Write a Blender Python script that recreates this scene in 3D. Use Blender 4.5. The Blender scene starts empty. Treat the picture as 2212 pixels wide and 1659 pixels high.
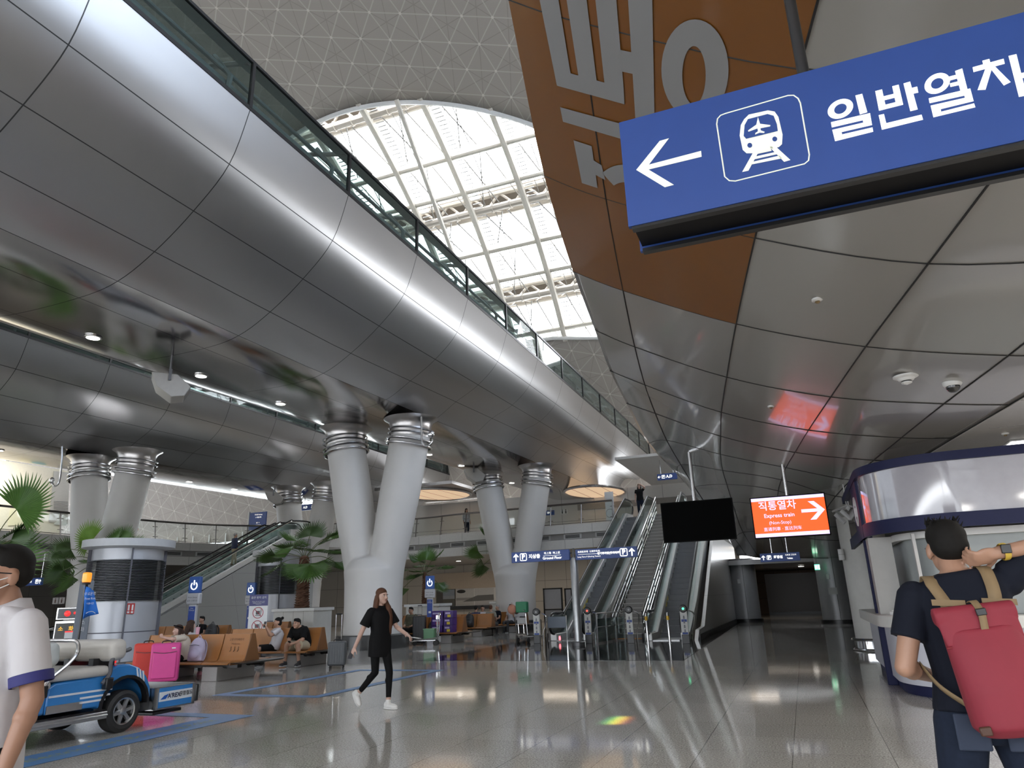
import bpy, math, random
from mathutils import Vector as V, Matrix
# ---------------------------------------------------------------- camera, world, exposure
SC = bpy.context.scene
C = SC.collection
IW, IH, FPX = 2212, 1659, 1512.0
CAMH = 1.4
YAW, PIT, ROL = math.radians(21.2985), math.radians(17.1778), math.radians(-1.9118)
fw = V((-math.sin(YAW)*math.cos(PIT), math.cos(YAW)*math.cos(PIT), math.sin(PIT)))
rt0 = V((math.cos(YAW), math.sin(YAW), 0)); up0 = rt0.cross(fw)
rt = rt0*math.cos(ROL) + up0*math.sin(ROL); up = -rt0*math.sin(ROL) + up0*math.cos(ROL)
cd = bpy.data.cameras.new('camera'); cam = bpy.data.objects.new('camera', cd); C.objects.link(cam)
cd.sensor_fit = 'HORIZONTAL'; cd.sensor_width = 36; cd.lens = 36*FPX/IW; cd.clip_end = 500; cd.clip_start = 0.05
cam.matrix_world = Matrix(((rt.x, up.x, -fw.x, 0), (rt.y, up.y, -fw.y, 0), (rt.z, up.z, -fw.z, CAMH), (0, 0, 0, 1)))
SC.camera = cam
SC.view_settings.view_transform = 'Standard'; SC.view_settings.look = 'None'
SC.view_settings.gamma = 1; SC.view_settings.use_curve_mapping = False
SC.view_settings.exposure = 0.45
w = bpy.data.worlds.new('sky'); SC.world = w; w.use_nodes = True
bg = w.node_tree.nodes['Background']; bg.inputs[0].default_value = (0.93, 0.96, 1.0, 1); bg.inputs[1].default_value = 9.0
SC.cycles.max_bounces = 8; SC.cycles.diffuse_bounces = 4; SC.cycles.glossy_bounces = 4
SC.cycles.transparent_max_bounces = 12; SC.cycles.caustics_reflective = False; SC.cycles.caustics_refractive = False
SC.cycles.sample_clamp_indirect = 4; SC.cycles.use_denoising = True

# ---------------------------------------------------------------- measuring: a photo pixel as a ray, met with a real plane
def ray(x, y): return fw*FPX + rt*(x-IW/2) - up*(y-IH/2)
CO = V((0, 0, CAMH))
def gz(x, y, z=0.0): d = ray(x, y); return CO + d*((z-CAMH)/d.z)
def gy(x, y, Y): d = ray(x, y); return CO + d*(Y/d.y)
def gx(x, y, X): d = ray(x, y); return CO + d*(X/d.x)

# ---------------------------------------------------------------- materials
def nt_math(nt, op, a, b=None, c=None):
    n = nt.nodes.new('ShaderNodeMath'); n.operation = op
    for i, v in enumerate((a, b, c)):
        if v is None: continue
        if isinstance(v, (int, float)): n.inputs[i].default_value = v
        else: nt.links.new(v, n.inputs[i])
    return n.outputs[0]
MATS = {}
def mat(name, col=(.8, .8, .8), rough=.5, metal=0.0, emit=None, es=1.0, coat=0.0, alpha=1.0, spec=.5, noise=None):
    if name in MATS: return MATS[name]
    m = bpy.data.materials.new(name); m.use_nodes = True; b = m.node_tree.nodes['Principled BSDF']
    b.inputs['Base Color'].default_value = (*col, 1); b.inputs['Roughness'].default_value = rough
    b.inputs['Metallic'].default_value = metal; b.inputs['Coat Weight'].default_value = coat; b.inputs['Coat Roughness'].default_value = .06
    b.inputs['Specular IOR Level'].default_value = spec; b.inputs['Alpha'].default_value = alpha
    if emit: b.inputs['Emission Color'].default_value = (*emit, 1); b.inputs['Emission Strength'].default_value = es
    nt = m.node_tree; tc = nt.nodes.new('ShaderNodeTexCoord')
    nz = nt.nodes.new('ShaderNodeTexNoise'); nz.inputs['Scale'].default_value = noise[0] if noise else 9.0
    nz.inputs['Detail'].default_value = 3; nt.links.new(tc.outputs['Object'], nz.inputs['Vector'])
    amt = noise[1] if noise else .07
    mx = nt.nodes.new('ShaderNodeMix'); mx.data_type = 'RGBA'
    mx.inputs[6].default_value = (*[c*(1-amt) for c in col], 1); mx.inputs[7].default_value = (*[min(1, c*(1+amt)) for c in col], 1)
    nt.links.new(nz.outputs['Fac'], mx.inputs[0]); nt.links.new(mx.outputs[2], b.inputs['Base Color'])
    MATS[name] = m; return m
def glass(name, tint=(.86, .93, .92), refl=.08, stripe=None, rough=.02):
    if name in MATS: return MATS[name]
    m = bpy.data.materials.new(name); m.use_nodes = True; nt = m.node_tree
    nt.nodes.remove(nt.nodes['Principled BSDF']); out = nt.nodes['Material Output']
    tr = nt.nodes.new('ShaderNodeBsdfTransparent'); tr.inputs[0].default_value = (*tint, 1)
    gl = nt.nodes.new('ShaderNodeBsdfGlossy'); gl.inputs['Roughness'].default_value = rough; gl.inputs[0].default_value = (.95, 1, 1, 1)
    fr = nt.nodes.new('ShaderNodeFresnel'); fr.inputs[0].default_value = 1.45
    f = nt_math(nt, 'MULTIPLY', fr.outputs[0], refl*12)
    mx = nt.nodes.new('ShaderNodeMixShader'); nt.links.new(nt_math(nt, 'MINIMUM', f, .85), mx.inputs[0])
    nt.links.new(tr.outputs[0], mx.inputs[1]); nt.links.new(gl.outputs[0], mx.inputs[2]); last = mx.outputs[0]
    if stripe:
        uv = nt.nodes.new('ShaderNodeUVMap'); sp = nt.nodes.new('ShaderNodeSeparateXYZ'); nt.links.new(uv.outputs[0], sp.inputs[0])
        s = nt_math(nt, 'LESS_THAN', nt_math(nt, 'FRACT', nt_math(nt, 'MULTIPLY', sp.outputs[1], stripe)), .38)
        df = nt.nodes.new('ShaderNodeBsdfTranslucent'); df.inputs[0].default_value = (.75, .77, .78, 1)
        m2 = nt.nodes.new('ShaderNodeMixShader'); nt.links.new(nt_math(nt, 'MULTIPLY', s, .75), m2.inputs[0])
        nt.links.new(last, m2.inputs[1]); nt.links.new(df.outputs[0], m2.inputs[2]); last = m2.outputs[0]
    nt.links.new(last, out.inputs[0]); MATS[name] = m; return m
def seam_mat(name, base, dark, su, sv, wu, wv, rough=.3, metal=0.0, coat=0.0, wave=0.0, brushed=False, lw_double=False):
    """panels whose joints lie where the UV coordinates are whole numbers; su, sv = panel size in metres"""
    m = bpy.data.materials.new(name); m.use_nodes = True; nt = m.node_tree; b = nt.nodes['Principled BSDF']
    uv = nt.nodes.new('ShaderNodeUVMap'); sp = nt.nodes.new('ShaderNodeSeparateXYZ'); nt.links.new(uv.outputs[0], sp.inputs[0])
    def line(o, size, wd):
        f = nt_math(nt, 'ABSOLUTE', nt_math(nt, 'SUBTRACT', nt_math(nt, 'FRACT', nt_math(nt, 'ADD', o, .5)), .5))
        return nt_math(nt, 'LESS_THAN', nt_math(nt, 'MULTIPLY', f, size), wd/2)
    ln = nt_math(nt, 'MAXIMUM', line(sp.outputs[0], su, wu), line(sp.outputs[1], sv, wv))
    mx = nt.nodes.new('ShaderNodeMix'); mx.data_type = 'RGBA'
    mx.inputs[6].default_value = (*base, 1); mx.inputs[7].default_value = (*dark, 1)
    nt.links.new(ln, mx.inputs[0]); nt.links.new(mx.outputs[2], b.inputs['Base Color'])
    b.inputs['Roughness'].default_value = rough; b.inputs['Coat Weight'].default_value = coat; b.inputs['Coat Roughness'].default_value = .05
    b.inputs['Metallic'].default_value = metal
    nt.links.new(nt_math(nt, 'MULTIPLY', nt_math(nt, 'SUBTRACT', 1, ln), metal), b.inputs['Metallic'])
    if brushed:
        tc = nt.nodes.new('ShaderNodeTexCoord'); mp = nt.nodes.new('ShaderNodeMapping'); mp.inputs['Scale'].default_value = (1.2, .35, 1.2)
        nt.links.new(tc.outputs['Object'], mp.inputs[0]); nz = nt.nodes.new('ShaderNodeTexNoise'); nz.inputs['Scale'].default_value = 2.2
        nt.links.new(mp.outputs[0], nz.inputs['Vector'])
        nt.links.new(nt_math(nt, 'MULTIPLY_ADD', nz.outputs['Fac'], .05, rough-.025), b.inputs['Roughness'])
    if wave:
        tc = nt.nodes.new('ShaderNodeTexCoord'); nz = nt.nodes.new('ShaderNodeTexNoise'); nz.inputs['Scale'].default_value = 1.1
        nz.inputs['Detail'].default_value = 1; nt.links.new(tc.outputs['Object'], nz.inputs['Vector'])
        bp = nt.nodes.new('ShaderNodeBump'); bp.inputs['Strength'].default_value = wave; bp.inputs['Distance'].default_value = .1
        nt.links.new(nz.outputs['Fac'], bp.inputs['Height']); nt.links.new(bp.outputs[0], b.inputs['Normal'])
    MATS[name] = m; return m

# ---------------------------------------------------------------- mesh builder
class MB:
    def __init__(s): s.v = []; s.f = []; s.uv = None
    def add(s, vs, fs):
        o = len(s.v); s.v += [V(p) for p in vs]; s.f += [[i+o for i in f] for f in fs]; return s
    def box(s, c, d, rz=0.0, M=None):
        x, y, z = d[0]/2, d[1]/2, d[2]/2
        P = [V((i*x, j*y, k*z)) for i in (-1, 1) for j in (-1, 1) for k in (-1, 1)]
        R = M if M else Matrix.Rotation(rz, 3, 'Z')
        return s.add([R @ p + V(c) for p in P], [(0, 1, 3, 2), (4, 6, 7, 5), (0, 4, 5, 1), (2, 3, 7, 6), (0, 2, 6, 4), (1, 5, 7, 3)])
    def bb(s, a, b): return s.box([(a[i]+b[i])/2 for i in range(3)], [abs(b[i]-a[i]) for i in range(3)])
    def tube(s, pts, r, n=10, caps=True, closed=False):
        pts = [V(p) for p in pts]; rs = r if isinstance(r, (list, tuple)) else [r]*len(pts); L = len(pts); rings = []
        prev = None
        for i, p in enumerate(pts):
            if closed: t = pts[(i+1) % L]-pts[i-1]
            else: t = pts[min(i+1, L-1)]-pts[max(i-1, 0)]
            t.normalize()
            if prev is None:
                a = V((0, 0, 1)) if abs(t.z) < .9 else V((1, 0, 0)); u = t.cross(a).normalized()
            else: u = (prev - t*prev.dot(t)).normalized()
            prev = u; wv = t.cross(u)
            rings.append([p + (u*math.cos(2*math.pi*k/n) + wv*math.sin(2*math.pi*k/n))*rs[i] for k in range(n)])
        fs = []
        for i in range(L if closed else L-1):
            j = (i+1) % L
            for k in range(n): fs.append((i*n+k, i*n+(k+1) % n, j*n+(k+1) % n, j*n+k))
        if caps and not closed: fs += [tuple(range(n-1, -1, -1)), tuple((L-1)*n+k for k in range(n))]
        return s.add([q for R in rings for q in R], fs)
    def lathe(s, prof, c=(0, 0, 0), n=24, axis=None, caps=True, a0=0.0):
        ax = V(axis).normalized() if axis else V((0, 0, 1)); h = V((1, 0, 0)) if abs(ax.x) < .9 else V((0, 1, 0))
        u = (h - ax*h.dot(ax)).normalized(); wv = ax.cross(u); vs = []; c = V(c)
        for r, z in prof:
            for k in range(n):
                a = a0+2*math.pi*k/n; vs.append(c + ax*z + (u*math.cos(a)+wv*math.sin(a))*r)
        fs = [(i*n+k, i*n+(k+1) % n, (i+1)*n+(k+1) % n, (i+1)*n+k) for i in range(len(prof)-1) for k in range(n)]
        if caps: fs += [tuple(range(n-1, -1, -1)), tuple((len(prof)-1)*n+k for k in range(n))]
        return s.add(vs, fs)
    def ell(s, c, r, n=16, m=10, M=None):
        vs = []; c = V(c)
        for i in range(1, m):
            th = math.pi*i/m
            for k in range(n):
                p = V((r[0]*math.sin(th)*math.cos(2*math.pi*k/n), r[1]*math.sin(th)*math.sin(2*math.pi*k/n), r[2]*math.cos(th)))
                vs.append(c + (M @ p if M else p))
        top = V((0, 0, r[2])); vs += [c + (M @ top if M else top), c - (M @ top if M else top)]
        fs = [(i*n+k, (i+1)*n+k, (i+1)*n+(k+1) % n, i*n+(k+1) % n) for i in range(m-2) for k in range(n)]
        T = (m-1)*n
        fs += [(T, k, (k+1) % n) for k in range(n)] + [(T+1, (m-2)*n+(k+1) % n, (m-2)*n+k) for k in range(n)]
        return s.add(vs, fs)
    def prism(s, poly, o, ux, uy, d):
        """2D polygon (list of (a, b)) placed at o along ux, uy and extruded by vector d"""
        o, ux, uy, d = V(o), V(ux), V(uy), V(d); n = len(poly)
        A = [o+ux*a+uy*b for a, b in poly]; B = [p+d for p in A]
        return s.add(A+B, [tuple(range(n-1, -1, -1)), tuple(range(n, 2*n))] + [(i, (i+1) % n, n+(i+1) % n, n+i) for i in range(n)])
    def grid(s, rows, thick=None):
        m, n = len(rows), len(rows[0])
        return s.add([p for R in rows for p in R], [(i*n+k, i*n+k+1, (i+1)*n+k+1, (i+1)*n+k) for i in range(m-1) for k in range(n-1)])
    def build(s, name, m, parent=None, bevel=0, smooth=35, loc=None, rz=0.0, world=False, uvs=None, solid=0, seg=2):
        me = bpy.data.meshes.new(name); off = V((0, 0, 0))
        if parent is not None and world: off = V(parent.location)
        vs = [p-off for p in s.v] if off.length else s.v
        me.from_pydata([tuple(p) for p in vs], [], s.f); me.update()
        if uvs:
            l = me.uv_layers.new(name='UVMap')
            for lp in me.loops: l.data[lp.index].uv = uvs[lp.vertex_index]
        if smooth:
            for p in me.polygons: p.use_smooth = True
            if smooth < 180: me.set_sharp_from_angle(angle=math.radians(smooth))
        o = bpy.data.objects.new(name, me); C.objects.link(o)
        for q in (m if isinstance(m, (list, tuple)) else [m]): me.materials.append(q)
        if parent is not None: o.parent = parent
        if loc is not None: o.location = loc
        if rz: o.rotation_euler.z = rz
        if solid: md = o.modifiers.new('solid', 'SOLIDIFY'); md.thickness = solid; md.offset = 0
        if bevel:
            md = o.modifiers.new('bevel', 'BEVEL'); md.width = bevel; md.segments = seg; md.limit_method = 'ANGLE'; md.angle_limit = math.radians(40)
        return o
def box(a, b): return MB().bb(a, b)
def tag(o, label=None, cat=None, group=None, kind=None):
    if label: o['label'] = label
    if cat: o['category'] = cat
    if group: o['group'] = group
    if kind: o['kind'] = kind
    return o
def thing(name, label, cat, loc=(0, 0, 0), rz=0.0, group=None):
    o = bpy.data.objects.new(name, None); C.objects.link(o); o.location = loc; o.rotation_euler = (0, 0, rz); o.empty_display_size = .1
    return tag(o, label, cat, group)
def struct(name, mb, m, **k): return tag(mb.build(name, m, **k), kind='structure')
def kids(o): return [c for c in bpy.data.objects if c.parent == o]
def copy_tree(o, loc=None, rz=None, label=None, parent=None):
    c = o.copy(); C.objects.link(c)
    if parent is not None: c.parent = parent
    if loc is not None: c.location = loc
    if rz is not None: c.rotation_euler.z = rz
    if label: c['label'] = label
    for k in kids(o): copy_tree(k, parent=c)
    return c
DG = None
def text_mb(txt, size, o, ux, uy, depth=.002, align='CENTER', bold=0.0, xs=1.0):
    """lettering as a mesh: origin o, reading direction ux, up direction uy"""
    cu = bpy.data.curves.new('t', 'FONT'); cu.body = txt; cu.size = size; cu.align_x = align; cu.align_y = 'CENTER'; cu.offset = bold; cu.resolution_u = 4
    ob = bpy.data.objects.new('t', cu); C.objects.link(ob); dg = bpy.context.evaluated_depsgraph_get(); dg.update()
    me = bpy.data.meshes.new_from_object(ob.evaluated_get(dg)); mb = MB(); ux, uy, o = V(ux), V(uy), V(o); nrm = ux.cross(uy).normalized()
    mb.add([o + ux*(v.co.x*xs) + uy*v.co.y + nrm*depth for v in me.vertices], [tuple(p.vertices) for p in me.polygons])
    bpy.data.objects.remove(ob); bpy.data.curves.remove(cu); bpy.data.meshes.remove(me); return mb
def join(*mbs):
    r = MB()
    for b in mbs: r.add(b.v, b.f)
    return r
def cr(pts, n=6):
    """Catmull-Rom through points"""
    pts = [V(p) for p in pts]; out = []
    for i in range(len(pts)-1):
        p0 = pts[max(i-1, 0)]; p1 = pts[i]; p2 = pts[i+1]; p3 = pts[min(i+2, len(pts)-1)]
        for k in range(n):
            t = k/n; out.append(.5*((2*p1)+(p2-p0)*t+(2*p0-5*p1+4*p2-p3)*t*t+(3*p1-p0-3*p2+p3)*t**3))
    return out+[pts[-1]]
# ================================================================ THE SETTING
STEEL = mat('stainless_steel', (.62, .62, .63), .22, 1.0, noise=(4, .05)); CHROME = mat('polished_chrome', (.75, .75, .76), .08, 1.0)
DSTEEL = mat('dark_steel', (.12, .12, .125), .4, .6); BLACK = mat('black_plastic', (.012, .012, .013), .35); RUB = mat('black_rubber', (.018, .018, .018), .6)
WHITE = mat('white_paint', (.72, .72, .71), .45); OFFW = mat('offwhite_panel', (.62, .61, .59), .4); GREY = mat('grey_panel', (.36, .36, .36), .5)
LGREY = mat('light_grey_panel', (.5, .5, .5), .45); BLUE = mat('sign_blue', (.035, .075, .30), .4); NAVY = mat('navy_trim', (.012, .018, .075), .3)
LETW = mat('lit_white_lettering', (.9, .9, .85), .4, emit=(1, .99, .9), es=1.0)
GLASS = glass('clear_glass', (.88, .93, .92), .08); TEAL = glass('teal_glass', (.40, .47, .46), .10)
GRAN = mat('grey_granite', (.30, .29, .28), .6, noise=(260, .45)); DGRAN = mat('dark_granite', (.045, .045, .045), .25, noise=(200, .4))

# floor: polished granite tiles
def tile_mat(name, base, amt, rough):
    m = bpy.data.materials.new(name); m.use_nodes = True; nt = m.node_tree; b = nt.nodes['Principled BSDF']
    tc = nt.nodes.new('ShaderNodeTexCoord'); sp = nt.nodes.new('ShaderNodeSeparateXYZ'); nt.links.new(tc.outputs['Object'], sp.inputs[0])
    def ln(o, off, size, wd):
        q = nt_math(nt, 'FRACT', nt_math(nt, 'ADD', nt_math(nt, 'DIVIDE', nt_math(nt, 'SUBTRACT', o, off), size), 100.5))
        return nt_math(nt, 'LESS_THAN', nt_math(nt, 'MULTIPLY', nt_math(nt, 'ABSOLUTE', nt_math(nt, 'SUBTRACT', q, .5)), size), wd/2)
    L = nt_math(nt, 'MAXIMUM', ln(sp.outputs[0], -1.11, .81, .008), nt_math(nt, 'MULTIPLY', ln(sp.outputs[1], 7.47, .75, .007), .7))
    n1 = nt.nodes.new('ShaderNodeTexNoise'); n1.inputs['Scale'].default_value = 62; n1.inputs['Detail'].default_value = 2
    nt.links.new(tc.outputs['Object'], n1.inputs['Vector'])
    wn = nt.nodes.new('ShaderNodeTexWhiteNoise'); wn.noise_dimensions = '2D'
    fx = nt_math(nt, 'FLOOR', nt_math(nt, 'DIVIDE', nt_math(nt, 'ADD', sp.outputs[0], 1.11), .81)); fy = nt_math(nt, 'FLOOR', nt_math(nt, 'DIVIDE', nt_math(nt, 'SUBTRACT', sp.outputs[1], 7.47), .75))
    cb = nt.nodes.new('ShaderNodeCombineXYZ'); nt.links.new(fx, cb.inputs[0]); nt.links.new(fy, cb.inputs[1]); nt.links.new(cb.outputs[0], wn.inputs[0])
    val = nt_math(nt, 'ADD', nt_math(nt, 'MULTIPLY', nt_math(nt, 'SUBTRACT', n1.outputs['Fac'], .5), amt), nt_math(nt, 'MULTIPLY_ADD', wn.outputs[0], .10, .95))
    val = nt_math(nt, 'MULTIPLY', val, nt_math(nt, 'SUBTRACT', 1, nt_math(nt, 'MULTIPLY', L, .62)))
    mx = nt.nodes.new('ShaderNodeMix'); mx.data_type = 'RGBA'; mx.blend_type = 'MULTIPLY'; mx.inputs[0].default_value = 1
    mx.inputs[6].default_value = (*base, 1); nt.links.new(val, mx.inputs[7]); nt.links.new(mx.outputs[2], b.inputs['Base Color'])
    b.inputs['Roughness'].default_value = rough; b.inputs['Specular IOR Level'].default_value = .55
    n2 = nt.nodes.new('ShaderNodeTexNoise'); n2.inputs['Scale'].default_value = 1.5; nt.links.new(cb.outputs[0], n2.inputs['Vector'])
    tl = nt.nodes.new('ShaderNodeBump'); tl.inputs['Strength'].default_value = .012; tl.inputs['Distance'].default_value = .05
    n3 = nt.nodes.new('ShaderNodeTexNoise'); n3.inputs['Scale'].default_value = 2.3; nt.links.new(tc.outputs['Object'], n3.inputs['Vector'])
    nt.links.new(n3.outputs['Fac'], tl.inputs['Height']); nt.links.new(tl.outputs[0], b.inputs['Normal'])
    return m
FLOORM = tile_mat('polished_granite_tiles', (.53, .51, .475), 2.3, .065); DARKF = tile_mat('dark_granite_tiles', (.045, .045, .047), .9, .06)
struct('floor', box((-75, -14, -.3), (22, 56, 0)), FLOORM, smooth=0)
struct('floor_inlay', MB().prism([(-9.5, 16.9), (-2.72, 16.9), (-3.2, 40), (-9.7, 40)], (0, 0, .001), (1, 0, 0), (0, 1, 0), (0, 0, .003)), DARKF, smooth=0)

# ---- upper floor and balcony edge (z 5.15), curved in plan
ZB = 5.15
EDGE = [V(p) for p in ((-33.2, 4, 0), (-33.1, 14, 0), (-33.1, 21, 0), (-33.1, 25.7, 0), (-32.4, 31, 0), (-30.2, 34.5, 0), (-26, 36.4, 0), (-20.8, 37, 0), (-17.4, 36.5, 0), (-9.5, 36.05, 0), (-6, 36, 0), (4, 35.8, 0))]
ED = cr(EDGE, 6)
def out_n(i):
    t = ED[min(i+1, len(ED)-1)]-ED[max(i-1, 0)]; return V((-t.y, t.x, 0)).normalized()   # away from the hall
def edge_strip(d0, d1, z0, z1):
    mb = MB(); rows = [[], [], [], []]
    for i, p in enumerate(ED):
        n = out_n(i)
        for r, (d, z) in zip(rows, ((d0, z0), (d0, z1), (d1, z1), (d1, z0))): r.append(p+n*d+V((0, 0, z)))
    mb.grid([rows[1], rows[0]]); mb.grid([rows[2], rows[1]]); mb.grid([rows[3], rows[2]]); mb.grid([rows[0], rows[3]]); return mb
arc = [0.0]
for i in range(1, len(ED)): arc.append(arc[-1]+(ED[i]-ED[i-1]).length)
FASC = mat('balcony_white_panels', (.66, .65, .63), .35)
tr = struct('trim_1', edge_strip(0, .25, ZB-.45, ZB), FASC); struct('trim_2', edge_strip(0, .25, ZB-1.25, ZB-.78), FASC)
struct('trim_3', edge_strip(.15, .3, ZB-.79, ZB-.44), mat('recess_grey', (.27, .26, .25), .5))
slab = [[], []]
for i, p in enumerate(ED):
    n = out_n(i); slab[0].append(p+n*.2+V((0, 0, ZB-.02)))
    q = V((-75, p.y, 0)) if i < len(ED)*.36 else V((min(p.x*2.2+25 if p.x < -24 else p.x, 4), 56, 0)); slab[1].append(V((q.x, q.y, ZB-.02)))
struct('floor_upper', MB().grid(slab), mat('upper_floor', (.4, .39, .37), .2), smooth=0)
for R in slab:
    for i, p in enumerate(R): R[i] = V((p.x, p.y, ZB-1.24))
SOFF = mat('soffit_grey', (.33, .325, .32), .4)
struct('ceiling_lower', MB().grid(slab), SOFF, smooth=0)
# joints across the white bands and the vents in the recess
def along(s):
    for i in range(1, len(arc)):
        if arc[i] >= s: break
    t = (s-arc[i-1])/(arc[i]-arc[i-1]); p = ED[i-1].lerp(ED[i], t); tg = (ED[i]-ED[i-1]).normalized(); return p, tg, V((-tg.y, tg.x, 0))
jm = MB(); s = 1.0
while s < arc[-1]-1:
    p, tg, n = along(s)
    for z0, z1 in ((ZB-.45, ZB), (ZB-1.25, ZB-.78)):
        jm.box(p-n*.001+V((0, 0, (z0+z1)/2)), (.014, .006, z1-z0), M=Matrix((tg, n, V((0, 0, 1)))).transposed())
    s += 1.55
tag(jm.build('trim_4', mat('joint_dark', (.2, .2, .2), .6)), kind='structure')
vb = MB(); vf = MB(); vents = []; s = 2.0; first = None
VENTS = []
while s < arc[-1]-4:
    p, tg, n = along(s); VENTS.append((p+n*.15, math.atan2(tg.y, tg.x))); s += 1.75
vt = thing('ceiling_vent', 'slotted air vent set in the grey band of the balcony edge', 'air vent', group='air vents along the balcony edge')
MB().box((0, -.01, 0), (1.0, .03, .26)).build('frame', LGREY, vt, bevel=.01)
MB().box((0, -.03, 0), (.8, .02, .17)).build('grille', mat('vent_dark', (.05, .05, .05), .6), vt)
sl = MB()
for k in range(5): sl.box((0, -.045, -.065+.0325*k), (.8, .012, .008))
sl.build('slat', GREY, vt)
for i, (p, a) in enumerate(VENTS):
    o = vt if i == 0 else copy_tree(vt)
    o.location = (p.x, p.y, ZB-.615); o.rotation_euler.z = a

# ---- walls: lower level
PW = seam_mat('lower_wall_panels', (.46, .43, .38), (.12, .11, .1), 1.5, 1.3, .02, .02, .45)
def wall(name, a, b, z0, z1, m, su=1.5, sv=1.3):
    a, b = V((*a, 0)), V((*b, 0)); L = (b-a).length
    mb = MB().add([a+V((0, 0, z0)), b+V((0, 0, z0)), b+V((0, 0, z1)), a+V((0, 0, z1))], [(0, 1, 2, 3)])
    return struct(name, mb, m, smooth=0, uvs=[(0, z0/sv), (L/su, z0/sv), (L/su, z1/sv), (0, z1/sv)], solid=.2)
wall('wall_back_lower', (-40, 46), (-3.4, 46), 0, 3.95, PW)
DW = seam_mat('dark_wall_panels', (.115, .105, .095), (.03, .03, .03), 1.5, 1.6, .02, .02, .4)
wall('wall_left_lower', (-46, 2), (-46, 30), 0, 3.95, DW); wall('wall_corner_lower', (-46, 30), (-38, 46), 0, 3.95, DW)
BW = seam_mat('brown_wall_panels', (.30, .185, .10), (.09, .06, .04), 1.6, 1.0, .02, .02, .45)
wall('wall_corridor_left', (-3.4, 46), (-3.4, 52), 0, 2.9, BW, 1.6, 1.0); wall('wall_corridor_end', (-3.4, 52), (6, 52), 0, 2.9, BW, 1.6, 1.0)
wall('wall_corridor_right', (2.6, 36), (2.6, 52), 0, 2.9, mat('corridor_dark_wall', (.09, .085, .08), .5))
wall('wall_shutter', (-2.3, 50), (1.6, 50), 0, 2.5, mat('dark_brown_shutter', (.055, .04, .032), .4))
struct('baseboard_corridor', box((-2.3, 49.85, 0), (1.6, 49.9, .15)), BLACK, smooth=0)
struct('ceiling_corridor', box((-3.6, 37.4, 2.72), (8, 53, 2.95)), mat('corridor_ceiling', (.20, .195, .19), .25, coat=.3), smooth=0)
# side wall of the right-hand escalator and its cladding
EW = seam_mat('escalator_side_panels', (.40, .39, .375), (.12, .12, .12), 3.2, 1.35, .012, .012, .3)
a, b, L = V((-3.35, 24.4, 0)), V((-3.35, 42.0, 0)), 17.6
mb = MB().prism([(24.1, 0), (42, 0), (42, 5.1), (34.3, 5.1), (26.0, .35), (24.6, .3)], (-3.35, 0, 0), (0, 1, 0), (0, 0, 1), (-.12, 0, 0))
struct('wall_escalator_right', mb, EW, smooth=0, uvs=[(v.y/3.2, v.z/1.35) for v in mb.v])
struct('baseboard_escalator', box((-3.33, 24.3, 0), (-3.30, 42, .18)), BLACK, smooth=0)

# ---- upper level rear wall, corner pier and side glazing
UW = seam_mat('upper_wall_panels', (.62, .605, .58), (.2, .2, .2), 2.4, 2.2, .025, .025, .35)
wall('wall_upper_back', (-32, 48), (4, 48), ZB, 8.6, UW, 2.4, 2.2)
struct('trim_5', box((-14, 47.8, 7.3), (4, 47.92, 7.7)), mat('brown_grey_band', (.25, .235, .22), .5), smooth=0)
struct('ceiling_upper', box((-26, 40.5, 8.75), (-20.2, 47.9, 8.95)), mat('upper_steel_soffit', (.46, .44, .43), .14, 1.0), smooth=0)
struct('ceiling_landing', box((-8.7, 37.5, 8.6), (2, 47.9, 8.75)), OFFW, smooth=0)
for lx, ly, lz, sx_, sy_, lab in ((-12.0, 45.3, 8.12, 1.9, 2.9, 'warm lit oval ceiling recess above the landing beside the right-hand escalators'), (-23.2, 44.0, 8.74, 2.3, 2.9, 'warm lit oval ceiling recess over the balcony left of the second forked column')):
    cl = thing('ceiling_recess', lab, 'ceiling light', (lx, ly, lz))
    pts = [(math.cos(2*math.pi*k/36)*sx_, math.sin(2*math.pi*k/36)*sy_) for k in range(36)]
    MB().prism(pts, (0, 0, -.03), (1, 0, 0), (0, 1, 0), (0, 0, .028)).build('glow_panel', mat('warm_recess', (.80, .60, .42), .5, emit=(1, .70, .45), es=.45), cl, smooth=0)
    MB().tube([(a_*1.02, b_*1.02, -.03) for a_, b_ in pts], .09, 8, closed=True).build('rim', STEEL, cl)
    m = MB()
    for k in (-1, 0, 1): m.box((k*sx_*.5, 0, -.036), (.03, 2*sy_*math.sqrt(1-.25*k*k), .008))
    m.build('division', DSTEEL, cl)

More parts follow.
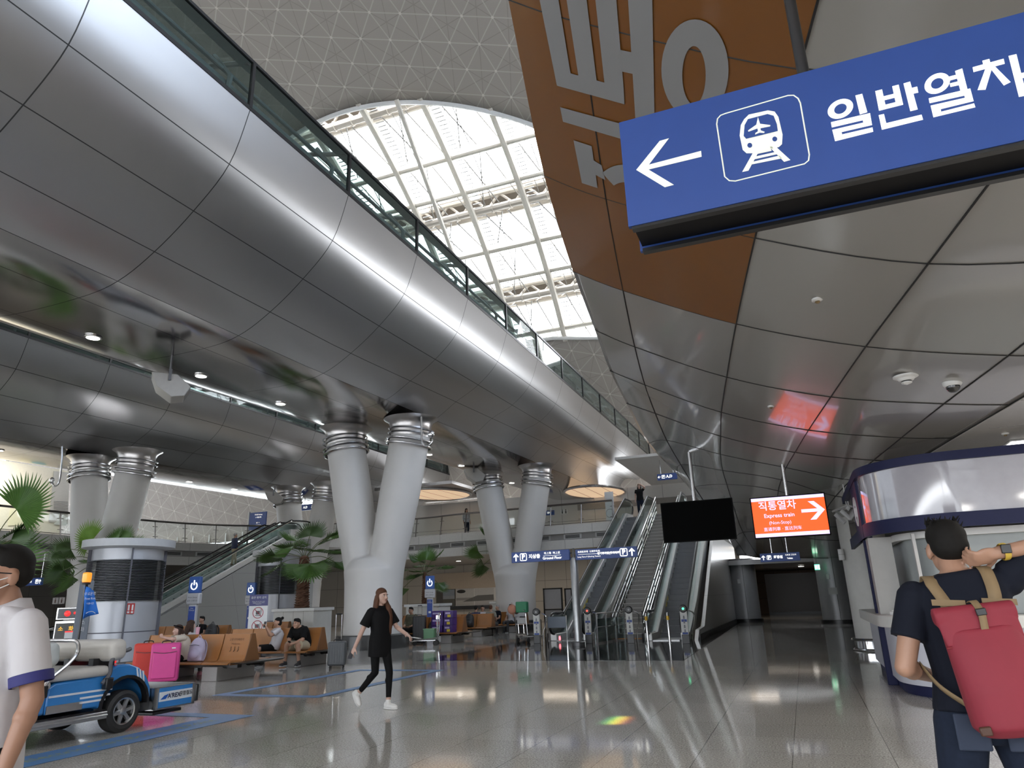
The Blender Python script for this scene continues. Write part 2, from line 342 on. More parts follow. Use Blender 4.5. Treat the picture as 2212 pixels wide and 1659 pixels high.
# ---- roof: barrel vault of triangulated panels with a lens-shaped skylight
def ROOFZ(y): return 4+31*math.sqrt(max(0, 1-((y-15)/38)**2))
def roofp(x, th): y = 15+38*math.cos(th); return V((x, y, 4+31*math.sin(th)))
def thY(y): return math.acos(max(-1, min(1, (y-15)/38)))
def lattice_mat(name, base, line, dot):
    m = bpy.data.materials.new(name); m.use_nodes = True; nt = m.node_tree; b = nt.nodes['Principled BSDF']
    uv = nt.nodes.new('ShaderNodeUVMap'); sp = nt.nodes.new('ShaderNodeSeparateXYZ'); nt.links.new(uv.outputs[0], sp.inputs[0])
    def fam(ax, ay, sc, wd):
        q = nt_math(nt, 'ADD', nt_math(nt, 'MULTIPLY', sp.outputs[0], ax*sc), nt_math(nt, 'MULTIPLY', sp.outputs[1], ay*sc))
        f = nt_math(nt, 'ABSOLUTE', nt_math(nt, 'SUBTRACT', nt_math(nt, 'FRACT', nt_math(nt, 'ADD', q, 50.5)), .5))
        return nt_math(nt, 'LESS_THAN', f, wd), f
    c = [math.cos(math.radians(a)) for a in (10, 70, 130)]; s = [math.sin(math.radians(a)) for a in (10, 70, 130)]
    A = [fam(c[i], s[i], 1, .022) for i in range(3)]
    Bl = [fam(-s[i], c[i], 1/.5774/2*1.0, .013) for i in range(3)]
    L = nt_math(nt, 'MAXIMUM', nt_math(nt, 'MAXIMUM', A[0][0], A[1][0]), A[2][0])
    D = nt_math(nt, 'LESS_THAN', nt_math(nt, 'ADD', nt_math(nt, 'ADD', A[0][1], A[1][1]), A[2][1]), .10)
    S = nt_math(nt, 'MAXIMUM', nt_math(nt, 'MAXIMUM', Bl[0][0], Bl[1][0]), Bl[2][0])
    m1 = nt.nodes.new('ShaderNodeMix'); m1.data_type = 'RGBA'; m1.inputs[6].default_value = (*base, 1); m1.inputs[7].default_value = (*[q*.8 for q in base], 1)
    nt.links.new(S, m1.inputs[0])
    m2 = nt.nodes.new('ShaderNodeMix'); m2.data_type = 'RGBA'; m2.inputs[7].default_value = (*line, 1); nt.links.new(m1.outputs[2], m2.inputs[6]); nt.links.new(nt_math(nt, 'MULTIPLY', L, .8), m2.inputs[0])
    m3 = nt.nodes.new('ShaderNodeMix'); m3.data_type = 'RGBA'; m3.inputs[7].default_value = (*dot, 1); nt.links.new(m2.outputs[2], m3.inputs[6]); nt.links.new(D, m3.inputs[0])
    nt.links.new(m3.outputs[2], b.inputs['Base Color']); b.inputs['Roughness'].default_value = .6
    return m
SHELL = lattice_mat('triangulated_roof_panels', (.31, .278, .25), (.42, .385, .35), (.53, .49, .45))
def ytop(x): return 31.5+.0295*(x+23.5)**2
def ybot(x): return 47.3+.10*(x+15) if x > -15 else 47.3-.012*(x+15)**2*.3
xs = [-78+i*1.0 for i in range(97)]
def shell(name, f0, f1, n):
    mb = MB(); rows = []; uv = []
    for x in xs:
        a, b_ = f0(x), f1(x); R = []
        for k in range(n+1):
            th = a+(b_-a)*k/n; R.append(roofp(x, th)); uv.append((x/1.5, th*34.5/1.5))
        rows.append(R)
    mb.grid(rows); return struct(name, mb, SHELL, uvs=uv, smooth=180, solid=.18)
def tt(x): yt, yb = ytop(x), ybot(x); return thY(yt) if yt < yb else thY(yb)
shell('ceiling_shell_upper', lambda x: tt(x), lambda x: thY(-9), 30)
shell('ceiling_shell_lower', lambda x: thY(52.75), lambda x: thY(ybot(x)), 14)
# rim of the skylight
XO = [x for x in [-47+.5*i for i in range(96)] if ytop(x) < ybot(x)]
rim = [roofp(x, thY(ytop(x)))+V((0, 0, -.12)) for x in XO]
struct('trim_6', join(MB().tube(rim, .16, 8), MB().tube([roofp(x, thY(ybot(x)))+V((0, -.05, -.12)) for x in XO], .16, 8)), WHITE)
# skylight: panes, mullions, louvred gutters, purlins, trusses
sky = thing('window_1', None, None); sky['kind'] = 'structure'
BEIGE = mat('beige_painted_steel', (.60, .56, .49), .45); BEI2 = mat('beige_truss_steel', (.50, .455, .395), .5)
def nrm(th): return V((0, math.cos(th)/38, math.sin(th)/31)).normalized()
YB = [28, 32.5, 36.2, 39.9, 42.2, 45.2, 48.2]
pg = glass('skylight_pane', (.96, .97, .98), .05, stripe=16)
MX = [-47+4*i for i in range(13)]
for j in range(len(YB)-1):
    mb = MB(); uv = []; t0, t1 = thY(YB[j]), thY(YB[j+1])
    rows = []
    for x in (-49, 3):
        R = []
        for k in range(5):
            th = t0+(t1-t0)*k/4; R.append(roofp(x, th)+nrm(th)*1.5); uv.append((x, (th-t0)*34))
        rows.append(R)
    mb.grid(rows).build('pane', pg, sky, uvs=uv)
for x in MX:
    if x < -38: continue
    y0, y1 = ytop(x+.9)-.2, ybot(x+.9)+.2
    if y1-y0 < 2: continue
    P = [roofp(x+.9, thY(y0+(y1-y0)*k/16))+nrm(thY(y0+(y1-y0)*k/16))*.05 for k in range(17)]
    MB().tube(P, .24, 8).build('mullion', BEIGE, sky)
    mb = MB()
    for k in range(60):
        th = thY(y0+(y1-y0)*k/60); p = roofp(x+1.45, th)+nrm(th)*.25; mb.box(p, (.62, .07, .05))
    mb.build('louvre', LGREY, sky)
    pr_ = MB()
    for j in range(1, len(YB)-1):
        if YB[j]+1.5 < y0: continue
        a, b_ = thY(YB[j]+.2), thY(YB[j+1]-.2); q = lambda xx, t: roofp(xx, a+(b_-a)*t)+nrm(a)*.35
        pr_.tube([q(x+1.7, 0), q(x+3.0, .98)], .045, 5); pr_.tube([q(x+2.5, 0), q(x+2.55, 1)], .03, 5); pr_.tube([q(x+3.4, .02), q(x+4.6, .98)], .045, 5); pr_.tube([q(x+1.9, .1), q(x+1.95, 1)], .025, 5)
        if x < -18: pr_.tube([q(x+3.0, 0), q(x+1.8, .98)], .04, 5)
    pr_.build('bracing', DSTEEL if False else mat('bracing_grey', (.28, .27, .25), .5), sky)
for y in (36.2, 38.45, 42.2, 43.95, 47.0):
    th = thY(y); hw = math.sqrt(max(y-31.5, .1)/.0295); MB().tube([roofp(-23.5-hw, th)+nrm(th)*.1, roofp(-23.5+hw, th)+nrm(th)*.1], .17, 8).build('purlin', BEIGE, sky)
for y in (32.5, 39.9, 45.2):
    th = thY(y); n = nrm(th); tg = V((0, math.sin(th)*38, -math.cos(th)*31)).normalized(); c = roofp(0, th)
    hw = math.sqrt(max(y+2.5-31.5, .1)/.0295); xa, xb = -23.5-hw, -23.5+hw
    ch = MB(); wb = MB(); A = c+n*1.0+tg*.6; B = c+n*.35-tg*.1; D = c+n*1.0-tg*.8
    for o, r in ((A, .22), (B, .27), (D, .20)):
        ch.tube([o+V((xa, 0, 0)), o+V((xb, 0, 0))], r, 10)
        for k in range(34):
            if o is B and xa < -45+k*1.35 < xb: ch.tube([o+V((-45+k*1.35, 0, 0)), o+V((-44.9+k*1.35, 0, 0))], r+.08, 10)
    ch.build('truss_chord', BEI2, sky)
    for k in range(22):
        x = -44+2*k
        if x < xa or x+2 > xb: continue
        wb.tube([A+V((x, 0, 0)), B+V((x+1, 0, 0)), A+V((x+2, 0, 0))], .11, 6); wb.tube([D+V((x, 0, 0)), B+V((x+1, 0, 0)), D+V((x+2, 0, 0))], .11, 6)
    wb.build('truss_web', BEI2, sky)
    gp = MB().box(c+n*1.35+V((-23.5, 0, 0)), (2*hw, 1.9, .12), M=Matrix.Rotation(-(math.pi/2-th)*.95, 3, 'X')); gp.build('gutter', mat('gutter_brown', (.30, .26, .22), .6), sky)
p1, p2 = gy(856, 215, 31.2), gy(979, 551, 39.0)
MB().tube([p1, p2], .16, 8).build('stay_pipe', BEIGE, sky)
# side glazing of the hall (gable to the right, glazed rear curtain under the shell)
struct('window_2', MB().grid([[V((x, 52.7, ZB)), V((x, 52.7, 10.4))] for x in (-78, -30)]), GLASS, smooth=0)
mm = MB()
for i in range(25): mm.box((-78+2*i, 52.6, (ZB+10.4)/2), (.12, .15, 10.4-ZB))
for z in (7.2, 9.0, 10.3): mm.box((-54, 52.6, z), (48, .12, .1))
struct('trim_7', mm, OFFW, smooth=0)

# ---- panelled soffit over the concourse, sweeping down to the corridor
E_ = [(-1.22, 3.29), (-1.65, 5.2), (-1.98, 7.15), (-2.25, 9.07), (-2.52, 11.0), (-2.74, 13.18)]
L1 = [(-.76, 3.27), (-1.11, 5.2), (-1.41, 7.1), (-1.69, 8.98), (-1.93, 10.83), (-2.13, 12.77)]
L2 = [(.35, 3.37), (.02, 5.18), (-.27, 6.98), (-.54, 8.82), (-.79, 10.63), (-.98, 12.35)]
L3 = [(1.45, 3.4), (1.14, 5.32), (.86, 7.08), (.61, 8.89), (.37, 10.7), (.17, 12.39)]
L4 = [(2.5, 3.45), (2.27, 5.3), (2.03, 7.33), (1.78, 9.06), (1.55, 10.92), (1.34, 12.7)]
F_ = [(3.2, 3.5), (2.95, 5.4), (2.70, 7.45), (2.46, 9.27), (2.2, 11.07), (1.96, 12.9)]
far = [[(1400, 958, 5.0), (1465, 1027, 4.8), (1498, 1066, 4.55), (1538, 1120, 3.9), (1578, 1172, 3.2), (1592, 1200, 2.95)],
       [(1440, 951, 4.62), (1470, 1003, 4.5), (1500, 1052, 4.2), (1540, 1110, 3.65), (1588, 1165, 3.15), (1612, 1200, 2.93)],
       [(1556, 981, 3.95), (1561, 1016, 3.85), (1570, 1046, 3.7), (1582, 1085, 3.45), (1605, 1150, 3.05), (1640, 1205, 2.8)],
       [(1698, 1010, 3.56), (1688, 1036, 3.48), (1681, 1060, 3.38), (1679, 1100, 3.2), (1684, 1150, 2.98), (1700, 1205, 2.75)],
       [(1838, 1037, 3.36), (1805, 1072, 3.28), (1785, 1100, 3.2), (1768, 1135, 3.05), (1760, 1165, 2.9), (1762, 1206, 2.72)],
       [(1915, 1034, 3.33), (1870, 1072, 3.25), (1845, 1102, 3.16), (1832, 1138, 3.02), (1826, 1168, 2.88), (1826, 1206, 2.72)]]
COLS = []
for col, z, fr in zip((E_, L1, L2, L3, L4, F_), (5.03, 4.65, 4.0, 3.6, 3.4, 3.35), far):
    P = [V((x, y, z)) for x, y in col]; d = (P[0]-P[1]); d.z = 0
    pre = [P[0]+d*k + V((.02*k*k, 0, 0)) for k in (6, 5, 4, 3, 2, 1)]
    COLS.append(pre+P+[gz(x, y, zz) for x, y, zz in fr])
NR = len(COLS[0])
fine = [cr(c, 4) for c in COLS]; rows = []
for i in range(len(fine[0])): rows.append(cr([fine[j][i] for j in range(6)], 5))
CEILM = mat('glossy_ceiling_panel', (.285, .272, .255), .22, coat=.55, noise=(.8, .03))
bp_nt = CEILM.node_tree
ce = struct('ceiling', MB().grid(rows), CEILM, smooth=180)
ce.modifiers.new('solid', 'SOLIDIFY').thickness = -.12
# joints between the ceiling panels
jt = MB()
for c in fine[1:5]: jt.tube([p-V((0, 0, .004)) for p in c], .0075, 5)
for i in range(0, len(rows), 4):
    if i > 0: jt.tube([p-V((0, 0, .004)) for p in rows[i]], .006 if i < 48 else .004, 5)
jt.tube([p-V((0, 0, .004)) for p in fine[5]], .008, 5)
jt.build('panel_joint', mat('joint_black', (.01, .01, .01), .7), ce)
# unseen upper deck added over the soffit to block light, and the lower flat ceiling on the right
deck = [[V((p.x+.06, p.y, max(p.z+.13, 3.5) if k > 40 else 5.2)) for k, p in enumerate(fine[0])], [V((16, p.y, max(p.z+.13, 3.5) if k > 40 else 5.2)) for k, p in enumerate(fine[0])]]
struct('floor_deck', MB().grid(deck), GREY, smooth=0)
flat = [[p for p in fine[5]], [V((16, p.y, p.z)) for p in fine[5]]]
struct('ceiling_flat', MB().grid(flat), mat('flat_ceiling', (.50, .48, .46), .3, coat=.2), smooth=0, solid=.04)
fj = MB()
for k in range(-4, 12): fj.box((8.0, 1.5+1.5*k, 3.327), (11, .008, .004))
for k in range(6): fj.box((3.9+1.5*k, 4, 3.327), (.008, 17, .004))
struct('trim_8', fj, mat('joint_grey', (.25, .24, .23), .6), smooth=0)
# orange banner printed on the ceiling panels, with grey lettering
ORG = mat('orange_banner', (.175, .066, .010), .4, coat=.2, noise=(2, .03)); GLET = mat('banner_grey_letter', (.245, .245, .25), .4, noise=(2, .02))
def ceil_patch(rs, drop): return [[p-V((0, 0, drop)) for p in R] for R in rs]
i0, i1 = 0, 4*8
ban = thing('ceiling_banner', 'orange banner with grey lettering printed across the ceiling panels', 'banner', (0, 0, 0))
MB().grid(ceil_patch([R[0:11] for R in rows[i0:i1+1]], .006)).build('orange_field', ORG, ban, smooth=180)
from mathutils.bvhtree import BVHTree
flatv = [p for R in rows for p in R]; nc = len(rows[0])
BV = BVHTree.FromPolygons([tuple(p) for p in flatv], [(i*nc+k, i*nc+k+1, (i+1)*nc+k+1, (i+1)*nc+k) for i in range(len(rows)-1) for k in range(nc-1)])
def surf_hit(x, y): return BV.ray_cast(CO, ray(x, y).normalized())[0]
def dense(poly, n=8):
    o = []
    for i in range(len(poly)):
        a, b_ = V((*poly[i], 0)), V((*poly[(i+1) % len(poly)], 0)); k = max(1, int((b_-a).length/25))
        o += [tuple(a.lerp(b_, t/k)[:2]) for t in range(k)]
    return o
c5 = lambda L: [(1050+x/2.37, y/2.37) for x, y in L]
def strip_letter(quads):
    mb = MB()
    for q in quads:
        A, B, D, E = [V((*p, 0)) for p in c5(q)]; n, m_ = 10, 6
        mb.grid([[surf_hit(*(A.lerp(B, i/n).lerp(E.lerp(D, i/n), j/m_))[:2])-V((0, 0, .014)) for j in range(m_+1)] for i in range(n+1)])
    return mb
T = -200
strip_letter([[(235, T), (362, 430), (445, 450), (339, T)], [(350, 345), (362, 430), (708, 525), (703, 440)], [(382, T), (472, 380), (565, 405), (490, T)],
              [(538, T), (605, 415), (703, 440), (650, T)], [(684, 245), (692, 356), (755, 370), (745, 258)], [(714, T), (765, 625), (862, 625), (846, T)]]).build('letter', GLET, ban, smooth=180)
def ring(cx, cy, ro, ri, off, a0=0, a1=360, n=40, sk=0.0):
    R = []
    for i in range(n+1):
        a = math.radians(a0+(a1-a0)*i/n); ca, sa = math.cos(a), math.sin(a)
        R.append([surf_hit(*c5([((cx+ro[0]*ca)*(1-t)+(cx+off[0]+ri[0]*ca)*t, (cy+ro[1]*sa)*(1-t)+(cy+off[1]+ri[1]*sa)*t)])[0])-V((0, 0, .014)) for t in (0, .33, .67, 1)])
    return MB().grid(R)
ring(1068, 345, (172, 257), (60, 150), (-5, 30)).build('letter', GLET, ban, smooth=180)
strip_letter([[(378, 540), (780, 650), (800, 735), (393, 615)]]).build('letter', GLET, ban, smooth=180)
join(strip_letter([[(447, 710), (490, 930), (570, 955), (540, 740)], [(545, 810), (560, 888), (610, 915), (590, 838)]]), ring(700, 985, (150, 150), (80, 60), (10, 0), 225, 330, 20)).build('letter', GLET, ban, smooth=180)

# right-hand side of the concourse behind the booth
wall('wall_right_lower', (9, -10), (9, 36), 0, 3.4, mat('concourse_side_wall', (.42, .41, .40), .5))
wall('wall_right_end', (2.6, 36), (9, 36), 0, 3.4, mat('corridor_dark_wall', (.09, .085, .08), .5))

gb = [roofp(18, thY(52.7-61.7*k/40)) for k in range(41)]
gA = [p for p in gb if p.y <= 24]; gB = [p for p in gb if p.y >= 22.8]  # unseen gable, glazed and walled off to shape reflections on the footbridge
mb = MB().add(gB+[V((18, gB[-1].y, 3.5)), V((18, 52.7, 3.5))], [tuple(range(len(gB)+2))]); struct('wall_gable', mb, mat('gable_plaster', (.5, .46, .42), .6), smooth=0)
mb = MB().add(gA+[V((18, -9, 13)), V((18, gA[0].y, 13))], [tuple(range(len(gA)+2))])
struct('window_3', mb, glass('gable_glass', (.33, .37, .43), .05), smooth=0)
struct('wall_gable_lower', MB().add([V((18, -9, 3.5)), V((18, gA[0].y, 3.5)), V((18, gA[0].y, 13)), V((18, -9, 13))], [(0, 1, 2, 3)]), mat('gable_plaster', (.5, .46, .42), .6), smooth=0)
gl_ = [roofp(-77.5, thY(52.7-61.7*k/40)) for k in range(41)]
struct('added_window_left', MB().add(gl_+[V((-77.5, -9, 0)), V((-77.5, 52.7, 0))], [tuple(range(43))]), glass('dimming_left_glass', (.16, .17, .18), .05), smooth=0)  # left end glazing added to dim daylight raking the roof shell
mm = MB()
for k in range(1, 30):
    y = 52-2*k; mm.tube([(17.9, y, 3.5), (17.9, y, ROOFZ(y))], .07, 5)
for z in (6, 10, 14, 18, 22, 26, 30): mm.tube([(17.9, -9, z), (17.9, 15+38*math.sqrt(max(0, 1-((z-4)/31)**2)), z)], .06, 5)
struct('trim_9', mm, OFFW, smooth=0)

wall('added_wall_rear_upper', (-78, -9), (18, -9), 5.2, 27, mat('gable_plaster', (.5, .46, .42), .6))  # unseen wall added behind the camera so the skylight dominates

mb = MB().add([V((-78, -13.9, 0)), V((18, -13.9, 0)), V((18, -13.9, 5.2)), V((-78, -13.9, 5.2))], [(0, 1, 2, 3)])
struct('added_window_rear', mb, glass('dimming_rear_glass', (.34, .35, .36), .05), smooth=0)  # unseen tinted glazing added to cut daylight from behind
# ================================================================ FOOTBRIDGES
BRM = seam_mat('brushed_steel_cladding', (.50, .50, .505), (.03, .03, .03), 3.5, 1.3, .022, .022, .36, 1.0, brushed=True)
BRS = seam_mat('polished_steel_soffit', (.46, .44, .43), (.03, .03, .03), 3.5, 1.7, .022, .022, .14, 1.0)
SEC = [(-9.25, 11.26), (-9.67, 10.07), (-10.5, 9.2), (-11.45, 8.49), (-12.4, 8.02), (-13.5, 7.86), (-15.5, 7.86), (-16.6, 8.02), (-17.55, 8.49), (-18.5, 9.2), (-19.33, 10.07), (-19.75, 11.26)]
LIFT = [0, .25, .5, 1.2, .65, .3, .3, .65, 1.2, .5, .25, 0]
BDX, BDZ = -16.75, .25
def bridge_mesh(part):
    ys = [-9.0+1.75*i for i in range(37)]; rows = []; uv = []
    n = 5
    for y in ys:
        f = max(0, (y-16)/25.0)*.8
        P = cr([V((x, y, z+LIFT[i]*f)) for i, (x, z) in enumerate(SEC)], n); R = []
        a, b = part
        for k in range(a*n, b*n+1): R.append(P[k]); uv.append(((y-2.37)/3.5, k/n))
        rows.append(R)
    return MB().grid(rows), uv
def make_bridge():
    br = thing('footbridge', 'brushed steel footbridge tube running overhead, nearest the camera, its glass edge in view', 'footbridge', (0, 0, 0))
    for nm, (a, b), m in (('steel_cladding', (0, 4), BRM), ('steel_soffit', (4, 7), BRS), ('steel_cladding', (7, 11), BRM)):
        mb, uv = bridge_mesh((a, b)); mb.build(nm, m, br, smooth=180, uvs=uv)
    # end wall of the tube
    P = cr([V((x, 54, z+LIFT[i]*1.2)) for i, (x, z) in enumerate(SEC)], 5)
    MB().add(P, [tuple(range(len(P)))]).build('end_wall', mat('bridge_end_dark', (.02, .02, .022), .5), br, smooth=0)
    MB().bb((-19.7, -9, 11.2), (-9.3, 54, 11.25)).build('deck', GREY, br, smooth=0)
    for sx in (-9.27, -19.73):
        fr = MB(); gl = MB(); i = -1 if sx < -10 else 1
        fr.bb((sx-.03, -9, 11.24), (sx+.03, 54, 11.33)); fr.bb((sx-.03, -9, 12.40), (sx+.03, 54, 12.47))
        for k in range(-3, 15):
            y = 2.37+3.5*k; fr.bb((sx-.035, y-.04, 11.3), (sx+.035, y+.04, 12.45))
        fr.build('glass_frame', BLACK, br, smooth=0)
        gl.add([(sx, -9, 11.3), (sx, 54, 11.3), (sx, 54, 12.42), (sx, -9, 12.42)], [(0, 1, 2, 3)]).build('glass_panel', TEAL, br, smooth=0)
        ins = MB(); xi = sx-.45*i
        ins.tube([(xi, -9, 11.75), (xi, 54, 11.75)], .14, 10); ins.tube([(xi, -9, 12.15), (xi, 54, 12.15)], .05, 8)
        for k in range(-3, 15):
            y = 2.37+3.5*k-.35; ins.tube([(xi+.1*i, y, 11.3), (xi+.2*i, y, 11.9), (xi-.3*i, y, 12.6)], .06, 6)
        ins.build('handrail', mat('teal_grey_rail', (.45, .48, .47), .35), br)
        MB().bb((sx-.05*i, -9, 12.48), (sx-.35*i, 54, 12.56)).build('canopy_edge', mat('pale_canopy_edge', (.62, .66, .63), .3), br, smooth=0)
    # glazed canopy
    cg = [[V((-9.35, y, 12.55)), V((-11.5, y, 13.15)), V((-14.5, y, 13.4)), V((-17.5, y, 13.15)), V((-19.65, y, 12.55))] for y in (-9, 20, 54)]
    MB().grid(cg).build('canopy', glass('canopy_glass', (.62, .70, .68), .1), br, smooth=180)
    ri = MB()
    for k in range(-3, 15):
        y = 2.37+3.5*k; ri.tube([(-9.4, y, 12.5), (-11.5, y, 13.08), (-14.5, y, 13.33), (-17.5, y, 13.08), (-19.6, y, 12.5)], .06, 6)
    ri.build('canopy_rib', OFFW, br)
    sl = MB(); sl.bb((-12.2, -9, 13.0), (-16.8, 25, 13.05)); sl.build('canopy_ceiling', mat('teal_ceiling', (.24, .27, .265), .5), br, smooth=0)
    return br
b1 = make_bridge()
b2 = copy_tree(b1, loc=(BDX, 0, BDZ), label='second steel footbridge tube, farther left behind the near one')
# recessed downlights in the bridge soffits
dl = thing('downlight', 'round lit downlight in the soffit of the near footbridge', 'ceiling light', group='downlights under the near footbridge')
MB().lathe([(.20, -.012), (.20, -.03), (.155, -.035)], n=20).build('trim_ring', CHROME, dl)
MB().lathe([(.15, -.03), (.15, -.038)], n=20).build('lamp', mat('downlight_lamp', (1, 1, 1), .5, emit=(1, .95, .85), es=5), dl)
first = True
for k in range(-1, 10):
    y = 11.06+3.42*k; z = 7.85+max(0, (y-16)/25)*.8*.3
    o = dl if first else copy_tree(dl); o.location = (-15.2, y, z); first = False
for k in range(-1, 9):
    o = copy_tree(dl, loc=(-30.6, 18.9+3.4*k, 7.855+BDZ+max(0, (18.9+3.4*k-16)/25)*.8*.3), label='round lit downlight in the soffit of the farther footbridge'); o['group'] = 'downlights under the far footbridge'

# ================================================================ FORKED COLUMNS
CONC = mat('pale_column_render', (.60, .585, .565), .5, noise=(1.3, .05))
def sdf_merge(o, voxel, it=6):
    """one continuous surface out of overlapping volumes"""
    md = o.modifiers.new('r', 'REMESH'); md.mode = 'VOXEL'; md.voxel_size = voxel; md.use_smooth_shade = True
    if it: sm = o.modifiers.new('s', 'SMOOTH'); sm.iterations = it; sm.factor = .5
    dg = bpy.context.evaluated_depsgraph_get(); me = bpy.data.meshes.new_from_object(o.evaluated_get(dg)); old = o.data
    o.modifiers.clear(); o.data = me
    for p in me.polygons: p.use_smooth = True
    bpy.data.meshes.remove(old); return o
BRM2 = mat('brushed_collar_steel', (.46, .44, .43), .30, 1.0, noise=(3, .03))
def make_column():
    c = thing('forked_column', 'nearest white forked column, its two arms under the near footbridge', 'column', (-14.05, 22, 0))
    mb = MB().lathe([(1.02, 0), (1.0, 1.4), (1.02, 2.2), (1.06, 2.6), (.8, 2.95), (.3, 3.1)], n=40)
    for s in (-1, 1):
        mb.tube([(s*.40, 0, 1.7), (s*.50, 0, 2.7), (s*.97, 0, 5.1), (s*1.42, 0, 7.35)], [.58, .64, .72, .72], 32)
    sdf_merge(mb.build('shaft', CONC, c), .06, 2)
    MB().lathe([(1.25, 0), (1.25, .42), (1.22, .45), (.9, .46)], n=40).build('plinth', DGRAN, c)
    for s in (-1, 1):
        ax = V((s*.47, 0, 2.15)).normalized(); q = V((s*1.42, 0, 7.3))
        cl = MB().lathe([(.70, -.12), (.73, .0), (.73, .18), (.75, .32), (.80, .44), (.88, .53), (1.0, .60)], q, 32, (0, 0, 1)).build('flared_collar', BRM2, c)
        rg = MB()
        for z in (-.42, -.24): rg.lathe([(.80, z), (.86, z+.03), (.86, z+.06), (.80, z+.09), (.72, z+.045)], q, 32, (s*.16, 0, 1), caps=False)
        for z in (.0, .16): rg.lathe([(.80, z), (.85, z+.03), (.80, z+.06)], q, 32, (s*.1, 0, 1), caps=False)
        rg.build('ring', STEEL, c)
    return c
V1 = make_column()
copy_tree(V1, loc=(-13.55, 34.3, 0), label='second white forked column, farther along the near footbridge by the balcony').scale = (1, 1, 1.025)
copy_tree(V1, loc=(-27.7, 22, 0), label='white forked column under the far footbridge, behind the near vent tower').scale = (1, 1, 1.035)
copy_tree(V1, loc=(-26.6, 34.2, 0), label='white forked column beside the balcony corner, behind the palm in the large planter').scale = (1, 1, 1.055)

# pipe hook on the near column's right arm
hk = thing('pipe_hook', 'bent conduit with clamp hooked under the near footbridge beside the column arm', 'conduit', (0, 0, 0))
pq = lambda x, y: gy(x, y, 21.2)
MB().tube(cr([pq(910, 900), pq(911, 945), pq(915, 960), pq(925, 962), pq(933, 955), pq(934, 948)], 4), .035, 8).build('pipe', STEEL, hk)
MB().ell(pq(931, 938), (.13, .1, .13)).tube([pq(918, 938), pq(934, 936)], .05, 8).build('clamp', CHROME, hk)
hk2 = thing('pipe_hook', 'bent conduit hanging under the far footbridge at the left edge', 'conduit', (0, 0, 0))
pq2 = lambda x, y: gy(x, y, 20.5)
MB().tube(cr([pq2(134, 962), pq2(133, 1000), pq2(128, 1040), pq2(118, 1050), pq2(112, 1042)], 4), .04, 8).build('pipe', STEEL, hk2)
MB().ell(pq2(112, 1038), (.12, .1, .14)).build('clamp', CHROME, hk2)
# hanging loudspeakers
def speaker(label, loc, rz, s=1.0, pole=.6):
    t = thing('loudspeaker', label, 'loudspeaker', loc, rz)
    prof = [(-.55*s, .30*s), (.15*s, .30*s), (.55*s, -.05*s), (.40*s, -.35*s), (.05*s, -.42*s), (-.38*s, -.12*s)]
    MB().prism(prof, (0, -.42*s, 0), (1, 0, 0), (0, 0, 1), (0, .84*s, 0)).build('cabinet', mat('speaker_beige', (.36, .345, .32), .5), t, bevel=.02*s)
    g = MB().prism([(.17*s, .27*s), (.53*s, -.05*s), (.545*s, -.045*s), (.185*s, .285*s)], (0, -.38*s, 0), (1, 0, 0), (0, 0, 1), (0, .76*s, 0)); g.prism([(.53*s, -.07*s), (.4*s, -.33*s), (.41*s, -.34*s), (.55*s, -.07*s)], (0, -.38*s, 0), (1, 0, 0), (0, 0, 1), (0, .76*s, 0))
    g.build('grille', mat('speaker_grille', (.16, .15, .14), .7), t)
    br = MB().box((-.05*s, 0, .42*s), (.10*s, .9*s, .03*s)); br.box((-.05*s, -.45*s, .25*s), (.08*s, .02*s, .35*s)); br.box((-.05*s, .45*s, .25*s), (.08*s, .02*s, .35*s))
    br.tube([(-.05*s, 0, .4*s), (-.05*s, 0, .42*s+pole)], .035*s, 8); br.build('bracket', DSTEEL, t); return t
speaker('grey wedge loudspeaker hanging under the near footbridge, largest of the three', (-14.55, 12.9, 6.98), math.radians(49), .85, .515)
speaker('wedge loudspeaker beside the second forked column', gy(1025, 1027, 32.6), math.radians(27), 1.0, .25)
speaker('wedge loudspeaker on the forked column by the balcony corner', gy(594, 1076, 32.6), math.radians(33), .95, .3)

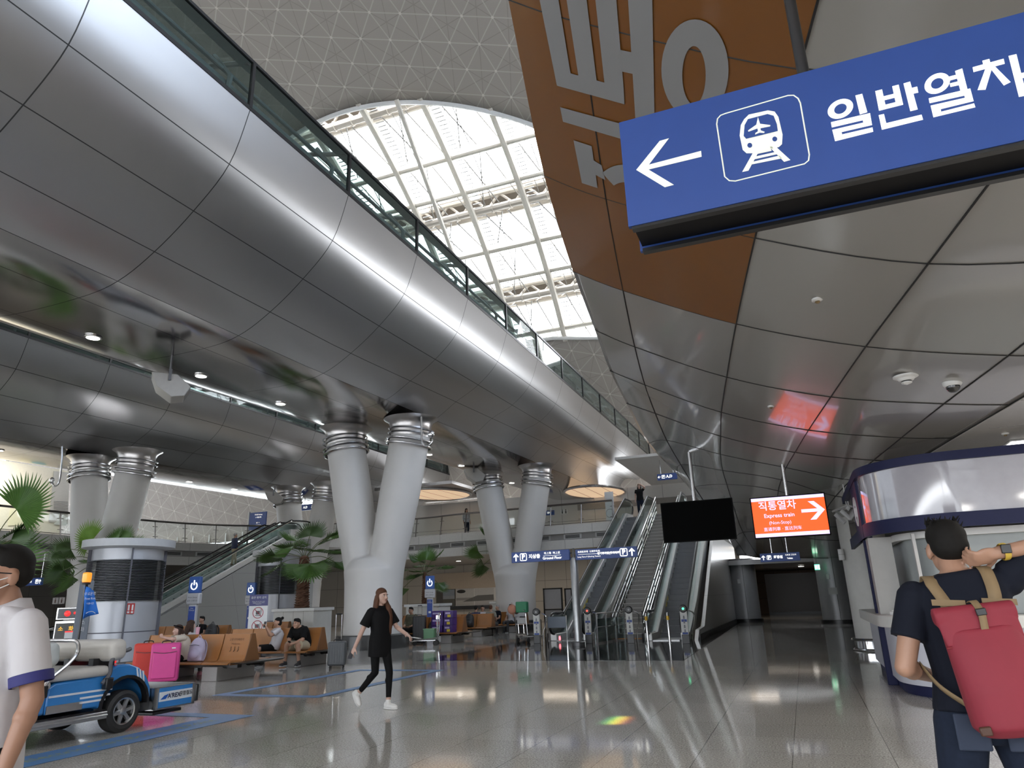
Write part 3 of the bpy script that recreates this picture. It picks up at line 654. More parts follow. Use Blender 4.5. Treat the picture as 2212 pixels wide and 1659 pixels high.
# ================================================================ VENT TOWERS
BLM = mat('brushed_tower_steel', (.46, .47, .50), .42, .45, noise=(3, .04))
def tower(label, loc, r, h, lz0, lz1, sign=True):
    t = thing('vent_tower', label, 'vent tower', loc)
    MB().lathe([(r*.95, 0), (r*.95, lz0)], n=40).build('drum', BLM, t); MB().lathe([(r*.95, lz1), (r*.95, h-.25)], n=40).build('neck_ring', BLM, t)
    MB().lathe([(r*1.0, h-.27), (r*1.24, h-.22), (r*1.24, h), (r*.5, h+.02)], n=44).build('cap', mat('tower_cap_grey', (.55, .56, .58), .4), t)
    MB().lathe([(r*.8, lz0), (r*.8, lz1)], n=30).build('core', mat('louvre_black', (.02, .02, .022), .7), t)
    n = 26; lv = MB()
    for k in range(n):
        z = lz0+(lz1-lz0)*(k+.3)/n; hh = (lz1-lz0)/n
        lv.lathe([(r*.9, z+hh*.55), (r*1.03, z+.1*hh), (r*1.03, z), (r*.88, z+hh*.4)], n=40, caps=False)
    lv.build('louvre', mat('louvre_grey', (.30, .31, .33), .35, .6), t, smooth=30)
    se = MB()
    dx, dy = -loc[0], -loc[1]; a = math.atan2(dy, dx)
    for k in range(4):
        aa = a+.1+k*math.pi/2; se.box((math.cos(aa)*r*.97, math.sin(aa)*r*.97, (h-.25)/2), (.15, .04, h-.3), rz=aa)
    se.lathe([(r*.957, .86), (r*.957, .89)], n=40, caps=False)
    se.build('seam', mat('seam_dark', (.10, .10, .12), .5), t)
    if sign:
        aa = a+.22; ux = V((-math.sin(aa), math.cos(aa), 0)); o = V((math.cos(aa), math.sin(aa), 0))*(r*.975)+V((0, 0, lz0-.22))
        MB().box(o, (.02, .22, .30), rz=aa).build('sign_plate', mat('sign_red', (.45, .03, .025), .4), t)
        sm = MB()
        for i in (-1, 1):
            sm.box(o+ux*.05*i+V((math.cos(aa), math.sin(aa), 0))*.012+V((0, 0, .03)), (.006, .045, .16), rz=aa); sm.box(o+ux*.05*i+V((math.cos(aa), math.sin(aa), 0))*.012+V((0, 0, -.10)), (.006, .06, .05), rz=aa)
        sm.build('symbol', WHITE, t)
    return t
q = gy(265, 1300, 16.4); tower('near round steel vent tower with louvres and a red sign', (q.x, q.y, 0), 1.05, 3.55, 1.75, 2.95)
q = gy(597, 1300, 26.8); tower('far round steel vent tower behind the large palm', (q.x, q.y, 0), .94, 3.92, 2.0, 3.24, False)

# ================================================================ BALCONY RAILING
RAILM = mat('rail_brown_steel', (.20, .185, .175), .3, .8)
rl = thing('glass_railing', 'glass railing with leaning dark posts along the upper balcony edge', 'railing', (0, 0, 0))
gm = [[], []]; hr = []
for i, p in enumerate(ED):
    n = out_n(i)
    gm[0].append(p+n*.12+V((0, 0, ZB+.06))); gm[1].append(p+n*.28+V((0, 0, ZB+1.05))); hr.append(p+n*.2+V((0, 0, ZB+1.1)))
def cut(L): return [q for q in L if q.x < -8.3]
MB().grid([cut(gm[0])[:len(cut(gm[1]))], cut(gm[1])]).build('glass_panel', GLASS, rl, smooth=0)
MB().tube(cut(hr), .055, 8).build('handrail', RAILM, rl)
MB().tube([q+V((0, 0, .0)) for q in cut(gm[0])], .02, 6).build('base_rail', STEEL, rl)
s = .8
while s < arc[-1]:
    p, tg, n = along(s); s += 1.75
    if p.x > -8.4: continue
    m = MB().tube([p+n*.05+V((0, 0, ZB-.02)), p+n*.25+V((0, 0, ZB+1.08))], .035, 6)
    for z in (.25, .8):
        m.box(p+n*(.05+.2*z)+V((0, 0, ZB+z)), (.30, .04, .03), M=Matrix((tg, n, V((0, 0, 1)))).transposed())
    m.build('post', RAILM, rl)

# ================================================================ ESCALATORS AND STAIR
SKIRT = mat('brushed_skirt', (.70, .70, .68), .35, .35); STEPM = mat('step_dark_grey', (.13, .138, .15), .45); STEPL = mat('step_grey_tread', (.15, .155, .16), .45)
def escalator(label, loc, rz, width=1.0, H=5.15, deco=WHITE, info=True, panelside=None):
    t = thing('escalator', label, 'escalator', loc, rz)
    ang = math.radians(30); run = H/math.tan(ang); y1 = 1.15; y2 = y1+run; y3 = y2+1.0
    def nose(y): return 0 if y < y1 else (H if y > y2 else (y-y1)*math.tan(ang))
    # steps
    k = 0; N = int(H/.205)
    for i in range(N+1):
        y = y1+run*i/N; z = H*i/N
        m = MB()
        r = .205; d = run/N
        pf = [(y, z-.02), (y, z+r-.05), (y+.015, z+r-.02), (y+d, z+r-.02), (y+d, z+r-.2)]
        if i < N: m.prism(pf, (-width/2, 0, 0), (0, 1, 0), (0, 0, 1), (width, 0, 0)); m.build('step', STEPM, t, smooth=0)
    MB().bb((-width/2, -.25, 0), (width/2, y1, .03)).bb((-width/2, y2, H-.03), (width/2, y3+.3, H)).build('comb_plate', mat('comb_plate_grey', (.3, .3, .3), .3, .8), t)
    for sx in (-1, 1):
        x = sx*(width/2+.13)
        # skirt deck
        base = [(-.15, 0), (y1-.1, 0), (y2, H-.02), (y3, H-.02), (y3, H+.22), (y2-.12, H+.22), (y1-.25, .24), (-.15, .24)]
        MB().prism(base, (sx*(width/2+.03), 0, 0), (0, 1, 0), (0, 0, 1), (sx*.24, 0, 0)).build('skirt', SKIRT, t, bevel=.02)
        gl = [(-.28, .24), (y1-.2, .24), (y2-.1, H+.22), (y3+.1, H+.22), (y3+.25, H+.55), (y3, H+.86), (y2-.25, H+.86), (y1-.4, .86), (-.18, .86), (-.45, .55)]
        MB().prism(gl, (x-.005, 0, 0), (0, 1, 0), (0, 0, 1), (.01, 0, 0)).build('glass_panel', GLASS, t, smooth=0)
        path = cr([V((x, p[0], p[1])) for p in ((y1-.3, .22), (.0, .22), (-.38, .3), (-.52, .55), (-.4, .82), (-.1, .93), (y1-.45, .93), (y1+.2, 1.18), (y1+run*.5, .9+H*.5+.12), (y2-.5, H+.72), (y2+.1, H+.93), (y3, H+.93), (y3+.28, H+.8), (y3+.36, H+.55), (y3+.2, H+.3))], 5)
        MB().tube(path, .042, 8).build('handrail', BLACK, t)
        MB().tube([q-V((0, 0, .05)) if 12 < i < 62 else q for i, q in enumerate(path)], .030, 6).build('handrail_guide', CHROME, t)
    # truss cladding underneath
    MB().prism([(-.2, 0), (y1+1.0, 0), (y2+1.2, H-1.2), (y3+.6, H-1.2), (y3+.6, H-.04), (y2, H-.04), (y1, -.02)], (-width/2-.26, 0, 0), (0, 1, 0), (0, 0, 1), (width+.52, 0, 0)).build('truss_cladding', LGREY, t, smooth=0)
    for yy in (2.4, 2.9):
        z = nose(yy+1)
    m = MB()
    for sx in (-1,):
        m.prism([(y1+1.5, 1.08), (y1+2.1, 1.43), (y1+2.1, 1.33), (y1+1.5, .98)], (sx*(width/2+.012), 0, -.05), (0, 1, 0), (0, 0, 1), (.012, 0, 0))
    m.build('yellow_sticker', mat('sticker_yellow', (.65, .52, .12), .5), t)
    return t
escalator('left-hand escalator of the right-hand pair, rising to a woman in black', (-7.78, 24.85, 0), math.radians(-3.5), .92)
escalator('right-hand escalator of the right-hand pair, beside the grey side wall', (-4.35, 24.3, 0), math.radians(-.3), .86, 5.15)
st = thing('staircase', 'grey granite staircase between the two right-hand escalators', 'staircase', (-5.95, 25.5, 0), math.radians(-2.2))
STM = mat('stair_granite', (.20, .19, .18), .55, noise=(120, .3))
ST_N = 31; m = MB(); m2 = MB(); zr = 5.15/ST_N
for i in range(ST_N):
    m.bb((-.52, i*.29, -.02 if i == 0 else (i-1)*zr), (.52, (i+1)*.29+.02, (i+1)*zr-.02)); m2.bb((-.52, i*.29-.012, (i+1)*zr-.02), (.52, (i+1)*.29+.01, (i+1)*zr))
m.build('flight', STM, st, smooth=0); m2.build('tread', mat('lit_tread_granite', (.40, .385, .36), .5, noise=(120, .3)), st, smooth=0)  # treads paler than risers: light from above put into the colour
MB().bb((-.52, -.04, 0), (.52, -.0, .02)).build('nosing', mat('orange_strip', (.55, .22, .05), .5), st)
for sx in (-1, 1):
    m = MB()
    a, b = V((sx*.56, .15, .9)), V((sx*.56, 9.1, 6.0))
    m.tube([a, b], .026, 8); m.tube([a-V((0, 0, .45)), b-V((0, 0, .45))], .018, 6); m.tube([a-V((0, 0, .2)), b-V((0, 0, .2))], .014, 6); m.tube([a-V((0, 0, .68)), b-V((0, 0, .68))], .014, 6)
    for k in range(9):
        p = a.lerp(b, k/8); m.tube([p-V((0, 0, .9)), p], .02, 6)
    m.build('railing', CHROME, st)
    MB().add([a-V((0, 0, .8)), b-V((0, 0, .8)), b-V((0, 0, .05)), a-V((0, 0, .05))], [(0, 1, 2, 3)]).build('glass_panel', GLASS, st, smooth=0)
# left-hand pair of escalators
LA = math.radians(-20)
for k, lab in ((0, 'near lane of the left-hand escalators, an elderly man riding up'), (1, 'far lane of the left-hand escalators, behind the near lane')):
    o = V((-30.23, 23.24, 0)) + V((math.cos(LA), math.sin(LA), 0))*(-1.75*k); escalator(lab, o, LA, .95)
LD = V((-math.sin(LA), math.cos(LA), 0)); LN = V((math.cos(LA), math.sin(LA), 0))
def lesc(y, x, z): return V((-30.23, 23.24, 0))+LD*y+LN*x+V((0, 0, z))
ecl = MB().add([lesc(.8, .78, 0), lesc(11.5, .78, 0), lesc(11.5, .78, 5.1), lesc(10.1, .78, 5.1), lesc(1.5, .78, .15)], [(0, 1, 2, 3, 4)])
struct('wall_escalator_left', ecl, seam_mat('escalator_cladding_grey', (.36, .365, .36), (.2, .2, .2), 2.5, 1.6, .012, .012, .35), smooth=0, uvs=[((lesc(0, 0, 0)-v).length/2.5, v.z/1.6) for v in ecl.v], solid=.06)
lp = MB().add([lesc(9.9, .8, ZB-.01), lesc(9.9, -2.6, ZB-.01), lesc(13.2, -2.6, ZB-.01), lesc(13.2, .8, ZB-.01)], [(0, 1, 2, 3)])
struct('floor_landing', lp, FASC, smooth=0, solid=.9)
# low guard fence, bollards and posts at the foot of the right-hand escalators
def gate(label, x, y, disc):
    t = thing('gate_post', label, 'gate post', (x, y, 0), math.radians(10))
    MB().bb((-.11, -.10, .0), (.11, .10, .26)).build('base', BLACK, t, bevel=.01)
    MB().bb((-.105, -.095, .26), (.105, .095, .95)).build('body', mat('post_white', (.62, .62, .60), .4), t, bevel=.012)
    MB().lathe([(.11, -.10), (.125, -.09), (.125, .09), (.11, .10)], (0, 0, 1.0), 24, (0, 1, 0)).build('head', BLACK, t)
    MB().lathe([(.085, 0), (.085, .012)], (0, -.112, 1.0), 20, (0, 1, 0)).build('dial', mat('dial_dark', (.06, .06, .06), .4), t); MB().lathe([(.035, 0), (.035, .008)], (0, -.118, 1.0), 16, (0, 1, 0)).build('symbol', disc, t)
    for k in range(4): MB().ell((0, -.098, .78-.13*k), (.022, .004, .022), 8, 5).box((0, -.098, .735-.13*k), (.05, .006, .055)).build('pictogram', mat('pictogram_grey', (.22, .22, .24), .5), t)
    MB().box((0, -.097, .66), (.16, .006, .07)).build('label_plate', BLUE, t); MB().box((0, -.097, .30), (.16, .006, .06)).build('label_plate', BLUE, t)
    MB().tube(cr([V((.15, .12, .95)), V((.3, .1, .85)), V((.27, .05, .55)), V((.2, .02, .35)), V((.2, .02, 0))], 4), .022, 6).build('side_bar', CHROME, t)
    return t
DISK = mat('disc_grey', (.3, .3, .3), .4); DRED = mat('disc_red', (.5, .1, .1), .4, emit=(1, .15, .1), es=.8); DGRN = mat('disc_green', (.05, .5, .2), .4, emit=(.1, 1, .45), es=1.5)
gate('white gate post with black base, leftmost, in front of the luggage trolley', -8.55, 23.5, DISK)
gate('white gate post with a red lit disc at the foot of the left-hand escalator', -6.7, 23.3, DRED)
gate('white gate post in front of the granite staircase', -5.28, 23.1, DISK)
gate('white gate post with a green lit disc at the foot of the right-hand escalator', -3.5, 22.6, DGRN)
for i, (x, y) in enumerate(((-4.64, 22.6), (-4.01, 22.76))):
    t = thing('bollard', ('left' if i == 0 else 'right')+'-hand thin steel bollard with a yellow band before the right-hand escalator', 'bollard', (x, y, 0))
    MB().lathe([(.06, 0), (.06, .01), (.04, .02), (.04, .88), (.03, .9)], n=14).build('shaft', STEEL, t)
    MB().lathe([(.043, .68), (.043, .80)], n=14, caps=False).build('band', mat('band_yellow', (.75, .45, .03), .4), t)
t = thing('guard_fence', 'low steel guard fence beside the foot of the left-hand escalator', 'fence', (-6.3, 22.9, 0))
m = MB()
for k in range(4): m.tube([(.0+.12*k, .0+.75*k, 0), (.12*k, .75*k, .92)], .022, 6)
m.tube([(0, 0, .92), (.36, 2.25, .92)], .022, 6); m.tube([(0, 0, .5), (.36, 2.25, .5)], .016, 6); m.build('frame', STEEL, t)
MB().box((.18, 1.1, .4), (.012, 2.2, .7), rz=-.16).build('panel', GLASS, t)
# info board and red lamp on the left escalator newel
t = thing('notice_board', 'small blue grey notice on the newel of the left-hand escalator', 'notice', (-8.05, 24.15, 0))
MB().bb((-.33, -.02, .45), (.33, .02, .82)).build('panel', mat('notice_bluegrey', (.16, .19, .24), .4), t, bevel=.01)
MB().bb((-.36, -.025, 0), (-.33, .025, .86)).bb((.33, -.025, 0), (.36, .025, .86)).build('frame', CHROME, t)
t = thing('signal_lamp', 'red glowing lamp low at the foot of the left-hand escalator', 'lamp', (-7.9, 23.95, 0))
MB().bb((-.05, -.03, 0), (.05, .05, .22)).build('housing', GREY, t); MB().ell((0, -.035, .13), (.03, .012, .07), 10, 6).build('lens', mat('red_lamp', (1, .1, .1), .4, emit=(1, .08, .1), es=5), t)
# ================================================================ BENCHES
WOOD = mat('orange_plywood_seat', (.35, .148, .044), .32, coat=.3, noise=(5, .12)); WOODD = mat('brown_plywood_back', (.20, .088, .032), .4, noise=(5, .12))
BMET = mat('bench_dark_metal', (.035, .033, .032), .4, .5)
def seat_profile(w):
    """one plywood shell: seat, bend and leaning backrest as a bent sheet with thickness"""
    P = cr([V((0, -.02, .345)), V((0, .06, .375)), V((0, .25, .36)), V((0, .42, .37)), V((0, .475, .43)), V((0, .52, .56)), V((0, .575, .74)), V((0, .61, .90))], 4)
    mb = MB(); A = []; B = []
    for i, p in enumerate(P):
        t = (P[min(i+1, len(P)-1)]-P[max(i-1, 0)]).normalized(); n = V((0, -t.z, t.y)); A.append(p); B.append(p-n*.022)
    L = len(P); vs = [q+V((sx*w/2, 0, 0)) for sx in (-1, 1) for q in A+B[::-1]]; K = 2*L
    fs = [tuple(range(K-1, -1, -1)), tuple(range(K, 2*K))] + [(i, (i+1) % K, K+(i+1) % K, K+i) for i in range(K)]
    return mb.add(vs, fs)
def bench(label, xr, y0, n, feet=(0.35, ), text=False, end_tray=True):
    """double-sided bench of n places a side; its right-hand end is at xr and its near seat edge at y0"""
    W = .72; t = thing('waiting_bench', label, 'bench', (xr-n*W/2, y0+.66, 0))
    for side in (0, 1):
        for k in range(n):
            x = (k-(n-1)/2)*W; o = seat_profile(W-.03).build('seat_shell', WOOD, t, smooth=50)
            o.location = (x if side == 0 else -x, 0, 0)
            if side == 0: o.location.y = -.66
            else: o.rotation_euler.z = math.pi; o.location.y = .66
    for sx in (-1, 1):
        MB().prism([(-.64, .315), (.64, .315), (.64, .36), (.22, .37), (.055, .905), (-.055, .905), (-.22, .37), (-.64, .36)], (sx*(n*W/2+.0), 0, 0), (0, 1, 0), (0, 0, 1), (sx*.02, 0, 0)).build('end_panel', WOODD, t, bevel=.006)
        if end_tray:
            MB().prism([(-.5, .335), (.5, .335), (.66, .365), (-.66, .365)], (sx*(n*W/2+.02), 0, 0), (0, 1, 0), (0, 0, 1), (sx*.36, 0, 0)).build('end_tray', BMET, t, bevel=.01)
    MB().bb((-n*W/2, -.40, .25), (n*W/2, -.28, .335)).build('beam', BMET, t); MB().bb((-n*W/2, .28, .25), (n*W/2, .40, .335)).build('beam', BMET, t)
    for fx in feet:
        for s in ((1, -1) if n > 3 else (1,)):
            x = s*(n*W/2-fx); MB().bb((x-.2, -.56, 0), (x+.2, .56, .28)).build('stone_foot', GRAN, t, bevel=.012)
            b = MB()
            for yy in (-.34, .34): b.tube([(x-.24, yy, .285), (x+.24, yy, .285)], .055, 12)
            b.build('clamp', BMET, t)
    if text:
        q = lambda z: -.66+.585-(.78-z)*.26-.0
        T = mat('engraved_lettering', (.09, .045, .02), .6); x0 = (n/2-.5)*W
        nn = V((0, -.955, .297)); uy = V((0, .297, .955)); c = V((x0, -.66+.595, .78))+nn*.013
        text_mb('교통약자배려석', .062, c, (1, 0, 0), uy).build('engraving', T, t, smooth=0)
        text_mb('Priority seat', .045, c-uy*.085, (1, 0, 0), uy).build('engraving', T, t, smooth=0)
        for k in (-1, 0, 1):
            o = c-uy*.185+V((k*.10, 0, 0)); m = MB().tube([o+nn*.0+uy*.01, o-uy*.03+V((.012, 0, 0)), o-uy*.06+V((-.01, 0, 0))], .007, 5); m.ell(o+uy*.03, (.012, .004, .012), 8, 5); m.build('engraving', T, t)
    return t
bench('orange plywood bench nearest the camera with engraved priority lettering', -11.12, 12.07, 4, (.58,), True)
bench('orange plywood bench carrying a man in black and a woman in white', -11.55, 15.1, 4, (.45,))
bench('orange plywood bench in front of the grey escalator side, by the charging post', -18.75, 19.6, 6, (.5,))
bench('orange plywood bench farthest left behind the banner stand', -18.6, 22.6, 2, (.5,))
bench('orange plywood bench holding a stack of purple boxes', -11.75, 23.9, 6, (.5,))
bench('orange plywood bench with a black backpack on its last seat', -12.43, 28.1, 6, (.5,))
bench('orange plywood bench beside the second forked column, a man in a white shirt on it', -12.1, 31.3, 4, (.5,))

# ================================================================ PALMS AND PLANTERS
LEAF = [mat('palm_leaf_'+n, c, .42, noise=(6, .25)) for n, c in (('deep', (.055, .11, .025)), ('mid', (.085, .18, .035)), ('bright', (.19, .34, .05)))]
TRK = mat('palm_trunk_bark', (.13, .062, .035), .85, noise=(20, .4)); STK = mat('palm_petiole', (.10, .12, .04), .5)
def fan(rnd, size, nseg=30, spread=math.radians(200)):
    """fan leaf in its own plane: x across, y outward from the petiole tip, folded and split into blades"""
    mb = MB()
    for i in range(nseg):
        a = -spread/2+spread*(i+.5)/nseg; da = spread/nseg; L = size*(.80+.20*math.cos(a*.75))*rnd.uniform(.93, 1.05)
        d = V((math.sin(a), math.cos(a), 0)); s = V((math.cos(a), -math.sin(a), 0)); droop = -.16*size*rnd.uniform(.6, 1.6)
        w1 = size*.58*math.tan(da/2)*1.02; z1 = .015*size*(1 if i % 2 else -1)
        p0 = V((0, 0, 0)); m = d*size*.58+V((0, 0, .05*size)); tip = d*L+V((0, 0, droop*.5+.04*size)); q = d*(L*.82)+V((0, 0, .03*size+droop*.12))
        mb.add([p0, m-s*w1, m+V((0, 0, .03*size)), m+s*w1, q-s*w1*.62, q+V((0, 0, .012)), q+s*w1*.62, tip], [(0, 1, 2), (0, 2, 3), (1, 4, 5, 2), (2, 5, 6, 3), (4, 7, 5), (5, 7, 6)])
    return mb
def palm(label, loc, zt, fronds, trunk_r=.2, seed=1, bright=1, planter_h=1.38, group=None):
    rnd = random.Random(seed); t = thing('fan_palm', label, 'palm', (loc[0], loc[1], planter_h))
    h = zt-planter_h; tk = MB(); n = 14; rows = int(h/.045); prof = []
    rings = []
    for j in range(rows+1):
        z = h*j/rows; r = trunk_r*(1.05-.35*j/rows)
        rings.append([V((math.cos(2*math.pi*(k+.5*(j//2 % 2))/n), math.sin(2*math.pi*(k+.5*(j//2 % 2))/n), 0))*(r*(1.18 if (j % 2 and (k+j//2) % 2) else .92)*rnd.uniform(.93, 1.08))+V((0, 0, z)) for k in range(n)])
    tk.add([p for R in rings for p in R], [(j*n+k, j*n+(k+1) % n, (j+1)*n+(k+1) % n, (j+1)*n+k) for j in range(rows) for k in range(n)])
    tk.ell((0, 0, h), (trunk_r*.7, trunk_r*.7, .12)).build('trunk', TRK, t, smooth=0)
    for az, el, L, size, roll, b in fronds:
        a, e = math.radians(az), math.radians(el); d = V((math.cos(a)*math.cos(e), math.sin(a)*math.cos(e), math.sin(e)))
        o = V((0, 0, h)); side = V((-math.sin(a), math.cos(a), 0)); mid = o+d*L*.55+V((0, 0, .10*L)); end = o+d*L
        dd = (end-mid+V((0, 0, -.10*L))).normalized()
        MBp = MB().tube(cr([o, mid, end], 5), .014, 5); f = MBp.build('petiole', STK, t)
        up_ = side.cross(dd)*-1; R = Matrix.Rotation(math.radians(roll), 3, dd); X = R @ side; Z = X.cross(dd)
        lf = fan(rnd, size); M3 = Matrix((X, dd, Z)).transposed(); lf.v = [end+M3 @ p for p in lf.v]
        lf.build('frond', LEAF[b], t, smooth=0)
    return t
def planter(label, c, w, d, h=1.38):
    t = thing('planter', label, 'planter', (c[0], c[1], 0)); PW_ = mat('planter_white', (.60, .60, .57), .4)
    o = MB(); o.bb((-w/2, -d/2, 0), (w/2, d/2, h-.12)); o.build('box_body', PW_, t, bevel=.01)
    MB().bb((-w/2-.07, -d/2-.07, h-.12), (w/2+.07, d/2+.07, h)).build('rim', mat('planter_rim', (.66, .66, .64), .35), t, bevel=.012)
    m = MB()
    for k in (-1, 0, 1): m.bb((k*w/4-.006, -d/2-.004, 0), (k*w/4+.006, -d/2, h-.12))
    m.build('joint', mat('joint_tan', (.3, .29, .27), .6), t, smooth=0)
    MB().bb((-w/2+.1, -d/2+.1, h-.0), (w/2-.1, d/2-.1, h+.015)).build('soil', mat('soil_dark', (.03, .022, .016), .9), t, smooth=0); return t
P1 = gy(655, 1312, 24.6); planter('large white planter holding the tallest palm in the middle', (P1.x, P1.y), 1.95, 1.2)
palm('tall fan palm with a thick bark trunk in the large white planter', (P1.x-.06, P1.y), 3.35, [(165, 52, .95, .95, 10, 1), (100, 70, 1.0, .9, 0, 0), (60, 45, 1.15, .95, -15, 1), (20, 38, 1.35, .95, 15, 1), (-15, 12, 1.3, 1.0, 0, 0), (-70, -28, .55, 1.0, 0, 1), (-35, -22, .8, 1.15, 20, 1), (200, 8, 1.25, .95, 15, 0), (230, -15, 1.1, .9, 0, 0), (130, 25, 1.2, .9, 10, 0), (270, 30, .9, .9, 0, 0), (0, -8, 1.5, .95, 0, 0), (180, 30, .8, 1.0, -30, 1)], .27, 3)
P2 = gy(925, 1300, 30.5); planter('white planter behind the man in the camouflage shirt', (P2.x, P2.y), 1.7, 1.2)
palm('fan palm with a thin red-brown trunk behind the charging post with a lit ring', (P2.x-.2, P2.y), 2.72, [(170, 60, .7, .7, 0, 0), (95, 80, .7, .75, 0, 1), (30, 60, .8, .75, 0, 1), (5, 20, .9, .75, 10, 0), (200, 15, 1.0, .75, 0, 0), (-20, -25, 1.0, .75, 0, 0), (195, -30, 1.2, .85, 10, 1), (-80, 20, .5, .7, 0, 0), (120, 35, .7, .7, 0, 0), (250, 0, .5, .7, 0, 0)], .13, 5)
P3 = gy(1082, 1296, 36.0); planter('white planter half hidden behind the second forked column', (P3.x-.05, P3.y), .75, .75)
palm('fan palm peeping out behind the second forked column', (P3.x, P3.y), 3.75, [(170, 58, 1.25, .9, 30, 0), (100, 80, .9, .7, 0, 1), (190, 12, 1.2, .9, 30, 1), (205, -28, 1.0, .95, 30, 0), (60, 40, .7, .7, 0, 0), (-60, 10, .5, .7, 0, 0)], .12, 6)
P4 = gy(222, 1200, 20.6)
planter('white planter hidden behind the near vent tower', (P4.x, P4.y), 1.6, 1.1)
palm('fan palm spreading out behind the cap of the near vent tower', (P4.x, P4.y), 3.35, [(195, 58, 1.05, .95, 80, 2), (215, 25, 1.3, .85, 35, 0), (200, 8, 1.5, .85, 40, 0), (225, -12, 1.3, .85, 40, 0), (240, -30, 1.05, 1.0, 20, 1), (25, 58, 1.0, .80, 60, 1), (15, 32, 1.2, .75, 45, 1), (80, 75, .9, .7, 0, 1), (120, 40, .9, .7, 0, 0), (-60, 10, .6, .7, 0, 0)], .2, 8)
P5 = gy(-25, 1150, 13.5)
planter('white planter at the left edge behind the man in the polo shirt', (P5.x, P5.y), 1.6, 1.1)
palm('fan palm at the left edge with two wide leaves reaching into view', (P5.x, P5.y), 3.0, [(24, 64, 1.55, 1.2, 80, 1), (14, 0, .45, 1.4, 55, 1), (25, 38, .85, .8, 50, 0), (60, 60, .8, .8, 0, 0), (150, 40, .8, .8, 0, 0), (200, 10, .8, .8, 0, 0), (-80, 10, .7, .8, 0, 1)], .2, 9)

# ================================================================ CHARGING POSTS, BANNER, FIRE POINT
def charger(label, x, y, px):
    d = gy(px, 1310, y); t = thing('charging_post', label, 'charging post', (d.x, y, 0), math.radians(20))
    MB().lathe([(.3, 0), (.3, .03), (.16, .05)], n=24).build('base', GREY, t)
    MB().bb((-.13, -.09, .03), (.13, .09, 1.62)).build('column', mat('post_grey', (.5, .5, .52), .4), t, bevel=.03)
    MB().bb((-.11, -.10, .62), (.11, -.088, 1.55)).build('blue_panel', BLUE, t)
    MB().bb((-.22, -.13, 1.62), (.22, .12, 1.98)).build('collar', mat('post_collar', (.52, .52, .54), .4), t, bevel=.04)
    MB().bb((-.19, -.10, 1.98), (.19, .10, 2.52)).build('blue_head', mat('charger_blue', (.05, .13, .42), .4), t, bevel=.02)
    m = MB().tube([(.10*math.sin(math.radians(a)), -.106, 2.22+.12*math.cos(math.radians(a))) for a in range(35, 326, 15)], .02, 6); m.tube([(0, -.106, 2.24), (0, -.106, 2.40)], .02, 6)
    m.build('ring_symbol', LETW, t)
    text_mb('Phone Charge', .055, (0, -.135, 1.84), (1, 0, 0), (0, 0, 1)).build('lettering', BLACK, t, smooth=0); text_mb('충전 스테이션', .06, (0, -.135, 1.73), (1, 0, 0), (0, 0, 1)).build('lettering', BLACK, t, smooth=0)
    text_mb('Fast\nCharge', .06, (0, -.104, 1.46), (1, 0, 0), (0, 0, 1)).build('lettering', WHITE, t, smooth=0)
    MB().bb((-.05, -.106, 1.0), (.05, -.1, 1.08)).build('socket', WHITE, t); return t
charger('grey and blue charging post in front of the left-hand escalators', 0, 19.0, 418)
charger('grey and blue charging post half hidden by the white banner stand', 0, 25.5, 541)
charger('charging post with a lit ring in front of the white planter and thin palm', 0, 27.6, 929)
b0 = gy(557, 1330, 19.6); t = thing('banner_stand', 'white roll-up banner with red prohibition circles and navy heading', 'banner stand', (b0.x, b0.y, 0), math.radians(22))
MB().bb((-.34, -.12, 0), (.34, .12, .07)).build('foot', LGREY, t, bevel=.01); MB().bb((-.31, -.006, .07), (.31, .006, 1.86)).build('sheet', WHITE, t, smooth=0)
MB().bb((-.31, -.012, 1.50), (.31, -.006, 1.86)).build('heading', mat('banner_navy', (.07, .07, .19), .5), t, smooth=0); MB().tube([(0, .03, .07), (0, .03, 1.84)], .012, 6).build('pole', STEEL, t)
text_mb('흡연 방지 금지', .085, (0, -.014, 1.76), (1, 0, 0), (0, 0, 1)).build('lettering', WHITE, t, smooth=0)
text_mb('Please do not leave your\nbaggage or other items\nunattended', .042, (0, -.014, 1.60), (1, 0, 0), (0, 0, 1)).build('lettering', WHITE, t, smooth=0)
for k in range(3):
    z = 1.28-.42*k; m = MB().tube([(.17*math.cos(2*math.pi*i/28), -.012, z+.17*math.sin(2*math.pi*i/28)) for i in range(28)], .011, 5, closed=True); m.tube([(-.12, -.013, z+.12), (.12, -.013, z-.12)], .010, 5)
    m.build('prohibition_ring', mat('ring_red', (.42, .03, .05), .5), t)
    m = MB().bb((-.07, -.010, z-.06), (.06, -.007, z+.06)).bb((-.09, -.010, z-.1), (.09, -.007, z-.08)); m.tube([(.08, -.01, z-.09), (.10, -.01, z+.11)], .008, 5); m.build('pictogram', BLACK, t)
f0 = gy(180, 1320, 14.2); t = thing('fire_post', 'slate blue fire equipment pillar with white vertical lettering', 'pillar', (f0.x, f0.y, 0), math.radians(50))
MB().bb((-.17, -.10, 0), (.17, .10, 2.28)).build('pillar_body', mat('slate_grey', (.13, .145, .17), .45), t, bevel=.012)
for z, c in ((1.20, '소'), (1.02, '화')): text_mb(c, .13, (.03, -.104, z), (1, 0, 0), (0, 0, 1)).build('lettering', LGREY, t, smooth=0)
h0 = gy(146, 1340, 15.4); t = thing('hydrant_cabinet', 'steel hydrant cabinet with amber lettering and red lamps on top', 'hydrant cabinet', (h0.x, h0.y, 0), math.radians(50))
MB().bb((-.30, -.12, .0), (.30, .14, 1.25)).build('cabinet', STEEL, t, bevel=.01); MB().bb((-.27, -.13, .1), (.20, -.118, 1.18)).build('door_panel', mat('cabinet_dark', (.04, .038, .035), .3), t)
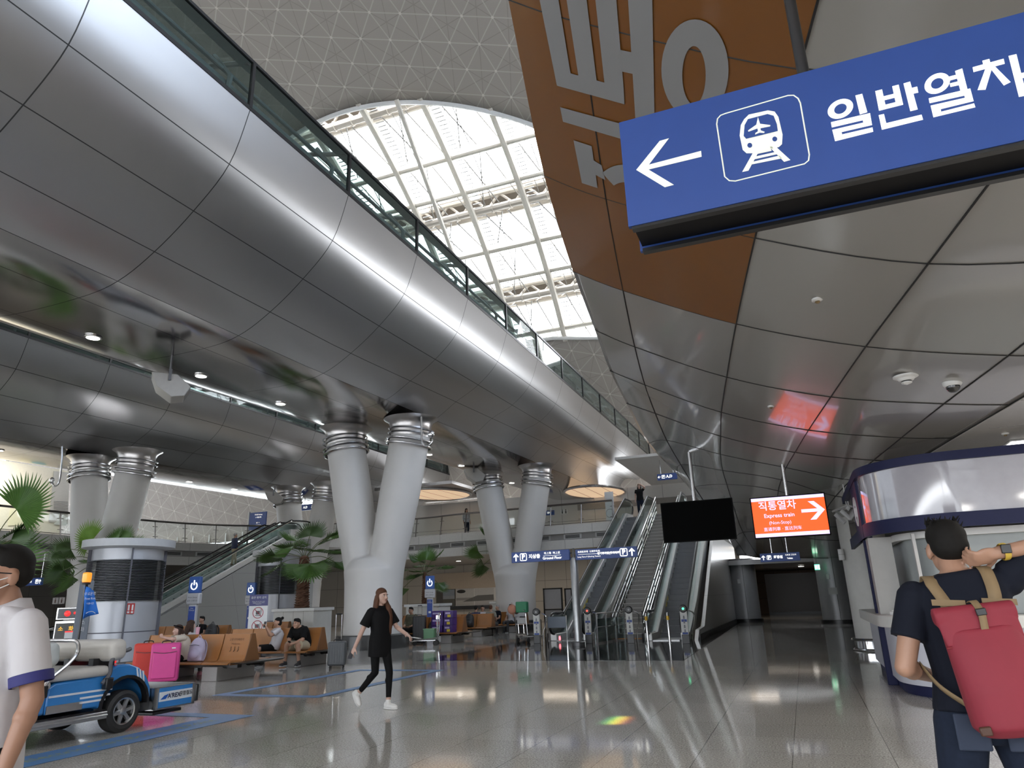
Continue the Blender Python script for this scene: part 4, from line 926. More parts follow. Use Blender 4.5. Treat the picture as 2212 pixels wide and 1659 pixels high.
MB().bb((-.30, -.12, 1.28), (.30, .14, 1.62)).build('lamp_box', STEEL, t, bevel=.01); MB().bb((-.26, -.13, 1.31), (.26, -.118, 1.59)).build('lamp_panel', DSTEEL, t)
RL = mat('alarm_red', (.5, .02, .02), .3, emit=(1, .05, .05), es=.6); MB().lathe([(.085, 0), (.085, .03), (.05, .05)], (-.02, -.13, 1.45), 16, (0, -1, 0)).build('alarm_bell', RL, t); MB().lathe([(.04, 0), (.04, .03), (.02, .05)], (.17, -.13, 1.46), 12, (0, -1, 0)).build('alarm_lamp', RL, t)
for x, c in ((-.14, '소'), (.12, '화')): text_mb(c, .14, (x, -.134, 1.02), (1, 0, 0), (0, 0, 1), bold=.004).build('lettering', mat('amber_letter', (.8, .45, .05), .4, emit=(1, .55, .05), es=.4), t, smooth=0)
MB().bb((-.02, -.14, .70), (.2, -.132, .96)).build('notice', WHITE, t); MB().bb((-.02, -.142, .92), (.2, -.139, .96)).build('notice_band', RL, t)
t = thing('guide_rail', 'low steel guide rail behind the hydrant cabinet', 'rail', gz(112, 1395, 0)+V((-.0, 0, 0)), math.radians(10))
m = MB()
for z in (.3, .6, .95): m.tube([(-1.2, 0, z), (.9, 0, z)], .025, 6)
for x in (-1.2, -.2, .9): m.tube([(x, 0, 0), (x, 0, .95)], .025, 6)
m.build('frame', STEEL, t); t.location = (gy(112, 1390, 17.5).x, 17.5, 0)

# ================================================================ ELECTRIC CART
CB = mat('cart_blue', (.035, .22, .56), .25, coat=.5); SEATM = mat('cart_seat_beige', (.56, .53, .48), .5, noise=(7, .08)); ALU = mat('aluminium_rail', (.6, .6, .6), .3, 1.0); CW = mat('cart_white_stripe', (.75, .78, .8), .4)
ct = thing('electric_cart', 'blue and white electric passenger cart with beige seats and a rear tray', 'electric cart', (-8.65, 6.6, 0))
def cpt(mb, name, m, **k): return mb.build(name, m, ct, world=True, **k)
wx0, wx1 = -9.25, -8.02
arch = [(7.0+.34*math.cos(math.radians(a)), .30+.34*math.sin(math.radians(a))) for a in range(0, 181, 15)]
prof = [(5.97, .34), (5.97, .62), (6.05, .67), (6.55, .68), (6.72, .74), (6.86, .79), (7.02, .79), (7.18, .73), (7.3, .62), (7.38, .48), (7.40, .36)]+[(a, b) for a, b in arch]+[(6.62, .34)]
cpt(MB().prism(prof, (wx0+.03, 0, 0), (0, 1, 0), (0, 0, 1), (wx1-wx0-.06, 0, 0)), 'rear_body', CB, bevel=.03)
cpt(MB().prism([(4.3, .34), (4.3, .70), (4.7, .78), (5.1, .60), (5.35, .30), (5.75, .30), (5.80, .60), (5.97, .62), (5.97, .34)], (wx0+.03, 0, 0), (0, 1, 0), (0, 0, 1), (wx1-wx0-.06, 0, 0)), 'front_body', CB, bevel=.03)
cpt(MB().bb((wx0, 4.4, .205), (wx1+.03, 6.73, .285)).bb((wx0-.01, 4.4, .235), (wx1+.045, 6.73, .255)), 'side_rail', ALU, bevel=.008)
cpt(MB().bb((wx0+.1, 4.5, .20), (wx1-.05, 7.7, .30)), 'chassis', BLACK)
cpt(MB().bb((wx1-.032, 5.98, .345), (wx1-.024, 6.42, .43)), 'metal_panel', ALU)
for z0, y0, y1, dz in ((.525, 5.99, 6.80, 0), (.465, 6.38, 6.78, 0), (.415, 6.38, 6.72, 0)):
    cpt(MB().bb((wx1-.031, y0, z0-.011), (wx1-.024, y1, z0+.011)), 'stripe', CW)
for k in range(3): cpt(MB().prism([(7.12+.05*k, .735-.022*k), (7.14+.05*k, .727-.022*k), (7.18+.045*k, .60-.03*k), (7.155+.045*k, .60-.03*k)], (wx1-.034, 0, 0), (0, 1, 0), (0, 0, 1), (.010, 0, 0)), 'stripe', CW)
cpt(MB().prism([(a, b) for a, b in [(7.0+.36*math.cos(math.radians(a)), .30+.36*math.sin(math.radians(a))) for a in range(0, 181, 15)]+[(7.0+.325*math.cos(math.radians(a)), .30+.325*math.sin(math.radians(a))) for a in range(180, -1, -15)]], (wx1-.10, 0, 0), (0, 1, 0), (0, 0, 1), (.09, 0, 0)), 'wheel_arch', BLACK)
def wheel(x, y, sx):
    q = (x, y, .245); o = MB().lathe([(.15, -.085), (.20, -.095), (.238, -.075), (.245, -.03), (.245, .03), (.238, .075), (.20, .095), (.15, .085)], q, 36, (1, 0, 0), caps=False); w_ = cpt(o, 'wheel', RUB)
    rm = MB().lathe([(.155, .02), (.16, .06), (.155, .09), (.14, .085), (.135, .05)], (0, 0, 0), 36, (sx, 0, 0), caps=False).lathe([(.045, .03), (.045, .075), (.03, .08)], (0, 0, 0), 16, (sx, 0, 0))
    for k in range(6):
        a = 2*math.pi*k/6+.2; d = V((0, math.cos(a), math.sin(a))); n2 = V((0, -math.sin(a), math.cos(a)))
        rm.add([d*.04+n2*.03+V((sx*.05, 0, 0)), d*.04-n2*.03+V((sx*.05, 0, 0)), d*.145-n2*.028+V((sx*.05, 0, 0)), d*.145+n2*.028+V((sx*.05, 0, 0)), d*.04+n2*.02+V((sx*.075, 0, 0)), d*.04-n2*.02+V((sx*.075, 0, 0)), d*.145-n2*.018+V((sx*.08, 0, 0)), d*.145+n2*.018+V((sx*.08, 0, 0))], [(0, 1, 2, 3), (4, 7, 6, 5), (0, 4, 5, 1), (1, 5, 6, 2), (2, 6, 7, 3), (3, 7, 4, 0)])
    off = V(q)-V(ct.location); rm.v = [p+off for p in rm.v]; r = rm.build('alloy_rim', mat('alloy', (.62, .62, .62), .3, 1.0), w_)
    dk = MB().lathe([(.15, .0), (.15, .03)], off, 24, (sx, 0, 0)); dk.build('brake_disc', BLACK, w_)
for y in (7.0, 4.75):
    wheel(wx1-.10, y, 1); wheel(wx0+.10, y, -1)
def cushion(name, a, b, r=.05): cpt(box(a, b), name, SEATM, bevel=r, seg=4)
cushion('seat_cushion', (wx0+.05, 5.85, .68), (wx1+.02, 6.72, .80), .055); cushion('seat_cushion', (wx0+.05, 4.95, .60), (wx1+.02, 5.98, .70), .045)
mm = MB().box((-8.64, 6.78, .97), (1.36, .24, .25), M=Matrix.Rotation(.12, 3, 'X')); cpt(mm, 'seat_back', SEATM, bevel=.08, seg=5)
mm = MB().box((-8.70, 5.98, .97), (1.26, .24, .27), M=Matrix.Rotation(.12, 3, 'X')); cpt(mm, 'seat_back', mat('cart_seat_grey', (.50, .52, .50), .5), bevel=.08, seg=5)
for x in (wx0+.2, -8.65, wx1-.2): cpt(MB().bb((x-.04, 6.6, .78), (x+.04, 6.9, .88)), 'seat_bracket', BLACK)
cpt(MB().box((wx1-.3, 6.95, .83), (.15, .06, .06)), 'tail_lamp', RL)
cpt(MB().tube(cr([V((wx1+.02, 5.86, .60)), V((wx1+.03, 5.93, .72)), V((wx1+.03, 6.12, .86)), V((wx1+.03, 6.22, .98)), V((wx1+.02, 6.20, 1.10)), V((wx1-.1, 6.14, 1.12)), V((wx1-.5, 6.12, 1.12))], 5), .022, 8), 'grab_bar', STEEL)
cpt(MB().tube(cr([V((wx1+.01, 6.62, .60)), V((wx1+.02, 6.70, .70)), V((wx1+.02, 6.70, .84)), V((wx1+.02, 6.78, .93)), V((wx1+.0, 6.95, .96)), V((wx1-.1, 7.05, .965))], 5), .024, 8), 'arm_rest', mat('armrest_grey', (.10, .10, .11), .5))
for y in (6.69, 5.86): cpt(box((wx1-.02, y-.05, .53), (wx1+.06, y+.05, .66)), 'belt_buckle', BLACK, bevel=.012)
for a, b in (((wx0, 7.40, .20), (wx0+.03, 8.08, .46)), ((wx1-.0, 7.40, .20), (wx1+.03, 8.08, .46)), ((wx0, 8.05, .20), (wx1+.03, 8.08, .46)), ((wx0, 7.40, .20), (wx1+.03, 7.43, .46)), ((wx0, 7.4, .19), (wx1+.03, 8.08, .215))):
    cpt(box(a, b), 'tray_panel', ALU, smooth=0)
bx = wx1+.032
cpt(box((bx-.001, 7.47, .21), (bx+.004, 8.02, .45)), 'decal', CB, smooth=0); cpt(box((bx+.004, 7.47, .285), (bx+.007, 8.02, .40)), 'decal', CW, smooth=0)
cpt(text_mb("A'REX", .078, (bx+.009, 7.71, .34), (0, 1, 0), (0, 0, 1), bold=.002), 'lettering', NAVY, smooth=0); cpt(text_mb('공항철도', .062, (bx+.009, 7.91, .345), (0, 1, 0), (0, 0, 1), bold=.001), 'lettering', BLACK, smooth=0)
cpt(MB().prism([(0, 0), (.06, .045), (.13, .06), (.10, .02), (.085, 0)], (bx+.008, 7.49, .31), (0, 1, 0), (0, 0, 1), (.002, 0, 0)), 'logo_swoosh', mat('logo_blue', (.02, .12, .5), .4), smooth=0)
cpt(box((wx1-.1, 8.08, .22), (wx1+.05, 8.13, .44)), 'bumper', BLACK, bevel=.015); cpt(box((wx0+.1, 7.42, .13), (wx1+.0, 7.9, .17)), 'tow_frame', BLACK, bevel=.01)
pb = gx(186, 1262, -9.0)
cpt(MB().tube([(-9.0, pb.y, .8), (-9.0, pb.y, 1.80)], .015, 6), 'flag_pole', BLACK); cpt(MB().lathe([(.05, 0), (.055, .02), (.03, .03)], (-9.0, pb.y, 1.79), 16).box((-9.0, pb.y, 1.72), (.03, .04, .14)), 'beacon_mount', BLACK)
cpt(MB().lathe([(.052, 0), (.056, .03), (.056, .11), (.045, .125), (.01, .13)], (-9.0, pb.y, 1.82), 20), 'beacon', mat('beacon_amber', (.85, .28, .03), .25, emit=(1, .35, .03), es=.5))
fl = MB(); fr_ = []
A, B, D, E_2 = (182, 1266), (206, 1276), (211, 1326), (176, 1337)
for i in range(9):
    u = i/8; rw = []
    for j in range(9):
        v = j/8; a = V((*A, 0)).lerp(V((*B, 0)), u); b_ = V((*E_2, 0)).lerp(V((*D, 0)), u); p = a.lerp(b_, v); q = gx(p.x, p.y, -9.0); rw.append(q+V((.03*math.sin(u*5+v*2), 0, 0)))
    fr_.append(rw)
cpt(fl.grid(fr_), 'flag', mat('flag_blue', (.02, .17, .62), .6), smooth=180, solid=.004)
def on_flag(px, py, txt, s):
    q = gx(px, py, -8.945); d = (gx(px+10, py-.4, -8.945)-q).normalized(); return cpt(text_mb(txt, s, q, d, (0, 0, 1)), 'lettering', WHITE, smooth=0)
on_flag(194.5, 1283, '무료운행', .046); on_flag(195, 1293, 'Free Ride', .042); on_flag(194.5, 1304, '이용시간', .030)
cpt(MB().tube(cr([gx(186, 1325, -8.95), gx(191, 1322, -8.95), gx(200, 1321, -8.95), gx(206, 1325, -8.95)], 4), .004, 4), 'logo_swoosh', WHITE)
# ================================================================ HANGING SIGNS AND SCREENS
YS = 2.4
c6 = lambda x, y, d=0.0: gy(1300+x/2.425, y/2.425, YS-d)
sg = thing('hanging_sign', 'large blue overhead sign with a white left arrow and train pictogram, nearest the camera', 'sign', (0, 0, 0))
tl = gy(1337, 265, YS); bl = gy(1356, 490, YS); SX0, SZ1, SZ0 = tl.x, tl.z, bl.z
SBL = mat('lightbox_blue', (.022, .062, .25), .4, emit=(.05, .13, .45), es=.02)
MB().bb((SX0, YS, SZ0), (1.75, YS+.02, SZ1)).build('front_face', SBL, sg, smooth=0); MB().bb((SX0, YS+.22, SZ0), (1.75, YS+.24, SZ1)).build('rear_face', SBL, sg, smooth=0)
MB().bb((SX0+.01, YS+.02, SZ0+.02), (1.74, YS+.22, SZ1-.01)).build('casing', mat('sign_casing_black', (.007, .007, .0075), .6, spec=.2), sg, smooth=0)
MB().bb((SX0+.012, YS+.005, SZ0-.012), (1.75, YS+.035, SZ0+.004)).build('lip', BLACK, sg, smooth=0); MB().bb((SX0+.012, YS+.205, SZ0-.012), (1.75, YS+.235, SZ0+.004)).build('lip', BLACK, sg, smooth=0)
pp = gy(1733, 145, YS+.12)
MB().tube([(pp.x, YS+.12, SZ1), (pp.x, YS+.12, 4.05)], .022, 12).build('hanger_pole', mat('pole_dark', (.06, .06, .062), .35, .6), sg); MB().lathe([(.05, 0), (.05, .012), (.03, .03), (.03, .05)], (pp.x, YS+.12, SZ1), 20).build('hanger_bracket', BLACK, sg)
PALE = mat('sign_pale_print', (.82, .84, .72), .45, emit=(.95, 1, .82), es=.2)
def shp(poly, name='pictogram', m=PALE, d=.003):
    P = [c6(x, y, d) for x, y in poly]; import bmesh
    bm = bmesh.new(); bm.faces.new([bm.verts.new(p) for p in P]); bm.normal_update(); bmesh.ops.triangulate(bm, faces=bm.faces[:]); me = bpy.data.meshes.new(name); bm.to_mesh(me); bm.free()
    return MB().add([v.co for v in me.vertices], [tuple(p.vertices) for p in me.polygons])
def oval(cx, cy, ro, ri, d=.003, n=32, tilt=-.24):
    R = []
    for i in range(n+1):
        a = 2*math.pi*i/n; R.append([c6(cx+r[0]*math.cos(a), cy+r[1]*math.sin(a)+r[0]*math.cos(a)*tilt, d) for r in (ro, ri)])
    return MB().grid(R)
def disc(cx, cy, r, d): return shp([(cx+r*math.cos(2*math.pi*k/16), cy+r*math.sin(2*math.pi*k/16)) for k in range(16)], d=d)
shp([(180, 890), (303, 738), (352, 724), (247, 862), (520, 790), (523, 821), (245, 888), (378, 968), (330, 981)]).build('arrow', PALE, sg, smooth=0)
fr_ = [(648, 594), (975, 500), (1005, 499), (1028, 515), (1040, 540), (1087, 810), (1083, 840), (1062, 858), (700, 948), (668, 946), (644, 925), (602, 650), (606, 622), (622, 604)]
MB().tube([c6(x, y, .002) for x, y in fr_], .0025, 4, closed=True).build('pictogram_frame', PALE, sg)
shp([(745, 625), (770, 600), (870, 578), (905, 584), (925, 612), (947, 705), (944, 755), (928, 770), (800, 803), (758, 803), (738, 785), (722, 710), (728, 655)]).build('pictogram', PALE, sg, smooth=0)
shp([(748, 655), (765, 624), (868, 597), (900, 606), (917, 650), (922, 686), (756, 727), (743, 712)], d=.005).build('pictogram', SBL, sg, smooth=0)
disc(775, 761, 13, .005).build('pictogram', SBL, sg, smooth=0); disc(906, 728, 13, .005).build('pictogram', SBL, sg, smooth=0)
shp([(818, 613), (829, 648), (883, 655), (882, 662), (831, 672), (833, 683), (853, 690), (850, 697), (827, 695), (803, 705), (804, 697), (818, 687), (815, 673), (768, 690), (766, 683), (809, 653)], d=.007).build('pictogram', PALE, sg, smooth=0)
for P in ([(790, 803), (822, 795), (768, 894), (735, 901)], [(878, 770), (905, 762), (988, 838), (955, 848)], [(815, 796), (885, 780), (890, 790), (811, 807)], [(803, 820), (905, 797), (917, 808), (797, 835)], [(787, 848), (930, 815), (946, 829), (777, 863)]):
    shp(P).build('pictogram', PALE, sg, smooth=0)
LW2 = mat('sign_white_print', (.9, .9, .86), .4, emit=(1, 1, .95), es=.45)
RIEUL = [(1200, 640), (1405, 592), (1416, 655), (1256, 692), (1259, 704), (1418, 667), (1422, 690), (1222, 740), (1207, 680), (1370, 642), (1367, 630), (1205, 668)]
il = join(oval(1250, 570, (67, 50), (33, 26)), shp([(1328, 500), (1364, 491), (1391, 588), (1352, 600)]), shp(RIEUL))
ban_ = join(*[shp(p) for p in ([(1432, 477), (1468, 468), (1490, 568), (1452, 580)], [(1521, 452), (1555, 443), (1579, 548), (1543, 556)], [(1473, 505), (1533, 490), (1538, 511), (1478, 526)], [(1482, 549), (1570, 527), (1577, 549), (1453, 580)], [(1580, 437), (1615, 427), (1655, 573), (1616, 583)], [(1625, 460), (1652, 453), (1658, 485), (1632, 491)], [(1450, 603), (1478, 597), (1490, 645), (1675, 600), (1683, 627), (1467, 680)])])
yl = join(oval(1757, 437, (67, 53), (33, 27)), *[shp(p) for p in ([(1850, 372), (1888, 358), (1916, 470), (1880, 482)], [(1815, 402), (1858, 391), (1863, 411), (1820, 423)], [(1822, 437), (1866, 426), (1871, 446), (1826, 456)], [(1712, 515), (1930, 463), (1948, 530), (1775, 572), (1778, 585), (1950, 541), (1957, 562), (1737, 615), (1722, 553), (1902, 512), (1899, 501), (1717, 541)])])
ch = join(*[shp(p) for p in ([(1993, 318), (2030, 308), (2036, 330), (1998, 340)], [(1942, 352), (2105, 307), (2111, 334), (1947, 378)], [(2012, 352), (2048, 344), (2010, 470), (1968, 472)], [(2030, 352), (2058, 346), (2142, 430), (2106, 448)], [(2130, 293), (2172, 283), (2226, 500), (2185, 508)], [(2188, 385), (2250, 370), (2256, 398), (2195, 412)])])
for b_ in (il, ban_, yl, ch): b_.build('lettering', LW2, sg, smooth=0)
# display screens
def screen(label, px, Y, poles, m, ztop):
    a, b_ = gy(*px[0], Y), gy(*px[2], Y); t = thing('display_screen', label, 'display screen', ((a.x+b_.x)/2, Y, (a.z+b_.z)/2)); w_, h = abs(b_.x-a.x), abs(a.z-b_.z)
    MB().bb((-w_/2, 0, -h/2), (w_/2, .07, h/2)).build('casing', mat('bezel_black', (.006, .006, .006), .7, spec=.1), t, bevel=.006); MB().bb((-w_/2+.02, -.004, -h/2+.02), (w_/2-.02, 0, h/2-.02)).build('panel', m, t, smooth=0)
    MB().tube([(poles*w_, .06, h/2-.1), (poles*w_, .06, ztop-(a.z+b_.z)/2)], w_*.024, 10).build('hanger_pole', STEEL, t); return t, w_, h
t, w_, h = screen('black switched-off display screen hanging before the right-hand escalators', [(1426, 1087), (1583, 1078), (1592, 1164)], 15, -.02, mat('screen_black', (.002, .002, .002), .7, spec=.04), 4.30)
ORL = mat('screen_orange', (.6, .08, .01), .5, emit=(1, .09, .008), es=.95, noise=(2, .01)); LAV = mat('screen_lavender', (.6, .55, .8), .5, emit=(.66, .58, .98), es=.9, noise=(2, .01))
t, w_, h = screen('lit orange display screen with express train lettering and right arrow', [(1619, 1076), (1787, 1066), (1796, 1155)], 13.4, .01, ORL, 3.62)
rs = w_/.905
MB().bb((-w_/2+.02, -.006, h/2-.055*rs), (w_/2-.02, -.004, h/2-.02)).build('band', LAV, t, smooth=0); MB().bb((-w_/2+.02, -.006, -h/2+.02), (w_/2-.02, -.004, -h/2+.06*rs)).build('band', LAV, t, smooth=0)
u, v = V((1, 0, 0)), V((0, 0, 1))
for tx, s, x, z, bd in (('직통열차', .125, -.13, .135, .002), ('Express train', .070, -.12, .015, .001), ('(Non-Stop)', .058, -.12, -.075, .0), ('直通列車 · 直达列车', .052, -.10, -.155, .0)):
    text_mb(tx, s*rs, V((x*rs, -.006, z*rs)), u, v, bold=bd).build('lettering', LAV, t, smooth=0)
MB().prism([(.10, -.02), (.10, .02), (.29, .02), (.19, .115), (.26, .115), (.375, 0), (.26, -.115), (.19, -.115), (.29, -.02)], (.05*rs, -.005, .05*rs), (rs, 0, 0), (0, 0, rs), (0, -.002, 0)).build('arrow', LAV, t, smooth=0)
def flat_sign(label, px, Y, dep=.12, m=SBL, name='direction_sign'):
    P = [gy(*q, Y) for q in px]; x0, x1 = (P[0].x+P[3].x)/2, (P[1].x+P[2].x)/2; z1, z0 = (P[0].z+P[1].z)/2, (P[2].z+P[3].z)/2
    t = thing(name, label, 'sign', ((x0+x1)/2, Y, (z0+z1)/2)); w_, h = x1-x0, z1-z0
    MB().bb((-w_/2, 0, -h/2), (w_/2, dep, h/2)).build('panel', m, t, bevel=.005); return t, w_, h
def put(t, txt, s, x, z, m=LETW, bd=0.0, d=-.004): return text_mb(txt, s, V((x, d, z)), u, v, bold=bd).build('lettering', m, t, smooth=0)
def arrow_up(t, x, z, s):
    m = MB().bb((x-s*.09, -.006, z-s*.5), (x+s*.09, -.003, z+s*.3)); m.prism([(0, .5), (-.42, .08), (-.28, .0), (0, .28), (.28, .0), (.42, .08)], (x, -.004, z), (s, 0, 0), (0, 0, s), (0, -.002, 0)); m.build('arrow', LETW, t, smooth=0)
def pbox(t, x, z, s):
    MB().tube([(x+a*s/2, -.005, z+b*s/2) for a, b in ((-.8, 1), (.8, 1), (1, .8), (1, -.8), (.8, -1), (-.8, -1), (-1, -.8), (-1, .8))], s*.06, 4, closed=True).build('symbol_frame', LETW, t); put(t, 'P', s*.95, x, z, bd=.008)
t, w_, h = flat_sign('blue Ground Floor parking sign left of the grey sign post', [(1105, 1192), (1229, 1188), (1230, 1210), (1105, 1216)], 22.15)
arrow_up(t, -w_/2+.16, 0, .24); pbox(t, -w_/2+.42, 0, .22); put(t, '지상층', .145, -.19, 0, bd=.004); put(t, '地上階  地上层', .085, .42, .08); put(t, 'Ground Floor', .115, .42, -.075, bd=.002); MB().bb((.12, -.006, .0), (.72, -.003, .008)).build('rule', LETW, t, smooth=0)
t, w_, h = flat_sign('blue Long Term Parking sign right of the grey sign post', [(1243, 1187), (1374, 1180), (1378, 1204), (1243, 1209)], 22.15)
arrow_up(t, w_/2-.16, 0, .24); pbox(t, w_/2-.42, 0, .22); put(t, '장기주차장(주차타워)', .083, .10, 0, bd=.003); put(t, '長期駐車場  长期停车场', .07, -.55, .08); put(t, 'Long Term P (Parking Tower)', .062, -.55, -.075); MB().bb((-.9, -.006, .0), (-.22, -.003, .008)).build('rule', LETW, t, smooth=0)
sp_ = thing('sign_post', 'grey round post between the two blue parking signs', 'post', (-6.76, 22.3, 0))
MB().lathe([(.20, 0), (.20, .10), (.17, .12)], n=24).build('base', DSTEEL, sp_); MB().lathe([(.125, .1), (.125, 2.62), (.10, 2.66)], n=24).build('shaft', mat('post_satin', (.42, .43, .44), .35, .7), sp_); MB().bb((-.03, -.03, 2.62), (.03, .03, 2.95)).bb((-.12, -.02, 2.78), (.12, .02, 2.82)).build('bracket', BLACK, sp_)
t, w_, h = flat_sign('dark blue Toilets sign hanging in the corridor', [(1641, 1195), (1727, 1193), (1729, 1211), (1643, 1214)], 20, .06)
arrow_up(t, -w_/2+.08, 0, .12); pbox(t, -w_/2+.22, 0, .10); put(t, '화장실', .08, -.04, 0, bd=.003); put(t, '化粧室 卫生间', .043, .27, .043); put(t, 'Toilets', .05, .24, -.043, bd=.0015)
for x in (-.18, .2): MB().tube([(x, .03, h/2), (x, .03, 3.42-t.location.z)], .013, 6).build('hanger_rod', STEEL, t)
t, w_, h = flat_sign('small blue A, D parking sign at the far end of the near footbridge', [(1419, 1023), (1462, 1022), (1463, 1035), (1420, 1037)], 38.8)
for x in (-w_/2+.2, w_/2-.2): MB().tube([(x, .06, h/2), (x, .06, 8.8-t.location.z)], .02, 6).build('hanger_rod', STEEL, t)
put(t, '←', .2, -w_/2+.12, 0, bd=.004); pbox(t, -w_/2+.34, 0, .17); put(t, 'A,D', .2, .12, 0, bd=.006)
t, w_, h = flat_sign('pale blue A, D sign hanging behind the forked column by the balcony corner', [(651, 1091), (690, 1086), (690, 1100), (652, 1103)], 38.5)
for x in (-w_/2+.2, w_/2-.2): MB().tube([(x, .06, h/2), (x, .06, 9.4-t.location.z)], .02, 6).build('hanger_rod', STEEL, t)
put(t, 'A,D', .2, -w_/2+.3, 0, bd=.004); put(t, '주차장\nParking', .10, .2, 0)
t, w_, h = flat_sign('tall blue directory board on the balcony above the left-hand escalators', [(539, 1105), (575, 1108), (573, 1146), (538, 1143)], 36.0, .08)
for k, tx in enumerate(('주차장 Parking', '→ 대중교통', '', 'B,C →', '여객터미널')): put(t, tx, .10, .05, h/2-.16-.17*k)
MB().tube([(-w_/2-.06, .04, -h/2-.9), (-w_/2-.06, .04, h/2+.08)], .06, 10).build('post', WHITE, t)
t, w_, h = flat_sign('blue parking sign with an up arrow at the left edge, under the balcony', [(40, 1250), (89, 1248), (89, 1264), (40, 1266)], 21, .1)
for x in (-w_/2+.1, w_/2-.1): MB().tube([(x, .05, h/2), (x, .05, 3.95-t.location.z)], .015, 6).build('hanger_rod', STEEL, t)
arrow_up(t, w_/2-.08, 0, .18); pbox(t, w_/2-.26, 0, .16); put(t, '장기주차장', .09, -.08, 0, bd=.003)
t, w_, h = flat_sign('two framed toilet pictograms on the dark wall at the left', [(117, 1289), (137, 1290), (137, 1306), (117, 1306)], 24.5, .04, mat('plate_dark', (.05, .045, .04), .5), 'toilet_sign')
for sx in (-.22, .22):
    MB().bb((sx-.19, -.012, -h/2+.03), (sx+.19, 0, h/2-.03)).build('plate', mat('plate_pale', (.45, .43, .42), .5), t, smooth=0); MB().bb((sx-.035, -.02, -.10), (sx+.035, -.012, .06)).ell((sx, -.016, .1), (.03, .006, .03), 8, 5).build('pictogram', mat('picto_brown', (.10, .05, .04), .5), t)
t, w_, h = flat_sign('blue sign strip on the upper wall behind the second forked column', [(1170, 1104), (1197, 1102), (1197, 1112), (1170, 1114)], 47.84, .06); put(t, '← 안내', .17, 0, 0)
t, w_, h = flat_sign('pair of white toilet pictograms on the upper wall beside the escalator landing', [(1211, 1101), (1226, 1100), (1226, 1110), (1211, 1111)], 47.84, .06, WHITE, 'toilet_sign')
for sx in (-.13, .13): MB().bb((sx-.04, -.01, -.12), (sx+.04, 0, .06)).ell((sx, -.005, .12), (.04, .005, .04), 8, 5).build('pictogram', BLACK, t)
t, w_, h = flat_sign('green lit exit sign deep in the corridor', [(1759, 1219), (1771, 1219), (1771, 1231), (1760, 1231)], 34, .06, mat('exit_green', (.05, .5, .25), .5, emit=(.15, 1, .5), es=1.4), 'exit_sign')
MB().tube([(0, .03, h/2), (0, .03, 3.1-t.location.z)], .012, 6).build('hanger_rod', STEEL, t)
MB().bb((-.09, -.008, -.08), (.0, -.004, .08)).bb((.03, -.008, -.09), (.10, -.004, .09)).build('symbol', LETW, t, smooth=0)
t, w_, h = flat_sign('white roll-up notice standing on the upper landing beside the escalator', [(1303, 1063), (1323, 1062), (1330, 1125), (1312, 1127)], 36.6, .02, WHITE, 'notice_board')
put(t, 'Information', .10, 0, h/2-.35, mat('grey_print', (.4, .42, .46), .5)); MB().tube([(.22*math.cos(k*.35), -.012, -.35+.22*math.sin(k*.35)) for k in range(18)], .012, 4, closed=True).build('symbol', GREY, t)

# ================================================================ SERVICE BOOTH ON THE RIGHT
def booth_path(off, n=12):
    R = 1.15-off; cx, cy = .96+1.15, 12.0; P = [V((cx-R, 15.5, 0)), V((cx-R, cy+.9, 0))]
    for k in range(n+1):
        a = math.pi+(math.pi/2)*k/n; P.append(V((cx+R*math.cos(a), cy+R*math.sin(a), 0)))
    return P+[V((3.5, cy-R-.05, 0)), V((5.5, cy-R-.3, 0)), V((8.5, cy-R-.9, 0))]
def band(off, z0, z1, thick=.06):
    A, B = booth_path(off), booth_path(off+thick); mb = MB(); n = len(A); L = [p+V((0, 0, z)) for z in (z0, z1) for p in A]+[p+V((0, 0, z)) for z in (z0, z1) for p in B]
    f = []
    for i in range(n-1): f += [(i, i+1, n+i+1, n+i), (2*n+i+1, 2*n+i, 3*n+i, 3*n+i+1), (n+i, n+i+1, 3*n+i+1, 3*n+i), (i+1, i, 2*n+i, 2*n+i+1)]
    return mb.add(L, f)
bo = thing('service_booth', 'curved white service booth with navy trim and glossy header at right', 'booth', (0, 0, 0))
NV = mat('booth_navy', (.012, .015, .058), .5, spec=.25)
band(-.0, 2.14, 2.33).build('lower_trim', NV, bo, smooth=40); band(-.02, 3.02, 3.14).build('upper_trim', NV, bo, smooth=40)
band(.03, 2.33, 3.02).build('glossy_header', mat('booth_gloss_white', (.40, .39, .43), .07, coat=1.0), bo, smooth=40)
band(.16, .0, .14).build('plinth', NV, bo, smooth=40); band(.10, .14, .88).build('front_panel', mat('booth_front_white', (.60, .60, .66), .35), bo, smooth=40)
band(-.05, .87, 1.03, .42).build('counter', mat('booth_counter', (.66, .65, .62), .35), bo, smooth=40, bevel=.012)
band(.5, 1.03, 2.14).build('frosted_shutter', mat('frosted_panel', (.30, .325, .325), .3), bo, smooth=40); band(.36, 2.05, 2.14, .1).build('shutter_box', OFFW, bo, smooth=40)
MB().bb((.98, 12.7, 0), (1.12, 12.85, 3.1)).build('corner_post', NV, bo, bevel=.01); MB().bb((1.0, 12.2, 1.03), (1.32, 12.55, 2.14)).build('side_panel', mat('booth_side', (.42, .41, .39), .45), bo, smooth=0)
MB().bb((1.5, 11.42, 1.03), (1.54, 11.5, 2.12)).build('mullion', OFFW, bo)
m = MB().tube([(0, .22*math.cos(2*math.pi*k/24), .22*math.sin(2*math.pi*k/24)) for k in range(24)], .016, 6, closed=True); m.tube([(0, -.05, -.08), (0, .05, -.08), (0, .08, .05), (0, -.08, .05)], .013, 5, closed=True); m.tube([(0, -.08, .1), (0, .0, .15), (0, .08, .1)], .012, 5)
